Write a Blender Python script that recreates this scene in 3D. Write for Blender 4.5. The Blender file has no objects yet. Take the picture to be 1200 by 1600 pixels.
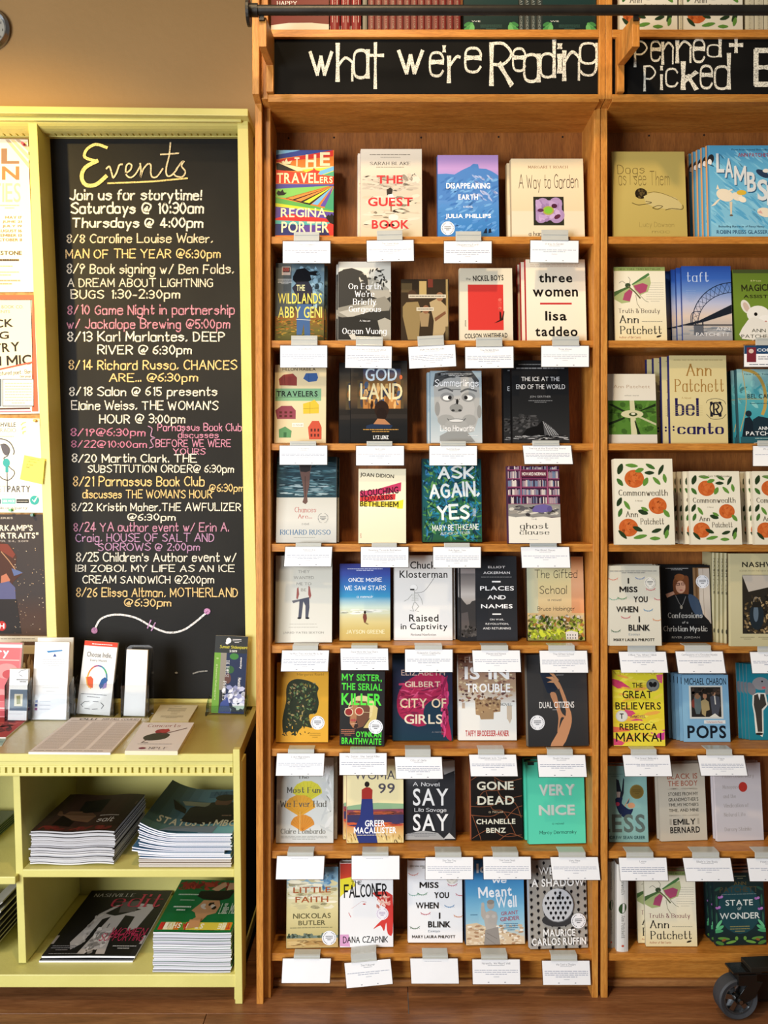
import bpy, math, random
from mathutils import Vector, Matrix
from mathutils.geometry import tessellate_polygon

# ---------------------------------------------------------------- camera, world, lights
S = bpy.context.scene
COL = S.collection
H = 1.35            # eye height
F = 1294.0          # focal length in pixels of the 1200x1600 frame
HY = 775.0          # row of the horizon
cd = bpy.data.cameras.new('camera'); cam = bpy.data.objects.new('camera', cd); COL.objects.link(cam)
cam.location = (0, 0, H); cam.rotation_euler = (math.pi/2, 0, 0)
cd.sensor_fit = 'VERTICAL'; cd.sensor_height = 36; cd.sensor_width = 27; cd.lens = 36*F/1600
cd.shift_y = -(800-HY)/1600; cd.clip_start = 0.05
S.camera = cam

w = bpy.data.worlds.new('world'); S.world = w; w.use_nodes = True
w.node_tree.nodes['Background'].inputs[0].default_value = (1.0, 0.93, 0.84, 1)
w.node_tree.nodes['Background'].inputs[1].default_value = 0.15

def light(kind, name, loc, target, power, color, **kw):
    l = bpy.data.lights.new(name, kind); l.energy = power; l.color = color
    for k, v in kw.items(): setattr(l, k, v)
    o = bpy.data.objects.new(name, l); COL.objects.link(o); o.location = loc
    o.rotation_euler = (Vector(target)-Vector(loc)).to_track_quat('-Z', 'Y').to_euler()
    return o
# daylight through the shop window behind the photographer
light('AREA', 'window_light', (-2.2, -0.9, 1.2), (0.0, 2.2, 0.5), 168, (0.90, 0.95, 1.0), shape='RECTANGLE', size=1.8, size_y=1.5)
# ceiling lamps
light('SPOT', 'ceiling_spot', (-0.2, 1.0, 3.6), (0.25, 2.25, 1.6), 110, (1.0, 0.71, 0.39), spot_size=1.45, spot_blend=0.9, shadow_soft_size=0.05)
light('SPOT', 'ceiling_spot', (-1.9, 1.3, 2.75), (-1.32, 2.75, 2.0), 260, (1.0, 0.68, 0.20), spot_size=1.1, spot_blend=1.0, shadow_soft_size=0.05)
light('SPOT', 'ceiling_spot', (-0.9, 0.2, 3.4), (0.3, 2.25, 1.4), 90, (1.0, 0.83, 0.60), spot_size=1.2, spot_blend=0.8, shadow_soft_size=0.12)
S.view_settings.view_transform = 'Standard'; S.view_settings.look = 'None'
S.view_settings.gamma = 1; S.view_settings.use_curve_mapping = False
S.view_settings.exposure = 0.0
try: S.cycles.max_bounces = 6; S.cycles.use_denoising = True
except Exception: pass

# ---------------------------------------------------------------- helpers
def P(px, py, Y): return Vector(((px-600)*Y/F, Y, H-(py-HY)*Y/F))     # photo pixel on the vertical plane at depth Y
def G(px, py, Z):                                                      # photo pixel on the level plane at height Z
    Y = (H-Z)*F/(py-HY); return Vector(((px-600)*Y/F, Y, Z))
def lin(h):
    h = h.lstrip('#'); h = ''.join(c*2 for c in h) if len(h) == 3 else h
    f = lambda v: v/12.92 if v <= .04045 else ((v+.055)/1.055)**2.4
    return tuple(f(int(h[i:i+2], 16)/255) for i in (0, 2, 4))+(1.0,)

def newmat(name):
    m = bpy.data.materials.new(name); m.use_nodes = True
    nt = m.node_tree; b = nt.nodes['Principled BSDF']
    return m, nt, b
def N(nt, t, **kw):
    n = nt.nodes.new(t)
    for k, v in kw.items():
        if k in n.inputs: n.inputs[k].default_value = v
        else: setattr(n, k, v)
    return n
def ramp(nt, stops):
    r = nt.nodes.new('ShaderNodeValToRGB'); e = r.color_ramp.elements
    while len(e) < len(stops): e.new(.5)
    for i, (p, c) in enumerate(stops): e[i].position = p; e[i].color = lin(c)
    return r
def wood(name, c0, c1, c2, sc=(1, 1, 14), rough=.42, scale=5.0, bump=.06, spec=.4):
    m, nt, b = newmat(name); L = nt.links.new
    tc = N(nt, 'ShaderNodeTexCoord'); mp = N(nt, 'ShaderNodeMapping'); mp.inputs['Scale'].default_value = sc
    n1 = N(nt, 'ShaderNodeTexNoise', Scale=scale, Detail=8.0, Roughness=.62, Distortion=.5)
    n2 = N(nt, 'ShaderNodeTexNoise', Scale=scale*9, Detail=4.0)
    r1 = ramp(nt, [(.28, c0), (.5, c1), (.72, c2)])
    oi = N(nt, 'ShaderNodeObjectInfo'); ad = N(nt, 'ShaderNodeVectorMath', operation='ADD')
    L(tc.outputs['Object'], mp.inputs[0]); L(mp.outputs[0], ad.inputs[0]); L(oi.outputs['Random'], ad.inputs[1])
    L(ad.outputs[0], n1.inputs['Vector']); L(ad.outputs[0], n2.inputs['Vector'])
    L(n1.outputs[0], r1.inputs[0])
    mx = N(nt, 'ShaderNodeMix', data_type='RGBA', blend_type='MULTIPLY'); mx.inputs[0].default_value = .35
    r2 = ramp(nt, [(.35, '#9a8a78'), (.6, '#ffffff')]); L(n2.outputs[0], r2.inputs[0])
    L(r1.outputs[0], mx.inputs[6]); L(r2.outputs[0], mx.inputs[7]); L(mx.outputs[2], b.inputs['Base Color'])
    bp = N(nt, 'ShaderNodeBump', Strength=bump, Distance=.01); L(n2.outputs[0], bp.inputs['Height']); L(bp.outputs[0], b.inputs['Normal'])
    b.inputs['Roughness'].default_value = rough; b.inputs['Specular IOR Level'].default_value = spec
    return m
def paint(name, c0, c1, scale=6., rough=.5, bump=.03, spec=.4, det=5., metal=0.):
    m, nt, b = newmat(name); L = nt.links.new
    tc = N(nt, 'ShaderNodeTexCoord'); n1 = N(nt, 'ShaderNodeTexNoise', Scale=scale, Detail=det)
    r1 = ramp(nt, [(.3, c0), (.7, c1)]); L(tc.outputs['Object'], n1.inputs['Vector']); L(n1.outputs[0], r1.inputs[0])
    L(r1.outputs[0], b.inputs['Base Color'])
    n2 = N(nt, 'ShaderNodeTexNoise', Scale=scale*25, Detail=3.); L(tc.outputs['Object'], n2.inputs['Vector'])
    bp = N(nt, 'ShaderNodeBump', Strength=bump, Distance=.01); L(n2.outputs[0], bp.inputs['Height']); L(bp.outputs[0], b.inputs['Normal'])
    b.inputs['Roughness'].default_value = rough; b.inputs['Specular IOR Level'].default_value = spec
    b.inputs['Metallic'].default_value = metal
    return m
def plastic(name, tint, gl=.10, rough=.08):
    m, nt, b = newmat(name); L = nt.links.new; nt.nodes.remove(b)
    t = N(nt, 'ShaderNodeBsdfTransparent'); t.inputs[0].default_value = tint
    g = N(nt, 'ShaderNodeBsdfGlossy'); g.inputs['Roughness'].default_value = rough
    lw = N(nt, 'ShaderNodeFresnel', IOR=1.45); mx = N(nt, 'ShaderNodeMixShader')
    mt = N(nt, 'ShaderNodeMath', operation='ADD'); mt.inputs[1].default_value = gl
    L(lw.outputs[0], mt.inputs[0]); L(mt.outputs[0], mx.inputs[0]); L(t.outputs[0], mx.inputs[1]); L(g.outputs[0], mx.inputs[2])
    L(mx.outputs[0], nt.nodes['Material Output'].inputs[0]); return m

M = {}
M['oak_h'] = wood('oak_h', '#a86824', '#c68234', '#d69645', (1.2, 8, 16))
M['oak_v'] = wood('oak_v', '#ae6f2a', '#cb873a', '#da9c4a', (16, 8, 1.2))
M['oak_in'] = wood('oak_in', '#7e4d20', '#96602a', '#a76e35', (2, 2, 10), rough=.5)
M['oak_back'] = wood('oak_back', '#7c4a1f', '#955b28', '#a86b31', (6, 2, .8), rough=.55)
M['floor'] = wood('floor_boards', '#6a4226', '#875836', '#a07048', (1, 11, 4), rough=.42, scale=3.2)
M['trim'] = wood('trim_wood', '#8a5a30', '#a06c3c', '#b07c4a', (1, 8, 12))
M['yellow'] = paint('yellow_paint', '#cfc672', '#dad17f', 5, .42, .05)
M['yellow_shade'] = paint('yellow_paint_shaded', '#b3aa5f', '#beb66b', 5, .5, .05)  # darker copy of the yellow, with the cabinet's interior shade put into the colour
M['counter'] = paint('counter_paint', '#a2924e', '#b4a45a', 4, .33, .05)
M['wall'] = paint('wall_paint', '#a98350', '#b28b58', 1.6, .75, .12)
M['cork'] = paint('cork', '#9c7448', '#c29a6a', 60, .9, .3)
M['black'] = paint('black_metal', '#15130f', '#24211b', 14, .42, .05)
M['chalkboard'] = paint('chalkboard', '#121110', '#1e1d1b', 3.5, .6, .03, spec=.2, det=9)
M['slate'] = paint('slate_board', '#0d0c0b', '#171614', 4, .8, .03, spec=.1, det=9)
M['gloss'] = paint('gloss_black', '#0d0c0b', '#171513', 9, .16, .02, spec=.6)
M['rubber'] = paint('rubber', '#2c2e31', '#3a3c40', 20, .6, .05)
M['chrome'] = paint('grey_metal', '#8a8c8e', '#b0b2b4', 9, .25, .0, metal=1.)
M['hub'] = paint('dark_hub', '#3b3c3e', '#707274', 12, .25, .0, metal=.7)
M['paper'] = paint('paper_pages', '#d9d2c0', '#e9e3d4', 90, .8, .02)
M['white'] = paint('white_paper', '#f4f4f4', '#fbfbfb', 8, .6, .0)
M['clip'] = paint('clip_plastic', '#b4b6b0', '#cccdc6', 7, .2, .0, spec=.6)
M['clear'] = plastic('clear_plastic', (.97, .975, .975, 1), .015)
M['sleeve'] = plastic('sleeve_plastic', (.80, .80, .80, 1), .08, .15)
M['green_clear'] = plastic('green_clear_plastic', (.84, .93, .87, 1), .02)
M['hole'] = paint('hole_shade_dark', '#120a05', '#1c1008', 9, .9, .0)
m, nt, b = newmat('print'); a = N(nt, 'ShaderNodeAttribute', attribute_name='Col'); nt.links.new(a.outputs['Color'], b.inputs['Base Color'])
b.inputs['Roughness'].default_value = .42; b.inputs['Specular IOR Level'].default_value = .16; M['print'] = m
m, nt, b = newmat('matte_print'); a = N(nt, 'ShaderNodeAttribute', attribute_name='Col'); nt.links.new(a.outputs['Color'], b.inputs['Base Color'])
b.inputs['Roughness'].default_value = .8; M['mprint'] = m
# chalk: powdery strokes, the board shows through the gaps
m, nt, b = newmat('chalk'); L = nt.links.new
a = N(nt, 'ShaderNodeAttribute', attribute_name='Col'); tc = N(nt, 'ShaderNodeTexCoord')
n1 = N(nt, 'ShaderNodeTexNoise', Scale=420., Detail=2.); r1 = ramp(nt, [(.36, '#8d8d8d'), (.52, '#ffffff')])
L(tc.outputs['Object'], n1.inputs['Vector']); L(n1.outputs[0], r1.inputs[0])
mx = N(nt, 'ShaderNodeMix', data_type='RGBA', blend_type='MULTIPLY'); mx.inputs[0].default_value = 1.
L(a.outputs['Color'], mx.inputs[6]); L(r1.outputs[0], mx.inputs[7]); L(mx.outputs[2], b.inputs['Base Color'])
b.inputs['Roughness'].default_value = .95; M['chalk'] = m
_cc = {}
def cmat(h, rough=.45):
    k = (h, rough)
    if k not in _cc:
        m, nt, b = newmat('paper_'+h.strip('#')); b.inputs['Base Color'].default_value = lin(h)
        b.inputs['Roughness'].default_value = rough; b.inputs['Specular IOR Level'].default_value = .35; _cc[k] = m
    return _cc[k]

def tag(o, label=None, cat=None, group=None, kind=None):
    if label: o['label'] = label
    if cat: o['category'] = cat
    if group: o['group'] = group
    if kind: o['kind'] = kind
    return o
def empty(name, loc, label=None, cat=None, group=None, rot=None, kind=None):
    o = bpy.data.objects.new(name, None); COL.objects.link(o); o.location = loc; o.empty_display_size = .02
    if rot: o.rotation_euler = rot
    return tag(o, label, cat, group, kind)

class MB:
    def __init__(s, org=(0, 0, 0)): s.v = []; s.f = []; s.o = Vector(org); s.smooth = False
    def add(s, vs, fs):
        n = len(s.v); s.v += [tuple(Vector(p)-s.o) for p in vs]; s.f += [tuple(i+n for i in f) for f in fs]; return s
    def box(s, x0, x1, y0, y1, z0, z1):
        return s.add([(x0,y0,z0),(x1,y0,z0),(x1,y1,z0),(x0,y1,z0),(x0,y0,z1),(x1,y0,z1),(x1,y1,z1),(x0,y1,z1)],
                     [(0,3,2,1),(4,5,6,7),(0,1,5,4),(1,2,6,5),(2,3,7,6),(3,0,4,7)])
    def prism(s, pts, off):            # polygon pts (3d) extruded by vector off
        n = len(pts); off = Vector(off); pts = [Vector(p) for p in pts]
        nrm = sum((a.cross(b) for a, b in zip(pts, pts[1:]+pts[:1])), Vector())
        if nrm.dot(off) > 0: pts = pts[::-1]
        vs = pts+[p+off for p in pts]
        fs = [tuple(range(n)), tuple(range(2*n-1, n-1, -1))]+[(i, i+n, (i+1) % n+n, (i+1) % n) for i in range(n)]
        return s.add(vs, fs)
    def front(s, px, Y, t):            # px: [(x,y)..] measured on plane Y, extruded back by t
        return s.prism([P(x, y, Y) for x, y in px], (0, t, 0))
    def cyl(s, a, b, r, n=16, r2=None, cap=True):
        a, b = Vector(a), Vector(b); d = (b-a).normalized(); u = d.orthogonal().normalized(); w = d.cross(u)
        r2 = r if r2 is None else r2
        vs = [a+r*(u*math.cos(t)+w*math.sin(t)) for t in [2*math.pi*i/n for i in range(n)]]
        vs += [b+r2*(u*math.cos(t)+w*math.sin(t)) for t in [2*math.pi*i/n for i in range(n)]]
        fs = [(i, (i+1) % n, (i+1) % n+n, i+n) for i in range(n)]
        if cap: fs += [tuple(range(n-1, -1, -1)), tuple(range(n, 2*n))]
        return s.add(vs, fs)
    def lathe(s, prof, c, ax, n=32):   # prof [(r, h)] closed loop around axis ax through c
        c, d = Vector(c), Vector(ax).normalized(); u = d.orthogonal().normalized(); w = d.cross(u); k = len(prof)
        vs = []
        for i in range(n):
            t = 2*math.pi*i/n
            for r, h in prof: vs.append(c+d*h+r*(u*math.cos(t)+w*math.sin(t)))
        fs = [(i*k+j, ((i+1) % n)*k+j, ((i+1) % n)*k+(j+1) % k, i*k+(j+1) % k) for i in range(n) for j in range(k)]
        return s.add(vs, fs)
    def tube(s, pts, r, n=8):
        for a, b in zip(pts, pts[1:]): s.cyl(a, b, r, n)
        return s
    def obj(s, name, mat, parent=None, loc=None, bevel=0, smooth=False):
        me = bpy.data.meshes.new(name); me.from_pydata(s.v, [], s.f); me.materials.append(mat)
        if smooth:
            for p in me.polygons: p.use_smooth = True
        me.update()
        o = bpy.data.objects.new(name, me); COL.objects.link(o)
        o.location = loc if loc is not None else ((0, 0, 0) if parent else s.o)
        if parent: o.parent = parent
        if bevel:
            md = o.modifiers.new('bevel', 'BEVEL'); md.width = bevel; md.segments = 2; md.limit_method = 'ANGLE'
        if smooth:
            md = o.modifiers.new('norm', 'EDGE_SPLIT'); md.split_angle = .7
        return o

# ---------------------------------------------------------------- lettering
GL = {'A':"033b63 1656",'B':"030b ~0b3b593707 ~0737553303",'C':"~5a3b1a0806143354",'D':"030b ~0b2b4a5856442303",'E':"5b0b0353 0747",
'F':"5b0b03 0747",'G':"~5a3b1a0806143354 545737",'H':"030b 535b 0757",'I':"030b",'J':"4b45 ~45332304",'K':"030b 5b06 1753",'L':"0b0353",
'M':"030b356b63",'N':"030b535b",'O':"~3b1a080614335466685a3b",'P':"030b ~0b3b593707",'Q':"~3b1a080614335466685a3b 4562",
'R':"030b ~0b3b593707 2753",'S':"~5a3b0937553304",'T':"0b6b 3b33",'\u2020':"2b20 0848",'U':"~0b052333555b",'V':"0b336b",'W':"0b2349638b",'X':"0b63 036b",
'Y':"0b376b 3733",'Z':"0b5b0353",'a':"~4738180704133344 4843",'b':"0b03 ~0718384744331304",'c':"~4738180704133344",'d':"~4738180704133344 4b43",
'e':"0646 ~464738180704133344",'f':"~3b2b1913 0838",'g':"~4738180704133344 ~4842301001",'h':"0b03 ~0628474643",'i':"0803 0a0b",
'j':"~28221001 2a2b",'k':"0b03 3805 1733",'l':"0b03",'m':"0803 ~0618373633 ~3648676663",'n':"0803 ~0628474643",
'o':"~28180704133344473828",'p':"0800 ~0718384744331304",'q':"~4738180704133344 4840",'r':"0803 ~062838",'s':"~47280726452304",
't':"~1b142334 0838",'u':"~08052345 4843",'v':"082348",'w':"0823374368",'x':"0843 0348",'y':"0823 4810",'z':"08480343",
'0':"~2b1a08061423344648 3a2b".replace(' ',''),'1':"1a2b23",'2':"~0a1b3b4903 0343",'3':"~0a2b493717 ~1737452304",'4':"3b0555 3b33",'5':"4b0b07 ~0728452304",
'6':"~4b190523452706",'7':"0b4b13",'8':"~2b092745230527492b",'9':"~492b092749 ~492713",'@':"~484655786a3b1a07143353 ~4837263546",
':':"0708 0304",'.':"0304",',':"1403",'-':"0636",'/':"034b","'":"0b09",'!':"0b06 0304",'}':"~0b1a18271614030 3".replace(' ',''),
'&':"~530a1b2b390605133357",'+':"0646 2824",'"':"0b09 1b19",'#':"2b13 4b33 0949 0545"}
def gstrokes(ch):
    out = []
    for tk in GL.get(ch, '').split():
        sm = tk[0] == '~'; tk = tk.lstrip('~')
        pts = [(int(tk[i]), int(tk[i+1], 16)-3) for i in range(0, len(tk)-1, 2)]
        out.append((smooth(pts) if sm else pts, sm))
    return out
def smooth(pts, k=4):
    p = [pts[0]]+list(pts)+[pts[-1]]
    if pts[0] == pts[-1] and len(pts) > 3: p[0] = pts[-2]; p[-1] = pts[1]
    out = []
    for i in range(1, len(p)-2):
        for j in range(k):
            t = j/k
            out.append(tuple(.5*((2*p[i][a])+(-p[i-1][a]+p[i+1][a])*t+(2*p[i-1][a]-5*p[i][a]+4*p[i+1][a]-p[i+2][a])*t*t
                                 +(-p[i-1][a]+3*p[i][a]-3*p[i+1][a]+p[i+2][a])*t**3) for a in (0, 1)))
    out.append(tuple(pts[-1])); return out
def ribbon(pts, w, contrast=0, flare=0, asp=1.):   # 2d ribbon -> (verts, quads)
    n = len(pts); vs = []; q = []
    if n < 2: return [], []
    for i in range(n):
        a, b = pts[max(i-1, 0)], pts[min(i+1, n-1)]
        dx, dy = b[0]-a[0], b[1]-a[1]; l = math.hypot(dx, dy) or 1; dx /= l; dy /= l
        ww = w/2
        if contrast: ww *= (1-contrast)+contrast*abs(dy)
        if flare: ww *= 1+flare*abs(i/(n-1)-.5)*2
        m = 1.
        if 0 < i < n-1:
            e = (pts[i][0]-a[0], pts[i][1]-a[1]); le = math.hypot(*e) or 1
            m = 1/max(.5, abs((e[0]*dx+e[1]*dy)/le))
        x, y = pts[i]
        if i == 0: x -= dx*w*.35; y -= dy*w*.35
        if i == n-1: x += dx*w*.35; y += dy*w*.35
        vs += [(x-dy*ww*m*asp, y+dx*ww*m), (x+dy*ww*m*asp, y-dx*ww*m)]
    for i in range(n-1): q.append((2*i, 2*i+1, 2*i+3, 2*i+2))
    return vs, q
_bf = {}
def bglyph(ch, bold):
    k = (ch, bold)
    if ch == 'M' and k not in _bf:
        V = []; Fc = []; wd = .085+.03*bold
        for i, sg in enumerate([[(0, .03), (0, .67)], [(.02, .66), (.33, .2)], [(.33, .2), (.64, .66)], [(.66, .67), (.66, .03)]]):
            v, q = ribbon(sg, wd); n = len(V); V += [(p[0], p[1], i) for p in v]; Fc += [tuple(j+n for j in f) for f in q]
        _bf[k] = (V, Fc)
    if k not in _bf:
        c = bpy.data.curves.new('glyph', 'FONT'); c.body = ch; c.size = 1; c.resolution_u = 3; c.offset = {0: 0, 1: .012, 2: .024}[bold]*(.35 if ch in 'MW' else 1)
        o = bpy.data.objects.new('glyph', c); me = o.to_mesh()
        vs = [(v.co.x, v.co.y) for v in me.vertices]; fs = [tuple(p.vertices) for p in me.polygons]
        o.to_mesh_clear(); bpy.data.objects.remove(o); bpy.data.curves.remove(c)
        _bf[k] = (vs, fs)
    return _bf[k]
def layout(txt, font, wt=None, rnd=None, track=0):
    """returns verts2d, faces, with free scale (font 'S' sans, 'B' bold, 'X' heavy, 'H' hand, 'R' roman, 'C' chunky chalk)"""
    V = []; Fc = []; x = 0; zo = 0
    if font in 'SBX':
        b = 'SBX'.index(font)
        for ch in txt:
            if ch == ' ': x += .3; continue
            vs, fs = bglyph(ch, b)
            if not vs: x += .3; continue
            mn = min(v[0] for v in vs); mxx = max(v[0] for v in vs); n = len(V)
            V += [(v[0]-mn+x,)+tuple(v[1:]) for v in vs]; Fc += [tuple(i+n for i in f) for f in fs]
            x += mxx-mn+.085+track
        return V, Fc
    wt = wt or {'H': .85, 'R': 1.15, 'C': 1.15, 'T': .5}[font]
    rg = rnd or random.Random(len(txt)*7+3)
    for ch in txt:
        if ch == ' ': x += 3.4; continue
        st = gstrokes(ch); mw = 0
        dy = rg.uniform(-.25, .25) if font in 'HC' else 0; sl = rg.uniform(-.03, .05) if font in 'HCT' else 0
        sc = rg.uniform(.94, 1.06) if font in 'HC' else 1
        for pts, sm in st:
            mw = max(mw, max(p[0] for p in pts))
            pts = [(p[0]*sc+x+sl*p[1], p[1]*sc+dy) for p in pts]
            if len(pts) == 2 and font == 'C': pts = [pts[0], ((pts[0][0]+pts[1][0])/2, (pts[0][1]+pts[1][1])/2), pts[1]]
            if not sm and len(pts) > 3 - (font != 'C'):            # sharp corners: split into separate bars
                segs = [pts[i:i+2] for i in range(len(pts)-1)]
            else: segs = [pts]
            for sg in segs:
                vs, q = ribbon(sg, wt*(.72 if font == 'C' and sm else 1), .72 if font == 'R' else 0, .45 if font == 'C' and not sm else 0)
                n = len(V); zo += 1; V += [(v[0], v[1], zo % 9) for v in vs]; Fc += [tuple(i+n for i in f) for f in q]
                if font == 'R' and len(sg) == 2 and abs(sg[1][1]-sg[0][1]) > 2:
                    for e in sg:
                        if abs(e[1]-dy) < .1 or e[1] > 4.5:
                            n = len(V); V += [(e[0]-1, e[1]-.12, 9), (e[0]+1, e[1]-.12, 9), (e[0]+1, e[1]+.22, 9), (e[0]-1, e[1]+.22, 9)]
                            Fc.append((n, n+1, n+2, n+3))
        x += mw+(1.9 if font != 'R' else 2.5)+track
    return V, Fc

class Art:
    """flat print laid on a rectangle; coordinates in the units of the rectangle x0,y0,x1,y1 (y down)."""
    def __init__(s, rect, fn, step=.00006):
        s.x0, s.y0, s.x1, s.y1 = rect; s.fn = fn; s.V = []; s.F = []; s.C = []; s.k = 1; s.step = step; s.clip = True
    def _em(s, pts, faces, cols):
        n = len(s.V); d = s.k*s.step
        if s.clip: pts = [(min(max(p[0], s.x0), s.x1), min(max(p[1], s.y0), s.y1))+tuple(p[2:]) for p in pts]
        for p in pts: s.V.append(tuple(s.fn((p[0]-s.x0)/(s.x1-s.x0), (p[1]-s.y0)/(s.y1-s.y0), d+(p[2]*.000006 if len(p) > 2 else 0))))
        for f in faces:
            s.F.append(tuple(i+n for i in f))
            for i in f: s.C.append(cols[i] if isinstance(cols, list) else cols)
        s.k += 1
    def r(s, x0, y0, x1, y1, c): s._em([(x0, y1), (x1, y1), (x1, y0), (x0, y0)], [(0, 1, 2, 3)], lin(c)); return s
    def g(s, x0, y0, x1, y1, cs, hor=False):
        n = len(cs); pts = []; cols = []
        for i, c in enumerate(cs):
            t = i/(n-1)
            pts += [(x0+(x1-x0)*t, y1), (x0+(x1-x0)*t, y0)] if hor else [(x0, y0+(y1-y0)*t), (x1, y0+(y1-y0)*t)]
            cols += [lin(c)]*2
        s._em(pts, [(2*i, 2*i+2, 2*i+3, 2*i+1) for i in range(n-1)], cols); return s
    def bg(s, *cs):
        if len(cs) == 1: return s.r(s.x0, s.y0, s.x1, s.y1, cs[0])
        return s.g(s.x0, s.y0, s.x1, s.y1, list(cs))
    def p(s, pts, c, sm=False):
        pts = [(pts[i], pts[i+1]) for i in range(0, len(pts), 2)]
        if sm: pts = smooth(pts+[pts[0]], 3)[:-1]
        t = tessellate_polygon([[Vector((x, y, 0)) for x, y in pts]])
        s._em(pts, [tuple(f)[::-1] if _area([pts[i] for i in f]) < 0 else tuple(f) for f in t], lin(c)); return s
    def e(s, cx, cy, rx, ry, c, rot=0, n=20):
        cr, sr = math.cos(rot), math.sin(rot)
        pts = [(cx+rx*math.cos(t)*cr-ry*math.sin(t)*sr, cy+rx*math.cos(t)*sr+ry*math.sin(t)*cr) for t in [-2*math.pi*i/n for i in range(n)]]
        s._em(pts, [tuple(range(n))], lin(c)); return s
    def l(s, pts, w, c, sm=False):
        pts = [(pts[i], pts[i+1]) for i in range(0, len(pts), 2)]
        if sm: pts = smooth(pts)
        vs, q = ribbon(pts, w); s._em(vs, q, lin(c)); return s
    def t(s, txt, x0, y0, x1, y1, c, f='B', wt=None, rot=0, c2=None):
        V, Fc = layout(txt, f, wt)
        if not V: return s
        ax, bx = min(v[0] for v in V), max(v[0] for v in V); ay, by = min(v[1] for v in V), max(v[1] for v in V)
        cx, cy = (x0+x1)/2, (y0+y1)/2; cr, sr = math.cos(rot), math.sin(rot); pts = []
        for v in V:
            X = x0+(v[0]-ax)/(bx-ax or 1)*(x1-x0); Yy = y1-(v[1]-ay)/(by-ay or 1)*(y1-y0)
            dx, dy = X-cx, Yy-cy; pts.append((cx+dx*cr-dy*sr, cy+dx*sr+dy*cr)+tuple(v[2:]))
        cols = lin(c)
        if c2:
            c2 = lin(c2); cols = [tuple(lin(c)[k]*(1-t)+c2[k]*t for k in range(4)) for t in [(p[1]-y0)/(y1-y0 or 1) for p in pts]]
        s._em(pts, Fc, cols); return s
    def m(s, x0, y0, x1, y1, n, c, seed=1, w=None, center=True):        # lines of text too small to read
        R = random.Random(seed); lh = (y1-y0)/n; pts = []; fs = []
        for i in range(n):
            a, b_ = (x0, x1) if not (center and i == n-1 and n > 1) else (x0+(x1-x0)*.25, x1-(x1-x0)*.25)
            y = y0+lh*(i+.5); x = a; hh = (w or lh*.4)/2
            while x < b_-1e-6:
                l = min(R.uniform(.04, .13)*(x1-x0), b_-x); k = len(pts)
                pts += [(x, y+hh), (x+l*.86, y+hh), (x+l*.86, y-hh), (x, y-hh)]; fs.append((k, k+1, k+2, k+3)); x += l
        s._em(pts, fs, lin(c)); return s
    def n(s, x0, y0, x1, y1, cols, cnt, sx, sy=None, seed=1, ang=(0, 3.14), ns=6):   # scattered brush marks
        R = random.Random(seed); sy = sy or sx
        for lay in range(4):
            pts = []; fs = []; cc = []
            for i in range(cnt//4+1):
                a, b_ = sx*R.uniform(.5, 1.2), sy*R.uniform(.5, 1.2); t0 = R.uniform(*ang)
                m = min(max(a, b_), (x1-x0)/2, (y1-y0)/2)
                cx, cy = R.uniform(x0+m*.6, x1-m*.6), R.uniform(y0+m*.6, y1-m*.6); c = lin(R.choice(cols)); k = len(pts)
                for j in range(ns):
                    t = -2*math.pi*j/ns; X, Yy = a*math.cos(t), b_*math.sin(t)
                    pts.append((min(max(cx+X*math.cos(t0)-Yy*math.sin(t0), x0), x1), min(max(cy+X*math.sin(t0)+Yy*math.cos(t0), y0), y1)))
                    cc.append(c)
                fs.append(tuple(range(k, k+ns)))
            s._em(pts, fs, cc)
        return s
    def seal(s, cx, cy, r, c='#eceef2', ink='#55585e'):
        s.e(cx, cy, r, r, c)
        for i in range(22):
            t = 2*math.pi*i/22
            if i in (5, 6, 16, 17): continue
            s.e(cx+math.cos(t)*r*.8, cy+math.sin(t)*r*.8, r*.07, r*.07, ink, 0, 5)
        s.m(cx-r*.5, cy-r*.35, cx+r*.5, cy+r*.35, 3, ink, 3); return s
    def obj(s, name, parent, org=(0, 0, 0), mat='print'):
        me = bpy.data.meshes.new(name); org = Vector(org)
        me.from_pydata([tuple(Vector(v)-org) for v in s.V], [], s.F); me.materials.append(M[mat])
        ca = me.color_attributes.new('Col', 'FLOAT_COLOR', 'CORNER')
        ca.data.foreach_set('color', [x for c in s.C for x in c]); me.update()
        o = bpy.data.objects.new(name, me); COL.objects.link(o)
        if parent: o.parent = parent
        return o
def _area(p): return -sum(a[0]*b[1]-b[0]*a[1] for a, b in zip(p, p[1:]+p[:1]))
def plane_art(px_rect, Y, dirn=-1):
    """art drawn in photo pixels on the vertical plane at depth Y"""
    x0, y0, x1, y1 = px_rect
    def fn(u, v, d): q = P(x0+(x1-x0)*u, y0+(y1-y0)*v, Y); q.y -= d; return q
    return Art(px_rect, fn)

# ---------------------------------------------------------------- the setting
YE, YS, YH, YK = 2.20, 2.228, 2.18, 2.366        # end panel, stile, header and back-panel depths of the bookcases
YC, YF, YW = 2.20, 2.648, 2.78                   # counter front, hutch frame front, wall
tag(MB().box(-2.6, 2.6, YW, YW+.1, -.02, 3.2).obj('wall_back', M['wall']), kind='structure')
fl = empty('floor', (0, 0, 0), kind='structure')
rg = random.Random(5); y = YW; bw = .124
while y > -1.0:
    x = -2.6-rg.uniform(0, 1.2)
    while x < 2.6:
        L_ = rg.uniform(1.0, 1.7)
        if abs(y-2.284) < .08: L_ = 1.42 if x < -1 else L_
        o = MB((x, y, 0)).box(x+.0008, x+L_-.0008, y-bw+.0008, y-.0008, -.02, -rg.uniform(0, .0006)).obj('plank', M['floor'], fl, loc=(x, y, 0), bevel=.0012)
        x += L_
    y -= bw

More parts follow.
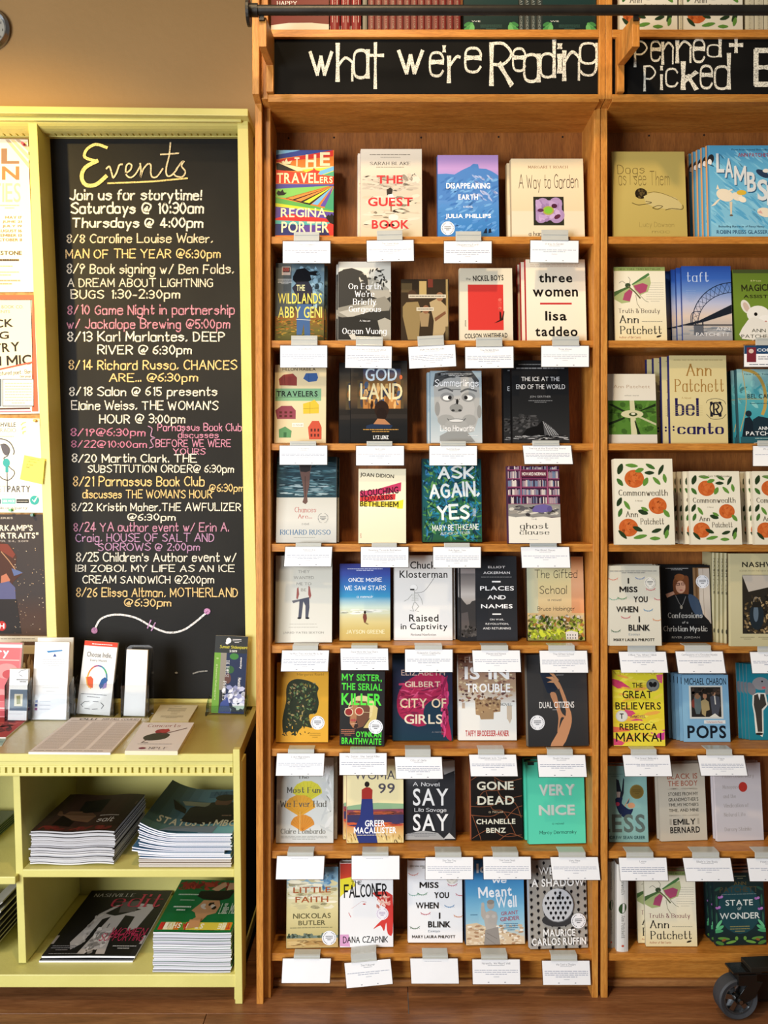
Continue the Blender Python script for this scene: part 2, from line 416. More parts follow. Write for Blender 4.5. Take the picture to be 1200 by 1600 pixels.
# ---------------------------------------------------------------- bookcases
SH = [(369.5, 381), (532, 543), (693, 703.5), (850, 862), (1008.5, 1020.5), (1170, 1181.5), (1330, 1341.5), (1490, 1501.5)]
def zs(i): return H-(SH[i][0]-HY)*2.236/F
def X(px, Y): return (px-600)*Y/F
def side_panel(root, org, xa, xb, ys, yh, dx=0.0, yb=2.40, ztop=2.95):
    zh = H+(HY-168)*YS/F
    pts = [(ys, 0), (yb, 0), (yb, ztop), (yh, ztop), (yh, zh), (ys, zh-.003)]
    mb = MB(org)
    vs = [(xa-dx*(1-z/2.4), yy, z) for yy, z in pts]+[(xb-dx*(1-z/2.4), yy, z) for yy, z in pts]; n = len(pts)
    mb.add(vs, [tuple(range(n-1, -1, -1)), tuple(range(n, 2*n))]+[(i, (i+1) % n, (i+1) % n+n, i+n) for i in range(n)])
    return mb.obj('side_panel', M['oak_v'], root, bevel=.001)
def bookcase(x0, x1, label, end, lettering, brack, holes):
    org = ((x0+x1)/2, YS, 0)
    root = empty('bookcase', org, label, 'bookcase', 'built-in oak bookcases')
    tl, tr = X(10, YS)-X(0, YS), X(9.5, YS)-X(0, YS)
    side_panel(root, org, x0-tl, x0, YS, YH, -.001)
    side_panel(root, org, x1, x1+tr, YS, YH, .006 if end else .004)
    if end:
        e = side_panel(root, org, X(398.5, YE), X(409, YE), YE, 2.153, -.004, yb=2.775); e.name = 'end_panel'
    for i, (a, b) in enumerate(SH):
        MB(org).box(x0, x1+.002, 2.236, YK+.005, H-(b-HY)*2.236/F, zs(i)).obj('shelf', M['oak_h'], root, bevel=.0012)
    for (a, b) in ((46, 58), (147, 159)):
        MB(org).box(x0, x1+.001, YH, YK+.001, H-(b-HY)*YH/F, H-(a-HY)*YH/F).obj('header_shelf', M['oak_h'], root, bevel=.0012)
    bp = MB(org).box(x0-.005, x1+.005, YK, YK+.012, .02, 2.95).obj('back_panel', M['oak_back'], root)
    for hx, hy in holes:
        c = P(hx, hy, YK); MB(org).cyl((c.x, YK-.0006, c.z), (c.x, YK+.001, c.z), .0028, 12).obj('screw_hole', M['hole'], bp)
    MB(org).box(x0, x1, 2.29, 2.305, 0, H-(1500-HY)*2.236/F).obj('kick_board', M['oak_h'], root)
    MB(org).box(x0, x1, 2.276, 2.29, 0, .0195).obj('shoe_moulding', M['trim'], root, bevel=.004)
    cb = MB(org).box(x0, x1, 2.190, 2.2, H-(148-HY)*YH/F, H-(57-HY)*YH/F).obj('header_chalkboard', M['slate'], root)
    a = plane_art((0, 0, 1200, 400), 2.1898)
    rd = random.Random(3)
    for ch, ax, ay, bx, by in lettering:
        a.t(ch, ax, ay, bx, by, '#e9e4d2', 'C', wt=.9 if ch in "'i" else (.62 if ch in 'w\u2020' else .85))
    a.clip = False
    a.obj('chalk_lettering', cb, org, 'chalk')
    if brack:
        xa, xb = brack
        pts = [(2.04, 1.107), (2.04, 1.179), (2.19, 1.21), (2.19, 1.0597), (2.17, 1.0597), (2.17, 1.1286)]
        MB(org).prism([(xa, yy, H+z) for yy, z in pts], (xb-xa, 0, 0)).obj('rail_bracket', M['oak_v'], root, bevel=.001)
    return root
bx0, bx1 = X(422.5, YS), X(928.5, YS)
cx0 = X(949, YS); cx1 = cx0+(bx1-bx0)
LT1 = [('w',482,79,521,119),('h',524,67,553,128),('a',551,76,578,124),('\u2020',573,66,600,139),('w',620,77,663,117),('e',670,80,694,121),("'",691,71,697,82),
 ('r',698,86,720,130),('e',725,73,753,115),('R',764,65,803,137),('e',800,74,822,113),('a',817,83,845,130),('d',843,62,869,123),('i',870,68,879,115),('n',878,79,907,127),('g',904,66,934,120)]
LT2 = [('P',990,63,1012,105),('e',1016,63,1033,97),('n',1033,65,1053,101),('n',1055,63,1081,99),('e',1082,60,1102,99),('d',1104,59,1128,90),('+',1139,58,1161,83),
 ('P',1005,102,1025,143),('i',1031,103,1036,141),('c',1039,106,1060,137),('k',1063,96,1092,142),('e',1093,101,1114,140),('d',1115,83,1142,141),('E',1177,75,1215,136)]
bookcase(bx0, bx1, 'oak bookcase of eight shelves under the sign what we\'re Reading', True, LT1, (X(417, YH), X(428, YH)),
         [(451, 216), (522, 215), (658, 215), (779, 214), (879, 214)])
bookcase(cx0, cx1, 'oak bookcase at the right edge under the sign Penned and Picked', False, LT2, (X(963, YH), X(974, YH)),
         [(1014, 212), (1100, 211)])
# iron ladder rail with its end flange
rr = empty('ladder_rail', (X(389, 2.03), 2.03, H+(HY-16)*2.03/F), 'long black iron rail running in front of the top shelf of both bookcases', 'rail')
z = H+(HY-16)*2.03/F; o3 = rr.location
MB(o3).cyl((X(391, 2.03), 2.03, z), (1.55, 2.03, z), .0118, 20).obj('rail_tube', M['black'], rr, smooth=True)
MB(o3).cyl((X(386, 2.03), 2.03, z-.006), (X(391, 2.03), 2.03, z-.006), .031, 24).obj('end_flange', M['black'], rr, bevel=.001)
MB(o3).cyl((X(390, 2.03), 2.03, z), (X(403, 2.03), 2.03, z), .0155, 20).obj('collar', M['black'], rr, smooth=True)
for px in (417, 963): MB(o3).box(X(px+1, YH), X(px+8, YH), 2.032, 2.039, z-.022, z-.004).obj('rail_clamp', M['black'], rr)

# ---------------------------------------------------------------- yellow hutch: counter cabinet
org = (-.9, YC, 0)
hu = empty('hutch', org, 'yellow-green painted wooden hutch with a chalkboard above an open counter cabinet', 'hutch')
zc = H-(1178-HY)*YC/F
XL = -1.42
MB(org).add([(XL, YC+.006, zc-.012), (X(364, YC), YC+.006, zc-.012), (X(394, 2.66), 2.74, zc-.012), (XL, 2.74, zc-.012),
             (XL, YC+.006, zc), (X(364, YC), YC+.006, zc), (X(394, 2.66), 2.74, zc), (XL, 2.74, zc)],
            [(0,3,2,1),(4,5,6,7),(0,1,5,4),(1,2,6,5),(2,3,7,6),(3,0,4,7)]).obj('countertop', M['counter'], hu)
zt = H-(1171-HY)*YC/F
MB(org).front([(364, 1171), (374.5, 1171), (379, 1568.8), (367.5, 1568.8)], YC, .02).obj('corner_post', M['yellow'], hu, bevel=.0015)
zr = H-(1193-HY)*YC/F
MB(org).box(X(364, YC), X(374.5, YC)+.003, YC+.02, YC+.085, 0, zr).obj('corner_post', M['yellow'], hu, bevel=.001)
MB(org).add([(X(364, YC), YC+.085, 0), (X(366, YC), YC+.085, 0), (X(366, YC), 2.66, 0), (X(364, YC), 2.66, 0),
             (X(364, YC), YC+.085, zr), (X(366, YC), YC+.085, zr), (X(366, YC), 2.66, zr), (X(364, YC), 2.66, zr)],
            [(0,3,2,1),(4,5,6,7),(0,1,5,4),(1,2,6,5),(2,3,7,6),(3,0,4,7)]).obj('shade_skin', M['hole'], hu)  # near-black sheet: shade of the gap beside the bookcase put into its colour
MB(org).add([(X(364, YC), YC+.02, zr), (X(375, YC), YC+.02, zr), (X(400.5, 2.66), 2.74, zr), (X(394, 2.66), 2.74, zr),
             (X(364, YC), YC+.02, zt), (X(374.5, YC), YC+.02, zt), (X(400.5, 2.66), 2.74, zt), (X(394, 2.66), 2.74, zt)],
            [(0,3,2,1),(4,5,6,7),(0,1,5,4),(1,2,6,5),(2,3,7,6),(3,0,4,7)]).obj('side_rail', M['counter'], hu)
def band(n, ya, yb, Y, t, mat='yellow', xr=364, xl=None, bev=.0015):
    return MB(org).box(XL, X(xr, Y), Y, Y+t, H-(yb-HY)*Y/F, H-(ya-HY)*Y/F).obj(n, M[mat], hu, bevel=bev)
band('front_lip', 1178.2, 1190, YC, .02)
band('front_rail', 1190, 1198, YC+.007, .02)
band('dentil_backing', 1196, 1213, YC+.012, .02)
band('front_rail', 1208, 1212.5, YC+.004, .02)
band('front_rail', 1196.5, 1199.5, YC+.005, .02)
mb = MB(org); px = -120
while px < 363: mb.front([(px, 1199), (px+7, 1199), (px+7, 1208.5), (px, 1208.5)], YC+.005, .012); px += 10.98
tag(mb.obj('dentil_row', M['yellow'], hu), kind='stuff')
def slant(n, px, Y, t, mat='yellow', bev=.0015): return MB(org).front(px, Y, t).obj(n, M[mat], hu, bevel=bev)
slant('divider', [(20, 1212), (31, 1212), (41, 1505), (29, 1505)], 2.25, .40)
def board(n, xl, xr, ya, yb, Y, t=.44): 
    return MB(org).box(X(xl, Y), X(xr, Y), Y, Y+t, H-(yb-HY)*Y/F, H-(ya-HY)*Y/F).obj(n, M['yellow'], hu, bevel=.002)
board('shelf', 35, 366, 1358.5, 1371, 2.215); board('shelf', -160, 24, 1370, 1382, 2.23)
board('bottom_board', -190, 369, 1523, 1543, 2.205)
MB(org).box(XL, X(372, YC), 2.655, 2.665, .045, zc-.012).obj('back_panel', M['yellow_shade'], hu)
MB(org).box(XL, XL+.02, YC, 2.7, 0, zc).obj('side_panel', M['yellow_shade'], hu)
MB(org).box(XL+.02, -.45, 2.36, 2.38, 0, .046).obj('plinth', M['yellow_shade'], hu)
# upper frame
slant('corner_post', [(371, 209), (371, 176), (387, 170), (389, 260), (395, 700), (402.5, 1000), (401, 1104), (385, 1104), (385, 1093)], YF, .11)
slant('frame_post', [(43, 178), (57, 178), (69.5, 450), (76, 655), (89, 1000), (93, 1104), (80, 1104), (73, 990), (62, 655), (52, 450), (45, 215)], YF, .11)
def cor(n, xa, xb, ya, yb, Y, t, dy=4, bev=.002):
    return slant(n, [(xa, ya), (xb, ya+dy), (xb, yb+dy), (xa, yb)], Y, t, bev=bev)
cor('cornice', -160, 387.5, 163.5, 175, 2.61, .16, 6); cor('cornice', -160, 379, 176, 178.5, 2.655, .1, 4)
cor('cornice', -160, 377, 178, 187, 2.635, .11, 3)
# cove: quarter-round strip
mb = MB(org); nn = 6; pr = []
for i in range(nn+1):
    t = math.pi/2*i/nn; pr.append((2.64+.055*(1-math.cos(t)), 187+12*math.sin(t)))
for (Ya, ya), (Yb, yb) in zip(pr, pr[1:]):
    za, zb = H-(ya-HY)*2.65/F, H-(yb-HY)*2.65/F
    mb.add([(XL, Ya, za), (X(374, 2.65), Ya, za), (X(374, 2.65), Yb, zb), (XL, Yb, zb), (XL, 2.72, za), (X(374, 2.65), 2.72, za), (X(374, 2.65), 2.72, zb), (XL, 2.72, zb)],
           [(0, 1, 2, 3), (4, 7, 6, 5), (0, 3, 7, 4), (1, 5, 6, 2)])
mb.obj('cove_moulding', M['yellow'], hu)
cor('cornice', -160, 372, 197, 202, 2.69, .06, 0, .001); cor('dentil_backing', -160, 372, 200, 209.5, 2.715, .035, 0, 0)
mb = MB(org); px = -126
while px < 366:
    if not 40 < px < 70: mb.front([(px, 201), (px+7.4, 201), (px+7.4, 208), (px, 208)], 2.695, .02)
    px += 10.13
tag(mb.obj('dentil_row', M['yellow'], hu), kind='stuff')
cbd = slant('chalkboard', [(70, 205), (376, 205), (392, 1096), (100, 1096)], 2.75, .012, 'chalkboard', 0)
MB(org).box(XL, X(388, 2.745), 2.742, 2.765, zc, H-(1092.5-HY)*2.742/F).obj('frame_rail', M['yellow'], hu, bevel=.001)
crk = MB(org).front([(-180, 205), (74, 205), (108, 1096), (-180, 1096)], 2.748, .012).obj('pinboard', M['cork'], hu)

W_, PE, PK, LV = '#f3efe2', '#f0cf92', '#cf8fb0', '#b78fb8'
LINES = [("Join us for storytime!",108,297,316,312,W_,2),("Saturdays @ 10:30am",110,317,319,333,W_,2),("Thursdays @ 4:00pm",113,341,318,355,W_,2),
("8/8 Caroline Louise Waker,",104,366,333,379,'#ead9b8',1),("MAN OF THE YEAR @6:30pm",102,390,345,403,PE,1),("8/9 Book signing w/ Ben Folds,",104,413,366,427,'#e6dcc8',1),
("A DREAM ABOUT LIGHTNING",105,436,333,448,'#e2dac8',1),("BUGS 1:30-2:30pm",110,453,282,466,'#e6dcc8',1),("8/10 Game Night in partnership",105,477,367,491,'#cf8da4',1),
("w/ Jackalope Brewing @5:00pm",104,499,360,513,'#cf8da4',1),("8/13 Karl Marlantes, DEEP",105,519,352,533,W_,1),("RIVER @ 6:30pm",152,540,300,553,W_,1),
("8/14 Richard Russo, CHANCES",107,563,371,577,PE,1),("ARE... @6:30pm",170,584,310,596,PE,1),("8/18 Salon @ 615 presents",108,605,340,618,W_,1),
("Elaine Weiss, THE WOMAN'S",111,627,342,640,W_,1),("HOUR @ 3:00pm",155,648,290,661,W_,1),("8/19@6:30pm",110,670,228,681,'#c87fa0',1),
("Parnassus Book Club",246,662,378,673,PK,1),("discusses",278,675,342,684,PK,1),("8/22@10:00am",111,689,230,699,'#c87fa0',1),
("BEFORE WE WERE",243,687,361,698,PK,1),("YOURS",270,701,322,710,PK,1),("8/20 Martin Clark. THE",112,710,308,722,W_,1),
("SUBSTITUTION ORDER@ 6:30pm",137,727,366,738,W_,1),("8/21 Parnassus Book Club",114,745,320,759,PE,1),("@6:30pm",327,757,382,768,PE,1),
("discusses THE WOMAN'S HOUR",129,766,332,778,PE,1),("8/22 Kristin Maher,THE AWFULIZER",112,786,377,798,W_,1),("@6:30pm",199,803,275,813,W_,1),
("8/24 YA author event w/ Erin A.",115,817,358,830,'#c58fae',1),("Craig, HOUSE OF SALT AND",118,834,335,846,LV,1),("SORROWS @ 2:00pm",153,849,313,860,LV,1),
("8/25 Children's Author event w/",119,864,370,877,W_,1),("IBI ZOBOI, MY LIFE AS AN ICE",118,883,367,893,W_,1),("CREAM SANDWICH @2:00pm",129,900,335,911,W_,1),
("8/26 Elissa Altman, MOTHERLAND",119,919,372,932,PE,1),("@6:30pm",194,936,268,947,PE,1)]
def line(a, txt, x0, yc, x1, yb, c, f='H', wt=None, rnd=None):
    V, Fc = layout(txt, f, wt, rnd); u = (yb-yc)/(8 if f in 'HRCT' else .72)
    ax, bx = min(v[0] for v in V), max(v[0] for v in V)
    a._em([(x0+(v[0]-ax)/(bx-ax)*(x1-x0), yb-v[1]*u)+tuple(v[2:]) for v in V], Fc, lin(c))
Art.line = lambda s, *k, **kw: (line(s, *k, **kw), s)[1]
a = plane_art((60, 200, 400, 1100), 2.7495)
for i, (t, x0, y0, x1, y1, c, b) in enumerate(LINES): line(a, t, x0, y0, x1, y1, c, 'H', wt=1.3 if b == 2 else 1.08, rnd=random.Random(i))
YL = '#f4e08c'
a.l([167,231,150,226,136,234,133,246,150,252], 4.5, YL, True).l([152,252,134,262,128,276,134,289,150,289,166,276], 6, YL, True)
def cv(*p): return [v/3+(160 if i % 2 else 0) for i, v in enumerate(p)]
a.l(cv(500,312,514,302,524,330,532,354,548,330,560,296,574,292), 2.6, '#ecd8ae', True).l(cv(590,334,612,318,618,296,604,288,592,304,592,338,612,354,636,338,656,304), 2.4, '#ecd8ae', True)
a.l(cv(658,288,662,320,660,350,672,316,694,290,708,296,708,330,716,352,738,348,764,312), 2.4, '#ecd8ae', True).l(cv(800,190,794,250,780,310,784,344,804,344,830,316), 2.4, '#ecd8ae', True).l(cv(754,246,838,240), 2.4, '#ecd8ae')
a.l(cv(826,318,850,284,862,278,852,300,870,326,856,350,828,348,818,340), 2.4, '#ecd8ae', True)
a.l([169, 287, 240, 284, 293, 279], 2.6, '#efd58a')
a.l([232,666,238,670,236,681,242,684,236,688,240,697,234,700], 1.5, LV, True)
a.l([148,985,158,967,182,960,212,965,238,979,262,988,285,985,304,973,324,956], 3, '#f2f0f2', True)
for cx, cy in ((148, 985), (324, 955)): a.e(cx, cy, 5, 5, '#c58fc0')
a.l([236,969,231,981], 2, '#c49ac8').l([243,973,237,985], 2, '#c49ac8')
a.l([302,1052,312,1049,324,1048], 2.2, '#8f8d88').e(276, 1051, 2.4, 1.6, '#8f8d88')
a.obj('chalk_writing', cbd, org, 'chalk')

# wall clock at the upper left
c = P(-20, 44, YW-.02); ck = empty('wall_clock', (c.x, YW, c.z), 'round wall clock with a brushed metal rim at the upper left corner', 'clock')
MB((c.x, YW, c.z)).lathe([(.070, 0), (.072, -.014), (.064, -.024), (.056, -.016), (.056, 0)], (c.x, YW-.001, c.z), (0, 1, 0), 48).obj('rim', M['chrome'], ck, smooth=True)
fc = MB((c.x, YW, c.z)).cyl((c.x, YW-.010, c.z), (c.x, YW-.002, c.z), .058, 40).obj('clock_face', cmat('#b9b2a2'), ck)
for i in range(12):
    t = math.pi/6*i; MB((c.x, YW, c.z)).box(c.x+.047*math.sin(t)-.0012, c.x+.047*math.sin(t)+.0012, YW-.0105, YW-.0099, c.z+.047*math.cos(t)-.004, c.z+.047*math.cos(t)+.004).obj('hour_mark', M['black'], fc)
MB((c.x, YW, c.z)).box(c.x-.0015, c.x+.0015, YW-.013, YW-.0115, c.z-.005, c.z+.038).box(c.x-.028, c.x+.004, YW-.0145, YW-.013, c.z-.0015, c.z+.0015).obj('clock_hands', M['black'], ck)

# ---------------------------------------------------------------- books
ROWN = ['top', 'first', 'second', 'third', 'fourth', 'fifth', 'sixth', 'seventh', 'bottom']
BOOKS = {}
def shelf_z(row): return H-(46-HY)*YH/F if row == 0 else zs(row-1)
def make_book(name, w, h, t, col, page='#e6dfcf', hard=True, spine=None, group=None, label=None):
    """book standing on its base centre-front; front cover faces -y, spine on the left"""
    root = empty(name, (0, 0, 0), label, 'book', group); bt = .0022 if hard else .0006; ins = .003 if hard else .0004
    mb = MB(); mb.box(-w/2+.002, w/2, 0, bt, 0, h); mb.box(-w/2+.002, w/2, t-bt, t, 0, h)
    k = 5; r = t/2; bulge = .004 if hard else .001; vs = []
    for i in range(k+1):
        a = math.pi*i/k; vs.append((-w/2+.002-bulge*math.sin(a), t*i/k))
    inner = [(-w/2+.003, t), (-w/2+.003, 0)]
    poly = vs+inner; mb.prism([(x, y, 0) for x, y in poly], (0, 0, h))
    cv = mb.obj('cover', cmat(col), root)
    MB().box(-w/2+.003, w/2-ins, bt, t-bt, ins, h-ins).obj('page_block', cmat(page, .8), root)
    return root
def place(root, x, yf, zbase, t, lean, yaw=0):
    root.rotation_euler = (-lean, 0, yaw); root.location = (x, yf, zbase+t*math.sin(lean)+.0004)
def book(row, o, rect, desc, col, art, t=.026, yb=None, e=.022, lean=.10, copies=(), hard=True, yaw=0, tit=None, cat='book', crop=1, lab=None):
    """rect in crop units (4.444 per photo pixel) of the crop with its corner at o"""
    k = 1200/270; px = [o[0]+rect[0]/k, o[1]+rect[1]/k, o[0]+rect[2]/k, o[1]+rect[3]/k]
    Z = shelf_z(row); Yf = 2.236+e if yb is None else (H-Z-t*math.sin(lean))*F/(yb-HY)
    if row == 0: Yf = YH+.02
    Yf = min(Yf, 2.33-t)
    h = .22
    for _ in range(4): h = (H-(px[1]-HY)*(Yf+h*math.sin(lean))/F-Z-t*math.sin(lean))/math.cos(lean)
    Ym = Yf+h*math.sin(lean)/2; w = (px[2]-px[0])*Ym/F; x = ((px[0]+px[2])/2-600)*Ym/F
    n = len(copies); t = min(t, (2.3595-Yf-h*math.sin(lean)-w/2*abs(math.sin(yaw)))/(n+1)-.0022)
    if row:
        b0, b1 = (bx0, bx1) if px[0] < 940 else (cx0, cx1); hw = w/2*math.cos(yaw)+(t*(n+1)+.02)*abs(math.sin(yaw))+.001
        x = min(max(x, b0+hw+.0028), b1-.006*(1-Z/2.4)-hw)
    root = make_book('book', w, h, t, col, hard=hard, label=lab or desc)
    place(root, x, Yf, Z, t, lean, yaw)
    # the rectangle measured in the photo maps to the whole cover; its bottom is the cover's foot
    bot = rect[3] if yb is not None else o[1]*0+(HY+(H-Z)*F/Yf-o[1])*k
    a = Art((rect[0], rect[1], rect[2], bot), lambda u, v, d: ((u-.5)*w, -d-.00005, (1-v)*h), step=.00002)
    art(a); a.obj('cover_print', root)
    for i, cpy in enumerate(copies):
        dx, dz = cpy[0]*Ym/F, 0; ty = (t+.0019)*(i+1); dx = min(dx, b1-.006*(1-Z/2.4)-hw-x) if row else dx
        c = root.copy(); COL.objects.link(c)
        for ch in root.children:
            if ch.name.startswith('cover_print') and len(cpy) < 3: pass
            q = ch.copy(); COL.objects.link(q); q.parent = c
        g = 'copies of '+desc; g = ' '.join(g.split()[:12])
        root['group'] = g; c['group'] = g
        c['label'] = 'copy standing right behind the '+' '.join(desc.split()[:9]) if len(copies) == 1 else ('first', 'second', 'third', 'fourth', 'fifth')[i]+' copy stacked behind the '+' '.join(desc.split()[:9])
        c.location = (x+dx, Yf+ty*math.cos(lean), Z+t*math.sin(lean)+.0004)
    BOOKS.setdefault(row, []).append(((px[0]+px[2])/2, desc, x-w/2, x+w/2, Yf-w/2*abs(math.sin(yaw))))
    return root
A1, A2, A3 = 410, 670, 930
def lay(i, col): return {'L': A1, 'R': A2, 'C': A3}[col]
# ---- first row under the sign
def art(a):
    a.bg('#e07b2e'); a.p([78,62,490,62,300,100,90,130],'#3d4a8e'); a.p([78,100,78,62,260,62,200,80],'#7fb6d6'); a.p([90,140,490,66,490,110,95,152],'#d4342c')
    a.p([92,160,160,150,270,215,95,210],'#14120f').p([92,150,270,190,490,180,490,200,240,215],'#f0d9a0').p([270,205,490,185,490,240,330,240],'#d8cf3a').p([380,220,495,180,495,210,400,245],'#6fb0d8').p([400,250,495,215,495,252],'#4aa37a')
    a.p([92,205,500,252,500,305,92,300],'#cf3f28'); a.p([300,225,350,205,355,190,370,208,400,215,380,240,330,245],'#d8342c')
    a.p([92,305,495,308,495,320,92,352],'#4b4694'); a.p([92,340,470,318,160,405,92,400],'#7fbf5a'); a.p([160,405,495,318,330,455],'#171512')
    for i,(c) in enumerate(['#e88a3c','#e88a3c','#c8d43a','#6fb0d8','#5b4a9e']): a.p([170+i*58,405+i*14,210+i*58,415+i*13,492,320],c)
    a.p([430,478,495,330,495,500],'#3f9a6e'); a.p([92,400,495,490,495,505,92,440],'#5ca64c').p([92,440,495,500,495,510,92,470],'#c9cf35')
    a.p([92,465,495,505,495,560,92,545],'#5a4596').p([92,548,200,515,290,530,495,555,495,580,92,560],'#cf2f2b').p([92,560,495,575,495,600,92,590],'#4fa7a0').p([92,585,495,600,495,665,92,665],'#2a2f66').p([250,600,420,590,380,665,250,665],'#5b3f8e').p([430,600,495,570,495,665,470,665],'#d8352c').p([440,540,460,520,470,530,482,512,495,530,495,590,470,580],'#14120f')
    a.p([98,370,110,350,125,360,140,345,150,365,170,368,150,385,110,388],'#14120f').p([130,150,145,140,150,150,165,125,175,150,205,140,190,165,140,165],'#f5e2b0')
    a.t('T',220,118,255,180,'#f7e3b4','X').t('H',298,98,372,190,'#f7e3b4','X').t('E',398,82,468,178,'#f7e3b4','X')
    a.t('TRAVEL',98,228,392,300,'#f7e3b4','X').t('ERS',398,255,487,300,'#f7e3b4','X'); a.t('REGINA',130,475,445,540,'#f7e3b4','B').t('PORTER',135,570,465,648,'#f7e3b4','B')
book(1,(A1,220),(92,66,495,668),'orange hardcover of bright geometric sunray bands','#1c1a18',art,t=.03)
def art(a):
    a.bg('#e6dccb','#d9cdb9','#cfc2ae','#d8cab4','#cdbf9f'); a.n(690,230,1100,370,['#bcb2a2','#c6bcac','#aba292','#cfc5b4'],90,38,9,1,(-.25,.25)); a.n(690,365,1100,640,['#d6c9b2','#cabda5','#ddd2be'],60,50,14,2,(-.2,.2)); a.n(930,230,1100,300,['#ddd3c3','#c9bfae'],20,30,20,3)
    a.m(745,92,1030,104,1,'#8b8274').m(820,112,960,122,1,'#8b8274'); a.line('SARAH BLAKE',745,150,1030,172,'#4c4a48','R').m(790,182,985,192,1,'#9a917f')
    a.p([862,345,890,330,905,345,900,375,865,385],'#2b2826').p([872,380,905,375,918,415,905,430,878,430],'#f1ece2').p([884,430,900,430,898,500,890,500],'#8d6b50')
    a.t('THE',793,245,975,303,'#c93236','X').t('GUEST',733,400,1043,462,'#c93236','X').t('BOOK',760,558,1018,620,'#c93236','X'); a.m(855,508,918,518,1,'#8d8474').e(910,540,35,22,'#e8dfd2')
book(1,(A1,220),(682,58,1108,665),'cream hardcover with red title over a misty grey beach','#d8c9bd',art,copies=[(-5,)],t=.028)
def art(a):
    a.bg('#a98cc9','#b795cf','#8f8dcf','#5c8ccc','#4a86c6','#3f7fc0','#3878b8'); a.p([62,235,120,232,180,238,235,205,290,180,310,162,345,165,350,195,400,198,440,215,485,245,485,420,62,420],'#4a7fc2')
    a.n(62,250,485,650,['#5d96d4','#3f74b8','#4f8acb','#6fa6dc'],150,30,9,4,(-.9,-.2)).n(300,230,485,430,['#8fa9d8','#a3b4de','#5f86c6'],26,26,8,5,(.3,1))
    a.t('DISAPPEARING',122,298,427,337,'#fff','X').t('EARTH',205,378,341,415,'#fff','X').t('A NOVEL',238,458,306,472,'#e8eef8','B').t('JULIA PHILLIPS',115,515,430,553,'#fff','X')
    a.p([375,650,390,620,400,612,402,650],'#152238').p([410,650,414,622,428,615,432,645],'#152238').seal(130,615,48)
book(1,(A2,220),(62,100,485,665),'blue hardcover of a violet-skied mountain with white title','#3a5f9a',art,t=.026)
def art(a):
    a.bg('#e3d3b0','#e3d3b2','#dccba8','#d8c8a6'); a.r(560,495,1075,660,'#dfd4ba'); a.r(560,126,574,665,'#c8b794')
    a.line('MARGARET ROACH',693,176,970,194,'#8a5f42','R'); a.line('A Way to Garden',625,240,1040,332,'#3a2a20','H',wt=.6)
    a.r(725,395,936,596,'#2a2a20'); 
    for cx,cy,rx,ry,r in ((790,450,70,52,.5),(880,445,60,50,-.4),(890,530,62,60,.8),(785,540,65,40,-.6),(830,480,70,62,0)): a.e(cx,cy,min(rx,46),ry*.9,'#a588b4',r)
    a.r(740,420,922,560,'#a98cba'); a.n(740,415,925,570,['#b79ac6','#9a7cab','#c2a6cf'],26,34,16,4)
    a.e(828,492,40,32,'#a8a04e').e(828,490,30,24,'#7cba3c').e(870,460,20,16,'#4a1f3a').e(890,535,24,14,'#5a2a40',-.5).e(775,490,22,12,'#5a2a4c'); a.line('a handbook',690,640,880,668,'#4c4038','R')
book(1,(A2,220),(574,125,1077,665),'wide beige hardcover with a square photo of a purple flower','#bfae90',art,copies=[(-4,)],t=.03)
# ---- second row
def art(a):
    a.bg('#4c5a60','#6d8794','#7fa0b0','#5f7a82','#3a3f38','#8a5a28','#6a5f2c','#4a4a22'); a.r(90,100,200,470,'#4b5254'); a.n(250,110,425,420,['#8fb3c6','#6c8d9c','#9fc0d0','#4d646e'],60,30,16,6); a.n(92,480,425,625,['#8a7a2e','#6b6a28','#a06426','#4d4a1e','#b08a38'],110,16,5,7,(-.4,.4))
    a.r(133,120,192,180,'#b9a89e').r(138,125,188,160,'#1d1d1f').t('BOOK',143,128,183,155,'#b04a44','X'); a.m(105,205,205,245,5,'#c8cdd0')
    a.p([210,190,235,140,290,130,325,155,385,150,370,170,385,185,330,180,340,215,300,235,235,240,210,215],'#15161a').p([205,270,240,230,320,225,345,270,355,400,235,390,225,310],'#2a2a38').p([240,385,345,385,330,500,335,610,295,610,290,520,275,600,240,600],'#3f5f8c')
    a.t('THE',235,248,294,292,'#f0e8a8','X').t('WILDLANDS',108,308,412,382,'#e6d860','B').t('ABBY GENI',110,402,415,482,'#d9cf66','B').l([235,492,335,497],3,'#d8d8c8')
book(2,(A1,390),(90,95,428,632),'hardcover of a dark-haired figure walking under storm sky','#6c6a60',art,copies=[(4,)])
def art(a):
    a.bg('#dfdcd0','#d6d3c6','#b9b5a8','#8a867a'); a.r(525,150,890,632,'#34332f'); a.p([525,160,590,125,660,130,720,180,745,240,770,300,890,300,890,85,525,85],'#dcd9cd'); a.p([525,175,560,140,620,130,680,150,730,210,740,300,700,400,525,420],'#3a3936')
    a.p([730,190,800,210,880,280,890,330,840,360,760,330,735,260],'#a8a498').p([525,410,700,370,850,330,892,380,880,430,700,440,600,490,525,470],'#8d897d').p([530,440,700,400,800,380,740,440,600,480],'#b6b2a6').p([800,500,850,480,892,500,892,632,830,632],'#a9a598').p([525,480,650,470,800,500,830,632,525,632],'#2c2b28').p([600,600,640,590,660,632,620,632],'#c8c4b8')
    a.n(660,130,870,300,['#4a4842','#c9c5b8','#2f2e2a'],30,20,7,8)
    a.line('On Earth',597,240,825,278,'#fff','R',wt=1.2).line("We're",640,292,778,332,'#fff','R',wt=1.2).line('Briefly',628,348,790,388,'#fff','R',wt=1.2).line('Gorgeous',600,400,825,438,'#fff','R',wt=1.2).t('A Novel',675,495,748,508,'#eee','H').line('Ocean Vuong',556,553,862,592,'#fff','R',wt=1.2)
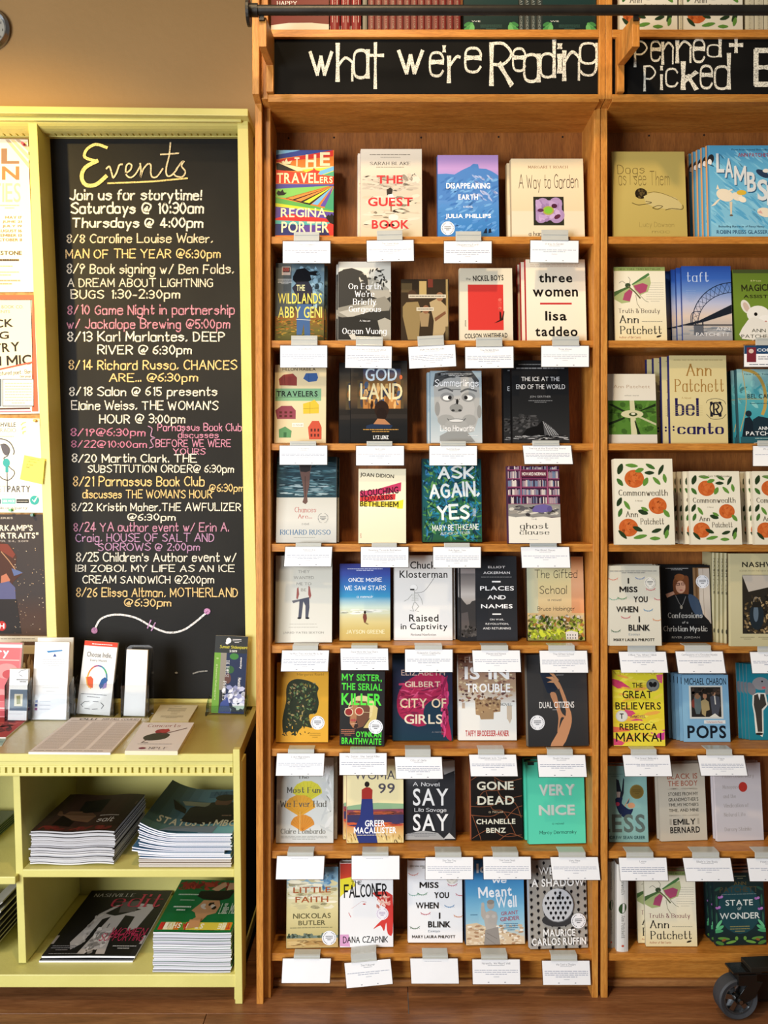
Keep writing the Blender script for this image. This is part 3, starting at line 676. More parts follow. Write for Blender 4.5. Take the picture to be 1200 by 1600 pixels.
book(2,(A1,390),(527,85,892,632),'black and white photo hardcover of a bent arm and shoulder','#b9b6ac',art,copies=[(-4,)])
def art(a):
    a.bg('#2c2218','#3a2c1c','#33281c'); a.r(965,235,1040,300,'#5a4a30').r(1090,220,1140,320,'#b49c66').r(1150,205,1185,265,'#6e3024').r(1275,200,1290,632,'#a08858')
    a.p([975,400,1000,370,1080,365,1100,420,1085,632,1010,632,975,470],'#8f7a50').e(1040,320,32,36,'#4a3424').p([1090,450,1120,430,1160,450,1150,540,1100,540],'#9c8460').e(1135,420,24,30,'#8a5f44').p([1160,370,1220,340,1280,400,1290,520,1240,632,1180,632,1190,500],'#b09a72').e(1232,330,26,32,'#94684a').p([1195,480,1270,430,1275,450,1200,505],'#7a5238').r(1270,540,1290,632,'#6a5a3c')
    a.r(1015,315,1275,340,'#cfc6b0').r(1070,405,1190,430,'#cfc6b0').m(1022,320,1268,334,1,'#4a4038').m(1078,411,1184,424,1,'#4a4038')
book(2,(A1,390),(962,207,1296,632),'small dark brown paperback with an old family snapshot','#20180f',art,t=.018,hard=False)
def art(a):
    a.bg('#dcd3bb','#e3dac2','#d8cfb8'); a.r(272,246,518,566,'#cf3a34').n(480,340,505,430,['#e0685a','#d6483e'],10,10,16,3,(1,1.6)); a.t('NICKEL BOYS',308,180,521,220,'#1c1a18','X',rot=-.03); a.line('the',260,198,292,214,'#1c1a18','H'); a.t('COLSON WHITEHEAD',247,588,543,622,'#1c1a18','X',rot=-.02)
    a.p([450,518,490,495,490,435,500,440,505,485,520,430,524,435,515,495,480,510],'#2c1814').t('A NOVEL',249,495,258,542,'#444','S')
book(2,(A2,390),(215,130,582,632),'cream hardcover with a large plain red rectangle','#c9c0a8',art,t=.024)
def art(a):
    a.bg('#eee3cc','#f0e6d0','#e9dec6'); a.m(708,100,1045,122,2,'#c9a890',5,3,False)
    a.t('three',767,165,1000,232,'#17130f','X').t('women',722,280,1037,332,'#17130f','X').r(772,374,992,387,'#c23232').t('lisa',806,432,955,500,'#17130f','X').t('taddeo',735,540,1028,610,'#17130f','X')
book(2,(A2,390),(676,68,1090,632),'cream hardcover with heavy black lower-case title and red bar','#b32a2a',art,copies=[(-5,),(-8,)],t=.03)
# ---- third row
def house(a,x0,y0,x1,y1,c,roof=1):
    w=x1-x0; h=y1-y0
    a.p([x0,y0+h*.35,x0+w*.3,y0,x1-w*.2,y0,x1,y0+h*.35,x1,y1,x0+w*.1,y1],c)
    for i in range(3):
        for j in range(2): a.r(x0+w*(.2+.25*i),y0+h*(.42+.28*j),x0+w*(.33+.25*i),y0+h*(.58+.28*j),'#00000a' if c=='#3b5d93' else '#5a2a22')
def art(a):
    a.bg('#dccaa0','#dfcda4','#dac79e'); a.t('HELON HABILA',137,110,368,132,'#3c2f28','B'); a.r(88,258,408,345,'#7fae84').t('TRAVELERS',98,275,383,315,'#1d2420','X').l([88,325,200,318,390,322],2,'#2b3a30',True)
    a.p([112,190,145,160,210,152,238,180,238,238,118,236],'#8c3e38').l([150,160,155,236],2,'#5a2420').p([282,188,300,150,375,148,386,180,375,205,320,213],'#3b5d93').l([320,210,318,152],2,'#26406e')
    house(a,90,380,232,472,'#8f4450'); a.p([282,365,335,350,362,336,392,372,392,432,284,436],'#d9b93a').l([284,400,392,396],2,'#8d7420').l([330,352,330,434],2,'#8d7420'); a.p([116,545,160,525,205,555,200,602,118,602],'#5f9160').r(150,565,170,600,'#3d6a42'); house(a,318,486,412,614,'#c4523a'); a.r(208,500,288,528,'#f2ead6').line('a novel',214,506,282,520,'#555','H')
book(3,(A1,550),(85,90,442,632),'tan hardcover with little coloured houses and a green band','#c9b68c',art)
def art(a):
    a.bg('#2a2c2e','#3a332a','#6a5236','#2a2622','#191a1b','#181818'); a.r(660,200,980,400,'#54462f').g(700,120,960,400,['#3a4a6a','#7a5a34','#c88a4a','#b0763c']).n(665,210,980,400,['#c8a060','#3a3a44','#8a5a2c','#e0b070','#4a5a74'],50,14,40,5,(-.1,.1)); a.r(615,400,1005,440,'#26221e').r(615,440,1005,470,'#2f2a26'); a.e(962,178,10,16,'#d0683c')
    a.t('GOD',715,112,935,205,'#cfe0ea','B').t('LAND',680,222,972,335,'#e8d8a8','B')
    a.e(828,405,50,62,'#2a1a12').e(828,440,36,46,'#221510').p([770,510,800,470,850,475,890,512],'#b07a54').p([722,520,760,508,890,514,905,520,890,540,720,540],'#1f2f4a'); a.m(700,540,945,568,2,'#c09048',8).t('LYZ LENZ',770,588,876,614,'#f0f0f0','X')
book(3,(A1,550),(613,62,1006,632),'dark hardcover of a woman seen from behind facing glowing light','#131313',art,copies=[(-19,)],t=.03)
def art(a):
    a.bg('#9fb2bb','#aab9c0','#a2b1b8','#c3cccf'); a.p([35,230,60,140,170,132,300,135,345,190,355,300,350,450,310,560,190,590,90,540,40,420],'#a9aaa8').p([30,240,45,150,140,132,300,132,350,200,345,250,300,180,200,170,110,190,60,230],'#4a4c4d').n(60,135,330,190,['#3a3c3e','#5e6062','#2c2e30'],30,30,5,4,(-.5,.1))
    a.e(190,400,130,130,'#b2b2b0').e(60,400,18,50,'#8d8e8c').e(350,420,16,46,'#8d8e8c').e(120,480,60,40,'#9b9c9a').e(280,480,50,40,'#9b9c9a')
    for cx in (128,275): a.e(cx,318,48,34,'#8f908f').e(cx,324,38,24,'#7d7e7e').e(cx,323,31,18,'#ececea')
    a.e(146,322,13,14,'#1e1e1f').e(258,322,13,14,'#1e1e1f').l([70,270,120,255,165,275],12,'#5b5c5d',True).l([225,280,270,260,330,275],12,'#5b5c5d',True).e(190,395,46,30,'#8a8b89').e(168,412,12,8,'#333').e(216,412,12,8,'#333')
    a.e(190,510,80,34,'#a1a2a0').l([128,470,150,488,190,494,232,488,254,468],5,'#555655',True).e(190,484,50,9,'#d4d5d3').l([140,478,190,470,240,478],3,'#6a6b6a',True).l([180,330,210,350],2,'#111').e(197,350,8,20,'#161616').l([180,372,214,330],2,'#111').p([75,590,130,560,260,560,320,632,75,632],'#8f9190')
    a.line('Summerlings',42,195,348,240,'#fff','H',wt=.9).m(160,260,222,268,1,'#555').line('Lisa Howorth',78,518,315,555,'#fff','H',wt=.8).m(270,585,340,592,1,'#eee').m(85,150,300,170,2,'#d5d8da')
book(3,(A2,550),(12,132,368,630),'grey portrait hardcover of a cross-eyed child\'s face','#7b96a6',art,copies=[(-4,)])
def art(a):
    a.bg('#141518','#18191b','#1b1c1e','#232425','#2c2c2d'); a.m(625,80,790,94,1,'#7d8084',9).m(610,104,948,124,1,'#85888c',10); a.t('THE ICE AT THE',645,175,910,205,'#d6d8da','S').t('END OF THE WORLD',608,228,948,262,'#d6d8da','S').t('JON GERTNER',702,308,848,326,'#8d8f92','S').m(692,338,860,360,2,'#77797c')
    a.n(580,430,760,570,['#3a3a3b','#4c4c4d','#2e2e2f'],50,24,12,3,(-.6,.3)); a.p([640,590,680,540,750,520,790,480,830,520,870,560,910,600,640,600],'#0e0e0f').p([790,485,850,530,900,590,800,585],'#4f5052')
    for i in range(5): a.l([790+i*18,490+i*14,835+i*16,590],2.5,'#bdbec0')
    a.n(578,575,972,628,['#1a1a1b','#8a8b8d','#3c3c3e','#c5c6c8','#111'],90,26,4,9,(-.15,.15))
book(3,(A2,550),(578,58,974,630),'thick black hardcover with a pale iceberg at the foot','#0c0c0d',art,t=.045,copies=[(-10,)],lean=.08)
# ---- fourth row
def art(a):
    a.bg('#27404a','#2f4b55'); a.r(98,60,515,350,'#2a434c'); a.n(98,65,515,350,['#3a5c66','#1c3038','#4a6f78','#22363e','#6d8d94'],150,44,5,4,(-.12,.12)); a.n(98,240,515,345,['#8ba3a8','#5d7f88','#a9bcc0'],40,40,4,6,(-.1,.1)); a.r(98,345,515,655,'#cfcdc2').g(98,345,515,655,['#cac8bd','#d6d4ca','#bfc0bb'])
    a.p([252,115,340,115,330,170,325,260,310,330,315,375,300,392,278,378,290,340,278,250,262,180],'#6a5048').p([255,115,335,115,330,160,300,170,262,165],'#2a2626').l([296,200,298,340],5,'#4a3630')
    a.line('Chances',225,412,375,446,'#b5605a','R').line('Are...',247,462,345,488,'#b5605a','R').line('a novel',275,518,325,534,'#777','H').line('RICHARD RUSSO',125,568,475,600,'#4d7397','R',wt=1.4).m(220,616,370,624,1,'#8a8a84')
    a.seal(422,487,42,'#d2d0c6')
book(4,(A1,700),(98,62,515,655),'hardcover of legs standing above dark sea water','#9a9a92',art,copies=[(3,)],yb=848)
def art(a):
    a.bg('#f0e6c6','#f2e9cc','#eadfbd'); a.t('JOAN DIDION',678,178,914,212,'#2c2416','X',rot=.06); a.p([676,302,800,285,965,238,962,300,780,328,676,338],'#c23a62').p([676,340,780,330,925,318,922,358,780,368,676,370],'#cf3a3a').p([930,370,980,358,975,420,935,420],'#dfe03a').p([676,372,800,370,945,368,940,412,676,402],'#e3d24a')
    a.t('SLOUCHING',680,280,945,328,'#3a1020','X',rot=-.1).t('TOWARDS',680,330,905,364,'#3a1020','X',rot=-.04).t('BETHLEHEM',678,368,945,408,'#3a3010','X',rot=.02).t('FSG',680,590,688,620,'#a33','S')
book(4,(A1,700),(667,146,997,656),'plain cream paperback with pink, red and yellow curved lettering','#e2d6b2',art,t=.02,hard=False,yb=849)
def art(a):
    a.bg('#1f4a4e','#1d5a62','#2a5a3a'); a.n(-45,78,366,656,['#1f6a86','#2a8aa6','#2f6a44','#4a8a4a','#16384a','#6aa05a','#123a34','#3d7fae'],460,34,8,11)
    a.t('ASK',60,122,320,222,'#eef4f0','H',wt=1.5,rot=-.03).t('AGAIN,',0,238,355,352,'#eef4f0','H',wt=1.5,rot=-.06).t('YES',55,392,285,506,'#eef4f0','H',wt=1.6,rot=-.06).t('a novel',305,405,325,480,'#eef4f0','H').t('MARY BETH KEANE',22,532,345,578,'#eef4f0','H',wt=1.1,rot=-.03).t('AUTHOR OF FEVER',78,585,285,606,'#e6eee8','H',rot=-.03)
book(4,(A2,700),(-45,75,366,656),'blue-green brushstroke hardcover with white hand-painted title','#1a2c38',art,yb=847)
def art(a):
    a.bg('#5a2f4c'); a.r(550,126,912,480,'#4d2440')
    R=random.Random(8)
    for r,(ya,yb_) in enumerate([(128,150),(160,212),(222,270),(284,328),(340,388)]):
        for (xa,xb) in ((552,636),(646,822),(832,910)):
            if r==1 and xa==646: continue
            x=xa
            while x<xb-6: ww=R.uniform(5,11); a.r(x,ya+R.uniform(0,10),x+ww-1,yb_,R.choice(['#cfc2bc','#8f8796','#b59aa0','#3a2740','#dcd2c8','#6f7f9a','#a08a98','#2e2238'])); x+=ww
        a.r(550,yb_,912,yb_+7,'#8a3f62')
    a.r(636,126,646,390,'#9a4f70').r(822,126,832,390,'#9a4f70').r(642,158,824,206,'#5c2238').t('HOWARD NORMAN',650,170,814,194,'#efe6de','X')
    a.r(550,392,912,480,'#8d8a84').n(552,392,910,476,['#cfc9bc','#5d5a5c','#9a938a','#3a3638'],40,34,10,4,(-.3,.3)).p([715,430,740,400,800,392,850,405,850,440,790,450,720,445],'#6b5f9a').e(838,425,18,20,'#5d5288')
    a.p([550,474,600,482,660,476,720,484,790,478,850,486,912,482,912,660,550,660],'#e9e4d6'); a.t('THE',708,492,748,500,'#555','S').line('ghost',628,524,826,560,'#2a2724','R').line('clause',625,570,832,600,'#2a2724','R').m(688,632,755,640,1,'#bbb')
book(4,(A2,700),(550,126,912,660),'hardcover with a purple library photo above torn white paper','#4a2c48',art,yb=849,t=.028,yaw=.03)
# ---- fifth row
def art(a):
    a.bg('#c9c8ba','#d6d5ca','#dddcd3'); a.g(92,80,200,680,['#a8a594','#d4d3c8'],True)
    a.t('THEY',247,183,328,203,'#8d8a82','S').t('WANTED',217,224,357,246,'#8d8a82','S').t('ME TO',237,268,340,288,'#8d8a82','S').t('BE',268,310,305,330,'#8d8a82','S')
    a.p([240,310,250,300,256,350,246,385,236,380],'#9a5a54').p([320,290,330,300,340,360,330,385,318,350],'#9a5a54').p([205,395,260,385,262,398,215,412],'#6a6a70').p([258,385,325,370,328,440,318,520,300,520,300,430,285,400,272,515,250,520,256,440],'#4f5260').e(258,515,14,7,'#26262a').e(314,515,14,7,'#26262a')
    a.m(190,552,380,560,1,'#b5b2a8').m(185,574,388,582,1,'#b5b2a8').t('JARED YATES SEXTON',148,608,428,626,'#8d8a82','S')
book(5,(A1,850),(92,82,484,682),'pale grey hardcover with a headless man\'s legs and title letters','#8d8a7c',art,yb=1004,yaw=.02)
def art(a):
    a.bg('#3a3f8c','#3c52a4','#3a78bc','#3f9ac8','#cfe0d2','#d9cd96','#cdb872','#c9ae66'); a.n(540,440,885,500,['#e8ece0','#d8dcc0','#eef0e6'],20,60,8,3,(-.05,.05)); a.m(590,168,835,190,2,'#c8cfe8',4)
    a.line('ONCE MORE',597,238,830,262,'#fff','H',wt=1.1).line('WE SAW STARS',568,292,858,320,'#fff','H',wt=1.1).line('a memoir',655,358,770,374,'#fff','H').line('JAYSON GREENE',582,596,850,620,'#f4ecc8','H',wt=1.1)
    a.e(712,475,8,11,'#2a1a16').p([700,486,722,486,726,515,718,545,706,545,698,510],'#7a4234').p([706,545,722,545,740,556,730,560],'#8d7a4c')
book(5,(A1,850),(537,138,888,668),'beach-scene hardcover, blue sky above sand with a tiny walker','#3c4468',art,yb=1001)
def art(a):
    a.bg('#dfdfda','#e9e9e6','#efefee'); a.t('Chuck',1027,120,1205,172,'#23201e','B').t('Klosterman',953,184,1286,236,'#23201e','B').t('Raised',1018,490,1222,540,'#23201e','B').t('in Captivity',960,552,1284,606,'#23201e','B').t('Fictional Nonfiction',1030,622,1204,638,'#555','B')
    a.e(1052,305,28,24,'#f8f8f6').e(1052,305,28,24,'#cfcfca').e(1050,302,24,20,'#f4f4f1').r(1026,312,1056,322,'#2a2a2a').l([1060,340,1120,330,1170,270,1205,215],2.5,'#444',True).l([1056,330,1058,400],5,'#b5b5ae')
    for i in range(5): a.l([1038,350+i*11,1082,347+i*11],4,'#c9c9c2')
    a.l([1040,350,1010,385,985,398],4,'#b5b5ae').l([1082,350,1105,385,1112,420],4,'#b5b5ae').l([1055,405,1040,440,1050,468,1026,462],4,'#aaaaa4').l([1062,405,1085,435,1060,465,1085,470],4,'#aaaaa4')
book(5,(A1,850),(915,78,1318,668),'white paperback with a small walking skeleton in the centre','#cfcfca',art,yb=1000,copies=[(5,)],t=.02)
def art(a):
    a.bg('#2b2d31','#28292c','#303237'); a.r(218,84,330,665,'#25262a'); a.r(222,170,324,420,'#8d8684').g(222,205,322,420,['#6a6564','#8f8884','#c9c2bb','#a09890']); a.p([222,370,240,395,262,420,285,415,300,395,324,390,324,640,222,640],'#3f3c3b').p([225,480,270,470,280,560,255,600,225,590],'#5d5654'); a.n(222,560,330,650,['#4a4745','#5c5855','#35322f'],24,18,8,3)
    a.t('ELLIOT',414,152,533,168,'#e4e4e4','B').t('ACKERMAN',381,190,566,208,'#e4e4e4','B').m(365,224,580,234,1,'#9a9a9a'); a.r(440,256,500,266,'#f2f2f2').r(440,481,500,490,'#f2f2f2'); a.t('PLACES',357,292,592,322,'#fff','B').t('AND',407,355,534,383,'#fff','B').t('NAMES',362,416,581,445,'#fff','B').t('ON WAR,',422,516,520,530,'#ddd','B').t('REVOLUTION,',392,546,552,560,'#ddd','B').t('AND RETURNING',374,575,566,590,'#ddd','B')
book(5,(A2,850),(218,84,612,668),'charcoal hardcover with white spaced title and a ruined window photo','#1c1c1e',art,yb=1001,copies=[(-3,)])
def art(a):
    a.bg('#a8b8a4','#d4cfa0','#e3d49c','#e8cf9a','#d8b884','#b8a878','#8a8a4a'); a.g(990,90,1078,480,['#d8a070','#e0b088','#d89868']).g(683,90,760,480,['#b0b8a0','#d8d0a8'],True)
    a.line('The Gifted',738,182,1036,236,'#2a2622','H',wt=.65).line('School',770,290,960,345,'#2a2622','H',wt=.65).line('a novel',825,380,920,396,'#555','H').line('Bruce Holsinger',752,436,1012,462,'#2a2622','H',wt=.8)
    a.n(683,490,1076,665,['#5d6e28','#8fa03a','#39481c','#b8c04a','#6a5a34','#c8b898','#7a8a30','#2e3a18','#d8d0c0','#a8743c'],300,17,12,6); a.n(683,590,1076,665,['#c9d43e','#a8b83a','#8d9a30'],50,22,14,7); a.p([945,610,985,600,1030,612,1030,662,948,662],'#d8d6d0')
    for i in range(4): a.r(955+i*18,625,962+i*18,636,'#6a6a6a').r(955+i*18,645,962+i*18,655,'#6a6a6a')
book(5,(A2,850),(683,88,1077,668),'pastel sunset hardcover above green treetops and a white house','#3d2c20',art,yb=1001)
# ---- sixth row
def art(a):
    a.bg('#d29a2a','#daa534','#dca838'); a.t('Margaret Renkl',238,188,425,210,'#8a6a20','S').p([165,300,185,250,240,228,330,245,388,285,380,330,392,390,385,440,370,470,330,475,325,500,335,540,345,570,300,560,260,580,230,625,190,590,150,610,140,520,155,430,165,380],'#2b3320',True)
    a.n(170,250,375,560,['#3f4f2c','#1f2818','#5d6e3c','#8a7a3a','#4a3a24','#6d8a5a','#b09a6a'],150,12,6,3); a.n(140,555,340,625,['#2b3320','#d9a434','#1f2818'],30,10,4,5); a.seal(385,533,48); a.m(330,600,405,640,3,'#b98f30')
book(6,(A1,1010),(98,112,458,668),'golden yellow hardcover with a head silhouette filled with foliage','#a8741e',art,yb=1160)
def art(a):
    a.bg('#1d1b1a'); a.t('MY SISTER,',545,192,826,250,'#4fdc3a','X').t('THE SERIAL',545,258,828,308,'#4fdc3a','X'); a.e(690,430,96,86,'#d9c98e').p([770,400,800,430,790,510,740,570,700,570,760,480],'#cdbb78').p([600,420,640,380,720,385,745,430,740,500,700,560,640,580,605,540],'#6a4430').p([610,430,625,560,650,578,665,560,640,470],'#2e1c16').p([620,400,660,385,650,520,630,575,605,540],'#a8724c')
    a.t('KILLER',545,330,825,412,'#4fdc3a','X',c2='#58e044').e(597,462,31,30,'#d9c3a0').e(597,462,25,24,'#8a2622').e(670,455,31,30,'#d9c3a0').e(670,455,25,24,'#a83a2e').l([572,440,622,425],4,'#f0d8b8').e(630,518,22,9,'#a84a44').l([612,545,655,540],4,'#dcae90')
    a.l([700,460,760,462],3,'#c9b88a').l([640,500,640,600],1,'#111').m(545,580,640,628,4,'#c87a5a').t('OYINKAN',650,595,826,634,'#4fdc3a','X').t('BRAITHWAITE',550,640,826,684,'#4fdc3a','X').seal(786,560,50)
book(6,(A1,1010),(536,172,846,692),'black hardcover with neon green title over a woman in red glasses','#4a2420',art,yb=1165,yaw=-.09,t=.024)
def art(a):
    a.bg('#1d3446','#2a2a44','#26344a','#1b3848'); a.p([940,330,1000,240,1120,180,1240,190,1290,260,1280,420,1310,600,1300,640,1240,560,1180,520,1080,540,990,500,940,440],'#a8284e',True).n(945,230,1290,500,['#c23a62','#8a1f42','#d0507a','#7a2444'],110,34,7,3,(-.9,.5)); a.p([1130,400,1230,360,1260,480,1250,600,1130,520],'#1f3648',True).n(1230,200,1305,610,['#b83060','#d04a7c','#8a2248'],40,12,44,4,(-.2,.3))
    a.t('ELIZABETH',965,160,1268,198,'#d8b8a8','S').t('GILBERT',990,238,1236,276,'#e0c8b0','B').t('CITY OF',955,352,1276,415,'#e6cdaa','B').t('GIRLS',985,458,1248,522,'#ecdcc0','B').t('A NOVEL',1175,572,1260,580,'#8a8a90','S')
book(6,(A1,1010),(905,58,1320,632),'navy hardcover with magenta feathers and pale gold capitals','#1c2c3c',art,yb=1154,t=.03)
def art(a):
    a.bg('#8f6a5c','#9a7a68','#b49a7c','#e9e8e2','#ebebe6','#e6e6e0'); a.r(205,380,606,632,'#e8e8e2')
    a.n(206,62,604,380,['#8a5f50','#b89a7a','#6a4a44','#cdb894','#a8806a','#5a403c','#d8cba8'],220,16,10,5,(0,.01),4); a.p([320,360,500,360,495,440,450,445,448,490,358,492,352,465,325,460],'#a88a66').n(322,330,490,450,['#8d6a4c','#c4a67c','#6a4c3c'],44,12,8,3,(0,.01),4).r(230,380,250,418,'#c0aa94').r(540,400,575,490,'#c9b9a4').p([545,490,572,490,560,520],'#c9b9a4')
    a.t('FLEISHMAN',250,70,590,112,'#f4f2ee','X').t('IS IN',250,138,560,225,'#f4f4f2','X').t('TROUBLE',258,252,566,312,'#f6f6f4','X').t('TAFFY BRODESSER-AKNER',252,564,553,604,'#b8373a','X'); a.t('A NOVEL',470,382,580,402,'#3a3430','H')
book(6,(A2,1010),(205,58,606,630),'white hardcover with an upside-down brick city and red author name','#c9c4ba',art,yb=1152)
def art(a):
    a.bg('#353536','#39393a','#2f2f30'); a.p([780,180,880,185,905,300,850,330,830,320],'#232b3a').p([850,330,890,325,910,400,935,470,985,500,985,520,930,490,912,540,905,595,895,590,905,500,890,430],'#b8835f',True).p([905,260,920,255,955,340,980,420,998,480,990,560,930,692,845,692,895,600,930,520,960,450],'#c08a64',True)
    a.p([822,215,870,210,900,235,925,280,910,300,880,255,830,250,870,235],'#c49068').p([850,188,880,190,915,235,905,250,880,215],'#c49068').t('DUAL CITIZENS',773,385,1018,428,'#f2f0ec','S').m(865,436,905,444,1,'#aaa').m(895,195,950,205,1,'#aaa').seal(757,527,51)
book(6,(A2,1010),(690,58,1113,690),'dark grey hardcover with two clasped bare arms and a round sticker','#5f5a50',art,yb=1166,yaw=.06,t=.03)
# ---- seventh row
def art(a):
    a.bg('#b9bdb6','#c9ccc8','#cfd2ce'); a.n(400,100,495,600,['#d6d8d6','#c0c4c2'],12,60,14,3)
    def leaf(cx,cy,r,c,c2):
        pts=[cx,cy+r*.75]
        for i in range(13):
            t=math.pi+math.pi*i/12; pts+=[cx+r*math.cos(t)*1.05, cy+r*.1+r*.9*math.sin(t)*(.95+.05*(i%2))]
        a.p(pts,c)
        for i in range(9): t=math.pi+math.pi*(i+1)/10; a.l([cx,cy+r*.6,cx+r*.95*math.cos(t),cy+r*.1+r*.8*math.sin(t)],1.5,c2)
    leaf(312,300,98,'#c9c23c','#a8a22c'); a.l([310,330,270,400],4,'#b0962c'); leaf(262,400,100,'#d39a34','#b87e22'); leaf(280,520,78,'#d08a34','#b06c20'); a.l([262,440,262,575],4,'#e8c070')
    a.line('The',245,188,320,208,'#54524c','R').line('Most Fun',170,270,402,306,'#5a5850','R',wt=1.3).line('We Ever Had',122,364,445,404,'#5a5850','R',wt=1.3).line('Claire Lombardo',130,558,438,590,'#6a6860','R').m(130,604,452,634,3,'#77756c',9,2)
book(7,(A1,1170),(98,60,494,655),'pale grey hardcover with three yellow ginkgo leaves','#8f8c80',art,yb=1317,copies=[(5,)],t=.028)
def art(a):
    a.bg('#e8dca8','#efe4b0','#f0e6b8','#8a5a4a','#5a4060','#c8543a','#d8a868','#e0d090'); a.r(587,80,980,405,'#ece0ae').p([590,400,700,385,800,378,980,385,980,420,590,425],'#8fb28a').n(590,415,980,500,['#9a4a34','#6a3a3a','#b85a3c','#c87048'],60,50,8,3,(-.1,.1)).r(590,460,980,520,'#3f3a5c').n(590,500,980,560,['#c8523c','#3a3a5e','#e07040'],40,60,6,4,(-.08,.08)).n(590,580,980,655,['#f0e2a8','#c8a860','#e8d090','#6a5a44'],70,18,4,5,(.9,1.6))
    a.e(727,248,17,20,'#241c1a').p([690,285,720,268,745,270,765,288,762,350,690,352],'#a8342c').p([690,350,765,350,770,440,775,520,800,655,670,655,640,560,680,470],'#2f3a78')
    a.t('WOMAN',640,150,980,215,'#54505a','S').t('99',806,242,920,312,'#54505a','B').t('GREER',713,498,852,542,'#fff','X').t('MACALLISTER',636,545,930,590,'#fff','X').m(660,596,900,606,1,'#f4ecd0')
book(7,(A1,1170),(587,70,980,655),'hardcover of a woman in a long blue skirt facing a sunset field','#c8a888',art,yb=1317,copies=[(-6,)],yaw=.02)
def art(a):
    a.bg('#6a6a6c','#323336','#232427','#2a2b2e'); a.p([1370-1155,60,1370,60,1340,120],'#999'); a.p([100,90,180,70,182,170,120,200,98,150],'#a9a9a8').p([100,180,180,150,182,400,150,560,60,560,-20,300],'#2d2e32').p([100,600,140,560,182,600],'#c9c9c6').p([-165,570,-40,545,60,560,110,605,-165,605],'#a8a8a6')
    a.line('A Novel',-110,228,75,252,'#e8e8e8','H').t('SAY',-110,268,135,382,'#f0f0ee','B').line('Lila Savage',-100,398,122,420,'#e8e8e8','H').t('SAY',-110,436,135,548,'#f0f0ee','B').m(-150,560,50,590,3,'#77777a')
book(7,(A2,1170),(-165,80,184,608),'black and grey hardcover repeating a short white word','#45464a',art,yb=1306,t=.03)
def art(a):
    a.bg('#26221f','#1d1a18','#1a1716')
    for i,(p) in enumerate([[290,220,400,170,520,230,648,210],[290,400,420,400,560,350,648,330],[300,460,350,600,360,640],[460,210,500,330,600,380,640,480],[290,460,430,470,520,440,648,470],[400,300,440,420,520,440,600,600],[330,380,380,300,480,290,600,270],[300,620,420,560,520,610,640,600],[520,500,600,420,648,400],[480,640,560,590,648,620]]): a.l(p,4,'#8a5236',True)
    a.t('GONE',335,228,592,288,'#e6e2cc','X').t('DEAD',338,330,594,390,'#e6e2cc','X').line('a Novel',415,432,515,446,'#c9b89a','H').t('CHANELLE',328,488,600,524,'#e6e2cc','X').t('BENZ',396,550,532,584,'#e6e2cc','X')
book(7,(A2,1170),(292,75,650,635),'black hardcover crossed by thin copper vines','#a0563a',art,yb=1313,yaw=.03,t=.028)
def art(a):
    a.bg('#4fc4a4','#58ceae','#5cd2b2'); a.r(705,90,752,110,'#1d2a28'); a.t('VERY',788,250,1038,326,'#a8b0a8','X').t('VERY',782,246,1032,322,'#c4d2c8','X').t('NICE',782,392,1034,462,'#a8b0a8','X').t('NICE',778,388,1030,458,'#c4d2c8','X').line('a novel',870,510,952,524,'#1d4a3e','H').line('Marcy Dermansky',780,566,1038,588,'#1a3a34','H')
book(7,(A2,1170),(705,90,1102,656),'bright turquoise hardcover with silvery title letters','#46b898',art,yb=1318,copies=[(-3,)],t=.034,yaw=.05)
# ---- bottom row
def art(a):
    a.bg('#6f9ab4','#8fb2c4','#d8d4b0','#dccf98','#cfc28c','#c2b47c','#b8a878'); a.n(172,130,526,420,['#e6dfc0','#d6cc9c','#efe8cc','#cdc294'],70,50,16,3,(-.1,.1)); a.n(400,120,526,280,['#6f9ab8','#88aec4','#5f8cb0'],22,30,14,4); a.r(172,586,526,606,'#76867a').n(172,570,526,606,['#4d5a44','#6d7a6a','#39443a'],26,22,9,5).r(172,604,526,668,'#c2a46a').n(172,606,526,668,['#b08a54','#d0b47c','#8a6a40'],30,46,8,6,(-.2,.1))
    a.t('LITTLE',215,250,475,290,'#a8552c','B').t('FAITH',230,316,458,356,'#a8552c','B').t('NICKOLAS',215,432,475,468,'#5f5a3c','B').t('BUTLER',252,482,438,514,'#5f5a3c','B').m(195,525,490,538,1,'#8a8460').seal(465,605,50)
book(8,(A1,1330),(170,112,527,670),'hardcover of a wide cloudy sky over a golden field','#8a7c50',art,yb=1481,t=.028,yaw=.04)
def art(a):
    a.bg('#eeeeee'); a.p([540,85,640,85,620,150,540,210],'#b8382c').g(540,90,700,200,['#b0392e','#c8442e']).p([540,195,620,180,650,240,560,300,540,320],'#e0d43a').p([770,290,905,310,905,570,870,575,860,500,845,560,820,520,770,545,820,490,870,450,850,380,800,330],'#d2403a',True).n(790,300,890,420,['#e8a090','#c83a34','#f0c8b8'],26,26,8,3).p([540,580,600,580,610,665,540,660],'#d8a0c8')
    a.p([765,410,800,395,840,440,800,490,780,480],'#eeeeee').l([620,400,650,380,690,350],1.5,'#c88').e(708,370,10,5,'#c2403a').l([695,352,722,356],2,'#933').l([600,430,615,460],4,'#d06060'); a.t('THE',618,205,690,236,'#222','H',wt=1.3).t('FALCONER',565,225,865,325,'#1c1c1e','H',wt=1.4,rot=-.03).t('DANA CZAPNIK',560,592,872,640,'#222','H',wt=1.2).seal(832,438,44,'#f4f0f4','#a88ab0')
book(8,(A1,1330),(540,82,908,668),'white hardcover with a red and yellow sketched face','#d9d9d6',art,yb=1480,yaw=.02)
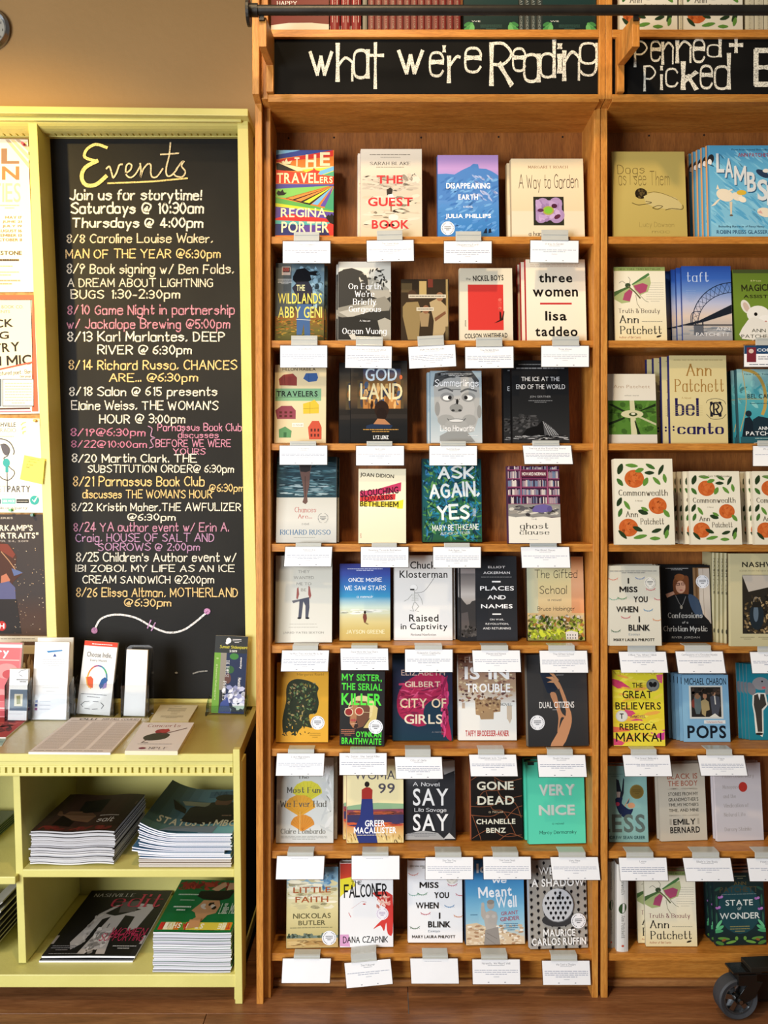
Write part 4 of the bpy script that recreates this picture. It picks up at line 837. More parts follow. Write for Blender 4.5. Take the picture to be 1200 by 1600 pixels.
def lash(a,cx,cy,w,c):
    a.l([cx-w,cy-w*.25,cx-w*.4,cy+w*.12,cx+w*.4,cy+w*.1,cx+w,cy-w*.3],3.4,c,True)
    for i in range(6): t=-.8+i*.32; a.l([cx+w*t,cy+w*.05-abs(t)*w*.15,cx+w*t*1.15,cy+w*.32-abs(t)*w*.2],1.8,c)
BLINK=[(.10,.17,'#c8604a'),(.10,.42,'#5b9a84'),(.62,.16,'#4a6ea8'),(.82,.30,'#c0485a'),(.97,.42,'#c0485a'),(.76,.56,'#4a86b4'),(.32,.65,'#c0485a'),(.93,.68,'#d88a5a'),(.12,.82,'#3f6a4c'),(.26,.41,'#4a8a5c')]
def blink(a,bgc,txt='#1d1b1a'):
    a.bg(*bgc); W=a.x1-a.x0; Hh=a.y1-a.y0
    X_=lambda u:a.x0+W*u
    Y_=lambda v:a.y0+Hh*v
    for u,v,c in BLINK: lash(a,X_(u),Y_(v),W*.09,c)
    a.m(X_(.03),Y_(.055),X_(.95),Y_(.10),2,'#8d8a84',5)
    for s,u0,u1,v0,v1 in (('I',.375,.40,.155,.225),('MISS',.21,.56,.26,.335),('YOU',.48,.75,.385,.46),('WHEN',.14,.56,.51,.585),('I',.565,.59,.635,.71),('BLINK',.365,.78,.74,.815)): a.t(s,X_(u0),Y_(v0),X_(u1),Y_(v1),txt,'X')
    a.line('Essays',X_(.365),Y_(.845),X_(.58),Y_(.87),'#8a9aa8','H').t('MARY LAURA PHILPOTT',X_(.07),Y_(.908),X_(.86),Y_(.945),txt,'B')
    a.seal(X_(.81),Y_(.215),W*.11,'#e4e0d4')
book(8,(A1,1330),(1012,66,1388,630),'white hardcover scattered with coloured eyelashes on the bottom shelf','#e0e0de',lambda a: blink(a,('#e6e6e8','#eef0f2','#f0f0f0')),yb=1473)
def art(a):
    a.bg('#2f6aa8','#3a82bc','#5aa0cc','#84bcd6','#a8ccd8','#d8c4a8'); a.p([255,500,330,490,400,520,480,540,560,560,660,590,665,650,255,650],'#d8c4a4').n(260,500,660,645,['#e6d8be','#c0a484','#d2b898','#b08c6c','#f0e8d8'],120,18,8,4,(-.2,.2))
    a.t('We',440,180,545,222,'#eef2f6','H',wt=1.4).t('Ic',335,85,400,150,'#dfe8f0','X').t('Meant',345,240,580,318,'#eef2f6','X',rot=-.05).t('Well',468,312,612,392,'#eef2f6','X',rot=-.05).t('GRANT',502,415,622,440,'#a84a5a','B',rot=-.07).t('GINDER',495,452,630,480,'#a84a5a','B',rot=-.07).m(520,495,620,550,4,'#4a7a9a').m(288,430,338,440,1,'#3a6a8a')
    a.e(430,368,26,32,'#a8a29a').e(430,350,25,16,'#8a847c').p([395,420,430,405,470,420,478,455,465,520,480,650,385,650,395,540,382,470],'#b4aea6').p([378,470,362,440,362,380,385,362,388,400,400,425],'#b0aaa2').e(375,365,11,14,'#b4aea6').p([390,540,480,520,492,650,380,650],'#96908a').l([400,560,470,600],4,'#7a746e').l([395,590,460,640],4,'#7a746e').e(408,448,14,12,'#c4beb6').e(450,448,14,12,'#c4beb6')
book(8,(A2,1330),(255,58,665,640),'sky blue hardcover with a marble statue over a rocky hill','#1c3048',art,yb=1476,yaw=.05,t=.03)
def art(a):
    a.bg('#8a857e','#a39e96','#aaa59c'); R=random.Random(2)
    for r in range(13):
        for c in range(9):
            x=735+c*47; y=80+r*50+(25 if c%2 else 0)
            if x<1115 and y<668: a.e(x,y,9,11,'#17171a',0,10).p([x-5,y+6,x+5,y+6,x,y+18],'#17171a')
    a.e(915,470,110,46,'#3a3a3c').e(920,370,112,118,'#6a6c70').e(918,368,108,114,'#c3c6ca')
    for i in range(6):
        for j in range(6):
            x=835+i*34+(17 if j%2 else 0); y=285+j*34
            if (x-918)**2+(y-368)**2<95**2: a.e(x,y,9,11,'#17171a',0,10).p([x-5,y+6,x+5,y+6,x,y+17],'#17171a')
    a.p([925,300,940,290,938,330,928,330],'#222'); a.t('WE CAST',790,105,1100,158,'#e8e8e6','X').t('A SHADOW',737,185,1108,240,'#f0f0ee','X').t('MAURICE',812,530,1036,580,'#f6f6f4','X').t('CARLOS RUFFIN',732,590,1110,640,'#f6f6f4','X').seal(1060,478,52)
book(8,(A2,1330),(722,60,1125,668),'grey hardcover covered in black teardrop spots around a spotted ball','#a8aaac',art,yb=1482,yaw=.05,t=.03)
# ---- right bookcase
def art(a):
    a.bg('#b8a45c','#bca860','#b4a058'); a.line('Dogs',158,258,348,320,'#4a3c1c','H',wt=.45).line('as I see Them',165,300,520,400,'#5a4a26','H',wt=.4)
    a.e(318,460,42,38,'#2a2012').n(280,430,360,495,['#3a2e18','#1d160c','#5a4a2a'],16,16,8,3).p([335,480,400,450,480,465,560,490,600,540,590,575,500,570,420,560,350,530],'#c4b47a').l([255,525,300,540,390,525,350,515],4,'#3a2c14',True).l([395,560,430,545,465,550,430,570,398,562],4,'#3a2c14',True).l([360,455,430,450,520,480,570,505],3,'#6a5a30',True).l([485,575,530,565,600,570,605,540],4,'#3a2c14',True)
    a.line('Lucy Dawson',300,660,540,692,'#8a7840','H',wt=.4).line('(mac)',385,712,510,735,'#8a7840','H',wt=.4)
book(1,(A3,200),(122,165,630,752),'tan cloth book with a sketched sleeping dog and ink writing','#a08c4c',art,t=.018)
def art(a):
    a.bg('#4f9cc4','#68b0d2','#7cbcd8','#86c0d8'); a.n(785,130,1290,740,['#7cbeda','#58a4cc','#8ac8e0','#68b0d2'],130,60,10,5,(.5,.9)); a.g(782,122,800,755,['#3a78a4','#6fb4d4'],True)
    for i,(ch,x0,y0,x1,y1) in enumerate([('L',845,178,900,312),('A',902,212,962,348),('M',968,262,1052,398),('B',1056,308,1118,446),('S',1126,360,1198,508),('L',1190,400,1250,540)]): a.t(ch,x0+6,y0+7,x1+6,y1+7,'#2c5678','X').t(ch,x0,y0,x1,y1,'#d8dcdc','X')
    a.t('From International Bestselling Author',955,146,1290,162,'#1d3a52','S').t('ANN PATCHETT',998,176,1232,202,'#a8384a','B').t('Bestselling Illustrator of Fancy Nancy',850,680,1168,698,'#1d3a52','B').t('ROBIN PREISS GLASSER',836,712,1190,738,'#24486a','B')
    a.e(900,470,62,42,'#e8dcc4',.35).e(985,480,40,28,'#e8dcc4',.4).p([850,500,870,495,830,540,800,548],'#e8dcc4').p([930,515,950,515,945,600,935,610],'#d8c8ac').p([840,430,850,395,862,430],'#e8dcc4').e(1020,500,28,20,'#f0e6d0',.4).e(1015,452,34,18,'#d9b33c').p([920,440,950,425,955,435,925,450],'#e8dcc4').e(940,610,12,6,'#6a5a44')
    a.e(1175,590,56,32,'#e8dcc4',.2).p([1120,590,1145,575,1160,600],'#d8a8a0').e(1165,320,50,22,'#2a3a54',.5).e(1190,300,24,14,'#e4e0d8'); a.e(806,220,22,36,'#2a2a2c',.3).e(800,240,14,22,'#e8e8e4').l([790,255,825,268],5,'#2a2a2c')
book(1,(A3,200),(782,122,1300,752),'sky blue picture book with flying lambs and bold block letters','#c8925c',art,t=.012,copies=[(-5,),(-9,),(-13,),(-17,)],lean=.06)
def wing(a,x0,y0,x1,y1):
    X_=lambda u:x0+(x1-x0)*u
    Y_=lambda v:y0+(y1-y0)*v
    f=lambda p:[q for i in range(0,len(p),2) for q in (X_(p[i]),Y_(p[i+1]))]
    a.p(f([.34,.34,.55,.12,.68,.0,.70,.06,.58,.2,.4,.38]),'#4d7a44').p(f([.36,.36,.58,.18,.70,.10,.72,.3,.66,.55,.5,.66,.4,.5]),'#a8b47a').p(f([.38,.38,.56,.3,.66,.36,.62,.55,.5,.62,.42,.5]),'#a84a6a').p(f([.28,.42,.16,.52,.0,.62,.0,.78,.14,.9,.3,.86,.36,.5]),'#a8b47a').p(f([.3,.48,.2,.6,.16,.8,.3,.84,.36,.55]),'#a84a6a').p(f([.0,.56,.2,.44,.3,.38,.3,.44,.12,.58,.0,.7]),'#4d6a3c')
    a.e(X_(.27),Y_(.37),(x1-x0)*.055,(y1-y0)*.07,'#3a4a30').l(f([.28,.4,.4,.56,.5,.74]),(x1-x0)*.028,'#6a6a48').l(f([.25,.34,.16,.24,.1,.3]),2.5,'#4a4a38').l(f([.3,.32,.32,.2,.28,.12]),2.5,'#4a4a38').l(f([.42,.66,.44,.9,.5,1.05]),2.5,'#5a5a40').l(f([.5,.66,.6,.82,.66,.86]),2.5,'#5a5a40')
def truth(a,gr=True):
    W=a.x1-a.x0; Hh=(a.y1-a.y0)
    a.bg('#e6e0c8','#ebe5cf','#eae0c0','#e4d4a4'); a.r(a.x0,a.y0,a.x1,a.y0+Hh*.055,'#8a9a5c').t('NEW YORK TIMES BESTSELLER',a.x0+W*.1,a.y0+Hh*.018,a.x0+W*.92,a.y0+Hh*.042,'#4a5a34','B')
    X_=lambda u:a.x0+W*u
    Y_=lambda v:a.y0+Hh*v
    a.m(X_(.62),Y_(.2),X_(.97),Y_(.48),9,'#8d8a7c',3,2); wing(a,a.x0,Y_(.08),a.x1,Y_(.54))
    a.line('Truth & Beauty',X_(.07),Y_(.565),X_(.88),Y_(.62),'#8a5a5c' if not gr else '#6a5c50','R').line('Ann',X_(.08),Y_(.66),X_(.46),Y_(.755),'#23201c','R').m(X_(.52),Y_(.73),X_(.92),Y_(.745),1,'#8a8474').line('Patchett',X_(.09),Y_(.80),X_(.9),Y_(.90),'#23201c','R').line('Author of Bel Canto',X_(.07),Y_(.935),X_(.49),Y_(.96),'#a85a3c','H').e(X_(.84),Y_(.935),W*.05,Hh*.012,'#2a2018',-.3)
book(2,(A3,380),(134,166,491,670),'cream paperback with a pink and green winged insect, upper shelf','#d8cfae',truth,t=.016,hard=False)
book(2,(A3,380),(92,330,124,668),'thin grey book half hidden at the left edge of the shelf','#7d7c74',lambda a: a.bg('#84837a'),t=.02,e=.05)
def art(a):
    a.bg('#24489c','#3560b4','#6a8cc8','#b8bcd4','#d8c4b4','#b0aaa4','#8c8f94'); a.n(600,560,945,668,['#7a8088','#a8a8a8','#90949a'],30,60,6,3,(-.04,.04)); a.line('taft',640,205,792,268,'#c4d4ec','R',wt=.9)
    import math as m_
    pts=[]; pts2=[]
    for i in range(16):
        t=m_.pi*(1-i/22); pts+=[960+290*m_.cos(t),560-285*m_.sin(t)*1.0]; pts2+=[960+250*m_.cos(t),565-220*m_.sin(t)]
    a.l(pts,6,'#1c2a44',True).l(pts2,5,'#1c2a44',True)
    for i in range(15): a.l([pts[2*i],pts[2*i+1],pts2[2*i+2],pts2[2*i+3]],2.5,'#24324c').l([pts2[2*i],pts2[2*i+1],pts[2*i+2],pts[2*i+3]],2.5,'#24324c')
    a.l([660,560,664,500,690,478,730,480],4,'#1c2a44',True).p([600,570,720,540,945,430,945,490,760,548,640,575],'#1d222c').r(602,568,945,576,'#2a2a30').r(690,550,698,640,'#2a2c34').r(738,540,746,650,'#2a2c34').r(680,576,745,640,'#5c6068'); a.m(632,325,700,410,7,'#9ab4dc',4,2)
    a.t('ANN',834,588,930,610,'#e4e4e4','S').t('PATCHETT',694,625,928,650,'#e4e4e4','S')
book(2,(A3,380),(604,160,947,668),'blue paperback of an arched steel bridge at dusk','#1f3a80',art,t=.018,hard=False,copies=[(-5,),(-10,),(-15,),(-20,)],lean=.07)
def art(a):
    a.bg('#5d7428','#6f8a30','#66802c'); a.r(965,184,1360,210,'#3f4a28'); a.line('the',1085,258,1160,268,'#c8c88c','H').t("MAGICIAN'S",1020,285,1330,335,'#2a2a14','X',rot=-.03).t('ASSISTANT',1032,362,1320,385,'#2a2a14','X')
    a.e(1045,445,30,50,'#e0ddd2',-.4).e(1048,448,18,36,'#cbb4a4',-.4).e(1130,500,80,62,'#e8e6de').e(1180,545,56,42,'#eeece6').p([1040,560,1100,520,1200,560,1300,600,1360,670,1010,670],'#e2dfd6',True).e(1112,498,12,13,'#171410').e(1180,548,9,5,'#c08a84').t('ANN',1078,600,1176,624,'#33331c','S').t('PATCHETT',1005,640,1250,664,'#33331c','S')
book(2,(A3,380),(962,184,1362,668),'green paperback with a white rabbit at the right edge','#4a5c24',art,t=.018,hard=False,copies=[(-1.5,)])
def art(a):
    a.bg('#d9d3c2','#ddd7c8','#cfc9ba'); a.t('Ann Patchett',130,275,385,298,'#b09a84','S').t('what now',205,345,306,354,'#555','S'); a.r(90,385,425,622,'#4f7a2e').n(92,388,422,620,['#456e28','#5c8636','#3a5c22'],40,30,20,3)
    a.p([240,385,272,385,285,622,245,622],'#c8c49c').p([90,410,120,410,230,470,220,480],'#1c2a14').p([90,540,200,500,205,512,90,560],'#1c2a14').p([420,405,310,455,300,465,420,425],'#1c2a14').p([290,500,420,560,420,545,310,495],'#b8b890').p([275,520,310,622,290,622,270,530],'#1c2a14').e(255,480,78,28,'#c8c49c').e(262,482,30,14,'#3a4a28').e(262,478,14,8,'#d8d4b8').l([90,470,180,474],4,'#23301a').l([330,465,420,466],4,'#23301a')
book(3,(A3,540),(90,198,424,676),'small white book with aerial photo of crossing garden paths','#c9c3b2',art,t=.014)
def art(a):
    a.bg('#d2c48e','#d8ca96','#ccbe88'); a.m(550,94,895,104,1,'#8a7e54'); a.line('Ann',632,130,812,208,'#9c7438','R',wt=1.1).line('Patchett',552,238,896,320,'#9c7438','R',wt=1.1).line('A Novel',600,360,665,372,'#9c7438','H')
    a.line('bel',552,375,720,485,'#221c4c','R',wt=1.6).line('canto',565,545,888,615,'#221c4c','R',wt=1.6).e(540,568,7,7,'#221c4c').e(540,590,7,7,'#221c4c')
    for i in range(5): a.r(540,420+i*16,745,421.5+i*16,'#b8a870')
    a.line('M',795,400,875,490,'#1c1a24','R',wt=1.8).e(838,440,46,46,'#1c1a24').e(838,440,38,38,'#d4c692').line('R',815,408,862,482,'#1c1a24','R',wt=1.8).l([770,400,785,380,838,370,890,385,905,410],3,'#4a4434',True).l([770,480,800,510,838,515,880,508,905,480],3,'#4a4434',True)
book(3,(A3,540),(518,68,916,676),'thick parchment coloured hardcover with dark blue title','#26265c',art,t=.032,copies=[(-8,),(-16,),(-23,)],lean=.06)
def art(a):
    a.bg('#9cc4c4','#5aa8b0','#3f98a4','#348a98'); a.n(985,240,1370,440,['#6ab4ba','#4a9ca8','#88c4c4'],40,40,14,3); a.l([1040,165,1130,200,1180,300,1180,420,1160,480],22,'#b89a4c',True).l([990,375,1360,378],5,'#a8a070').l([1030,165,1050,400,1000,600],6,'#b0a068',True)
    a.t('New York Times Bestseller',1045,194,1330,206,'#1f4a54','S').t('BEL CANTO',1060,340,1290,372,'#1c2c34','B').m(1075,400,1340,412,1,'#2a5a64'); a.e(1062,478,22,22,'#1a2a34').p([1035,510,1070,500,1095,540,1090,640,1010,640],'#16222c').p([1090,520,1130,495,1200,510,1370,500,1370,660,1090,660],'#1c2e38').r(1000,640,1370,690,'#2a5a64').t('ANN',1125,568,1200,592,'#e8ecec','B').t('PATCHETT',1038,602,1290,630,'#e8ecec','B').m(1100,645,1300,656,1,'#a8c4c4')
book(3,(A3,540),(992,165,1370,676),'teal hardcover with a dark-suited couple at the right edge','#2a4a50',art,t=.022,copies=[(-4,),(-7,)])
def common(a,ny=False):
    W=a.x1-a.x0; Hh=a.y1-a.y0
    X_=lambda u:a.x0+W*u
    Y_=lambda v:a.y0+Hh*v
    a.bg('#e2dcc6','#e6e0cc','#dfd8c2')
    def leaf(u,v,l,wd,an,c='#4f7a30'):
        cx,cy=X_(u),Y_(v); p=[]
        for i in range(12):
            t=2*math.pi*i/12; x=l*W*math.cos(t); y=wd*W*math.sin(t)*(1-.25*abs(math.cos(t))); p+=[cx+x*math.cos(an)-y*math.sin(an),cy+x*math.sin(an)+y*math.cos(an)]
        a.p(p,c)
    def orange(u,v,r): a.e(X_(u),Y_(v),r*W,r*W*.92,'#c2602a',0,28).n(X_(u-r*.7),Y_(v-r*.5),X_(u+r*.7),Y_(v+r*.5),['#c8672e','#bb5826','#cc6c34'],16,W*.06,W*.03,3)
    D='#26391f'; Lg='#5d8a38'
    orange(.34,.235,.168); orange(.725,.55,.155); orange(.215,.805,.165)
    for q in ((.10,.12,.10,.05,-1.2,D),(.30,.08,.11,.035,.1,Lg),(.62,.09,.09,.035,.5,'#3f6a2c'),(.60,.165,.085,.035,0,D),(.80,.13,.10,.035,-1.1,D),(.43,.135,.08,.04,-.3,Lg),(.86,.23,.08,.035,1.4,Lg),(.09,.275,.08,.04,.9,'#3f6a2c'),(.53,.27,.08,.045,-1.1,Lg),(.72,.26,.09,.035,.8,Lg),
      (.07,.505,.085,.04,-1.1,D),(.20,.545,.09,.035,1,Lg),(.08,.63,.08,.035,-1.2,'#3f6a2c'),(.47,.625,.09,.045,.3,D),(.50,.59,.07,.03,.5,Lg),(.87,.64,.08,.04,.9,Lg),(.37,.82,.09,.04,.4,D),(.11,.885,.10,.035,.8,D),(.41,.91,.12,.035,-.2,Lg),(.69,.84,.09,.035,-.3,D),(.66,.93,.09,.033,0,Lg),(.86,.83,.10,.04,-1.1,D),(.86,.88,.08,.035,-1.3,Lg)): leaf(*q)
    a.line('Commonwealth',X_(.06),Y_(.365),X_(.90),Y_(.43),'#5d5648','R').line('Ann',X_(.17),Y_(.62),X_(.38),Y_(.68),'#5d5648','R').line('Patchett',X_(.42),Y_(.70),X_(.82),Y_(.765),'#5d5648','R').line('A Novel',X_(.34),Y_(.485),X_(.46),Y_(.50),'#9a9484','H')
    if ny: a.line('#1 New York Times Bestseller',X_(.2),Y_(.055),X_(.82),Y_(.08),'#8a8474','S')
book(4,(A3,700),(90,76,496,668),'large white hardcover with oranges and leaves, left end of shelf','#cfc8b2',common,t=.03,yb=851)
book(4,(A3,700),(658,162,1010,672),'smaller white paperback with oranges and leaves, middle of shelf','#d0c9b4',lambda a: common(a,True),t=.02,hard=False,copies=[(-5,),(-9,),(-13,),(-17,)],yb=851)
book(4,(A3,700),(1100,162,1452,672),'white paperback with oranges cut off by the right edge','#d0c9b4',lambda a: common(a,True),t=.02,hard=False,copies=[(-4,),(-8,),(-12,)],yb=851)
book(5,(A3,850),(88,152,446,708),'white hardcover scattered with coloured eyelashes, right bookcase','#b8b4a4',lambda a: blink(a,('#cfcab8','#d6d2c2','#d2cdbc')),t=.026,yb=1009,copies=[(0,),(0,)])
def art(a):
    a.bg('#1c1c1d','#18181a','#151516'); a.m(495,165,655,185,2,'#aaa',4); a.r(685,165,800,560,'#8a6a48').g(725,170,800,560,['#c8bcae','#d4c8b8','#b0a498']).r(700,165,715,560,'#6a4c30').l([755,170,755,560],3,'#9a8a78')
    a.e(598,285,55,76,'#7a4a2c').p([550,260,560,380,640,380,655,270,640,220],'#6e4026',True).e(597,300,34,44,'#c89a80').e(590,232,34,24,'#84502e').r(568,272,592,290,'#5a3a30').r(602,270,624,288,'#5a3a30').e(579,281,9,6,'#c09078').e(613,279,9,6,'#c09078').e(600,322,12,4,'#a85a50')
    a.p([510,390,560,355,640,350,720,390,740,480,800,560,800,675,460,675,460,480],'#17181a',True).p([650,350,715,385,745,500,700,500,660,430],'#38485e',True).p([490,350,545,330,555,350,500,375],'#c09078').l([560,360,598,430,630,365],2.5,'#888',True).e(597,440,9,14,'#8a8478').p([460,560,800,555,800,675,460,675],'#141416')
    a.line('Confessions',502,480,742,514,'#c8c8c4','R').line('of a',600,538,640,552,'#c8c8c4','H').line('Christian Mystic',468,572,772,606,'#c8c8c4','R').t('RIVER JORDAN',524,642,716,660,'#8a8a88','S').seal(750,263,46)
book(5,(A3,850),(458,148,804,680),'black paperback of a woman with glasses and red hair','#c4b4a0',art,t=.02,yb=1003,copies=[(0,),(0,)])
def art(a):
    a.bg('#c0b890','#c6be98','#bcb48c'); a.t('NASHVILLE',1022,125,1330,162,'#22201a','X').t('SCENES FROM THE NEW AMERICAN SOUTH',1003,182,1340,192,'#7d7558','S'); a.r(1022,215,1330,622,'#2a2620').n(1024,350,1328,620,['#5d4c30','#8a7450','#3a3024','#a89068','#1d1a16'],200,14,8,3).p([1022,218,1330,218,1250,290,1065,332],'#b8b0a4').e(1120,500,50,96,'#20282e').e(1115,480,18,60,'#5a6a78').r(1090,400,1150,440,'#23201c').l([1100,400,1110,370,1140,380,1150,400],6,'#8a8070',True)
    a.m(1005,640,1105,664,2,'#8a8264').m(1130,640,1230,664,2,'#8a8264')
nb=book(5,(A3,850),(938,68,1380,708),'big khaki photography book with capital letter title','#b8b088',art,t=.016,yb=1010,lean=.02)
def art(a):
    a.bg('#d8cc34','#e0d43a','#dfc83a','#e0d040'); a.p([122,225,180,240,250,290,160,295,122,270],'#c8406a').p([430,200,478,195,470,260,440,245],'#d85a7a').p([200,440,260,450,330,520,240,520],'#cc4a72').p([380,600,478,580,475,650,420,660],'#c8408a').p([122,640,200,670,180,690,122,690],'#cf4a70').n(122,180,478,690,['#e8dc50','#ead048','#d8c030','#e6a84a'],40,60,12,3,(-.5,.3)).p([122,560,220,570,240,590,122,600],'#d8684a').n(122,168,478,200,['#b8a030','#e8e060'],12,40,4,4)
    a.t('THE',262,255,333,288,'#1c1814','B').t('GREAT',192,310,398,364,'#1c1814','B').t('BELIEVERS',140,390,456,442,'#1c1814','B').t('A NOVEL',240,480,348,500,'#8a2a5c','B').t('REBECCA',165,538,424,584,'#1c1814','B').t('MAKKAI',138,600,452,664,'#1c1814','B')
    a.e(405,270,46,44,'#6d6f6a').e(405,270,36,34,'#7d7f7a').e(392,266,14,20,'#1a1a1a',-.4).e(418,266,14,20,'#1a1a1a',.4).e(182,487,42,40,'#c8c6bc').e(182,487,36,34,'#d8d6cc').t('T',168,468,196,506,'#1a1a1a','X')
book(6,(A3,1010),(122,165,478,695),'yellow and pink paperback with black capital title','#8a5a34',art,t=.02,yb=1166,hard=False)
def art(a):
    a.bg('#7aa8c8','#86b4d0','#80aecc'); a.t('MICHAEL CHABON',626,218,916,266,'#16202c','B').r(655,272,888,502,'#d4d2c8').r(668,282,875,490,'#2a2622')
    a.p([690,350,735,345,740,420,725,470,700,470,685,410],'#5d6a6a').e(712,345,20,20,'#8a6a50').p([735,380,765,365,790,385,795,440,770,450,765,488,740,470],'#a89468').e(764,345,14,20,'#a87a5c').p([800,350,825,340,865,350,870,410,850,488,810,470],'#4a4c54').e(825,322,15,20,'#b08464').l([832,345,836,400],8,'#d8d4c8').p([670,380,690,360,690,430,672,420],'#7a3a30').p([790,490,830,465,860,490],'#e0dccc'); a.n(670,285,870,340,['#3a322c','#4a3a30','#221e1a'],20,18,14,3)
    a.r(752,512,900,536,'#dfe0dc').t('Fatherhood in Pieces',770,518,880,531,'#a84a3c','B').t('POPS',634,548,902,638,'#141c26','X')
book(6,(A3,1010),(606,196,930,662),'light blue paperback with a framed snapshot of a family in suits','#3a4a5c',art,t=.014,yb=1159,hard=False,copies=[(-4,),(-8,),(-12,),(-16,)])
def art(a):
    a.bg('#1f7a8c','#248498','#207888'); a.p([1095,330,1130,318,1185,320,1200,400,1165,440,1160,590,1150,620,1125,600,1105,600,1100,470,1090,400],'#e0ddd2').p([1105,335,1135,325,1175,328,1188,400,1155,430,1152,585,1120,585,1110,460,1100,400],'#3f3a34').p([1132,325,1150,325,1142,370],'#e8e8e4').e(1155,255,60,44,'#8f8d90').e(1085,290,30,46,'#7d7b80',-.4).e(1210,285,22,50,'#8f8d90',.4).e(1165,240,6,6,'#16181a').e(1175,283,14,8,'#c85a60').e(1130,598,26,9,'#2a2622')
    a.t('MAXIMUM',1240,560,1370,600,'#e8e8e4','X')
book(6,(A3,1010),(1062,120,1400,640),'teal hardcover of an elephant-headed man in a dark suit','#1c5a66',art,t=.016,yb=1155,copies=[(-4,),(-8,),(-12,)])
def art(a):
    a.bg('#78a09c','#84b0aa','#8ab6b0','#84aea8'); a.m(90,170,200,200,2,'#5f8884').e(291,300,49,50,'#7d6a34').e(291,300,42,43,'#6f5c2c').m(262,282,320,318,3,'#55461e')
    a.p([150,210,168,220,185,300,200,200,206,215,200,310,188,345,150,350],'#1d2430').p([140,350,190,340,185,380,230,420,262,420,240,465,200,480,160,440],'#1f2a4c',True).e(250,395,26,20,'#c89470').l([205,400,235,350],6,'#c89470').p([215,385,240,345,232,380],'#2a5a74').e(155,385,14,14,'#a83a54').p([150,300,178,300,172,340,152,340],'#b8a8a0')
    a.t('LESS',30,455,342,582,'#5f6c66','X').t('ANDREW SEAN GREER',60,604,340,628,'#2a4a4c','X')
book(7,(A3,1170),(90,120,362,648),'pale teal paperback of an upside-down falling man','#8a2a5c',art,t=.02,yb=1316,hard=False,copies=[(3,)])
def art(a):
    a.bg('#bdb5a4','#c6bfae','#c2baa8'); a.t('BLACK IS',505,165,722,202,'#a0604c','B').t('THE BODY',510,212,722,248,'#a0604c','B').n(506,258,722,275,['#a8a090','#b4ac9c'],14,30,4,3,(0,.02)).n(506,432,722,450,['#a8a090','#b4ac9c'],14,30,4,4,(0,.02))
    for i,s in enumerate(['STORIES FROM MY',"GRANDMOTHER'S","TIME, MY MOTHER'S",'TIME, AND MINE']): a.t(s,508,288+i*36,722,312+i*36,'#4a463e','B')
    a.t('EMILY',536,462,696,502,'#1f1d1a','X').t('BERNARD',512,515,724,556,'#1f1d1a','X').r(510,462,524,500,'#a8a090').r(708,462,722,500,'#a8a090')
book(7,(A3,1170),(445,100,775,606),'stone grey hardcover with brown and black stacked capitals','#a8a090',art,t=.03,yb=1307,yaw=.08,copies=[(-1,)])
def art(a):
    a.bg('#c9c2c4','#d0cacc','#ccc6c8')
    for s,x0,x1,y in (('Flash Count Diary',888,1118,165),('Menopause',888,1010,232),('and the',888,980,290),('Vindication of',888,1068,348),('Natural Life',888,1042,404),('Darcey Steinke',888,1080,494)): a.line(s,x0,y,x1,y+22,'#a39a94','R')
    a.e(1034,246,31,31,'#b8372e',0,28)
book(7,(A3,1170),(832,96,1166,578),'pinkish white hardcover with a red dot','#c0b8ba',art,t=.03,yb=1301,yaw=.08,copies=[(0,)])
book(8,(A3,1330),(345,140,700,664),'cream paperback with a pink and green winged insect, bottom shelf','#bcb49a',lambda a: truth(a,False),t=.016,yb=1479,hard=False,copies=[(-9,)])
def art(a):
    a.bg('#1d2826','#20302f','#1e3236','#1a2624'); a.e((825+1180)/2,400,150,170,'#23464c').t('ANN',970,212,1058,236,'#5a5030','B').t('PATCHETT',868,246,1140,286,'#4a4430','B').m(975,168,1060,196,2,'#7a7a5c').m(880,294,1130,302,1,'#7a8a84').t('STATE',906,336,1100,376,'#dfe4de','B').line('of',990,385,1018,405,'#dfe4de','H').t('WONDER',862,425,1145,468,'#dfe4de','B').m(930,512,1070,560,3,'#8a8250')
    for s in (1,-1):
        cx=1003
        for (u,v,l,w_,an,c) in ((150,530,60,12,.5,'#58b078'),(160,550,62,11,.1,'#4a9a68'),(150,500,55,10,.9,'#6ac088'),(120,600,70,10,-.1,'#5c8a3c'),(70,625,60,9,.2,'#6a9a44'),(150,630,50,12,-.3,'#4c7a38'),(165,460,10,40,0,'#34604a'),(160,340,12,40,0,'#2f5a44'),(150,260,40,9,.5,'#2c5040'),(30,600,18,14,0,'#6a9a44'),(120,610,26,8,.3,'#8a5a30')): a.e(cx+s*u,v,l*.62,w_,c,s*an)
    for x,y in ((870,318),(1130,330),(850,390),(1150,402)): a.e(x-8,y,11,8,'#a86ab0',.5).e(x+9,y-4,11,9,'#b87ac0',-.5)
book(8,(A3,1330),(825,150,1182,648),'dark teal paperback framed by green leaves and purple butterflies','#1a2a2c',art,t=.02,yb=1477,hard=False,yaw=.05,copies=[(-2,),(-4,)])

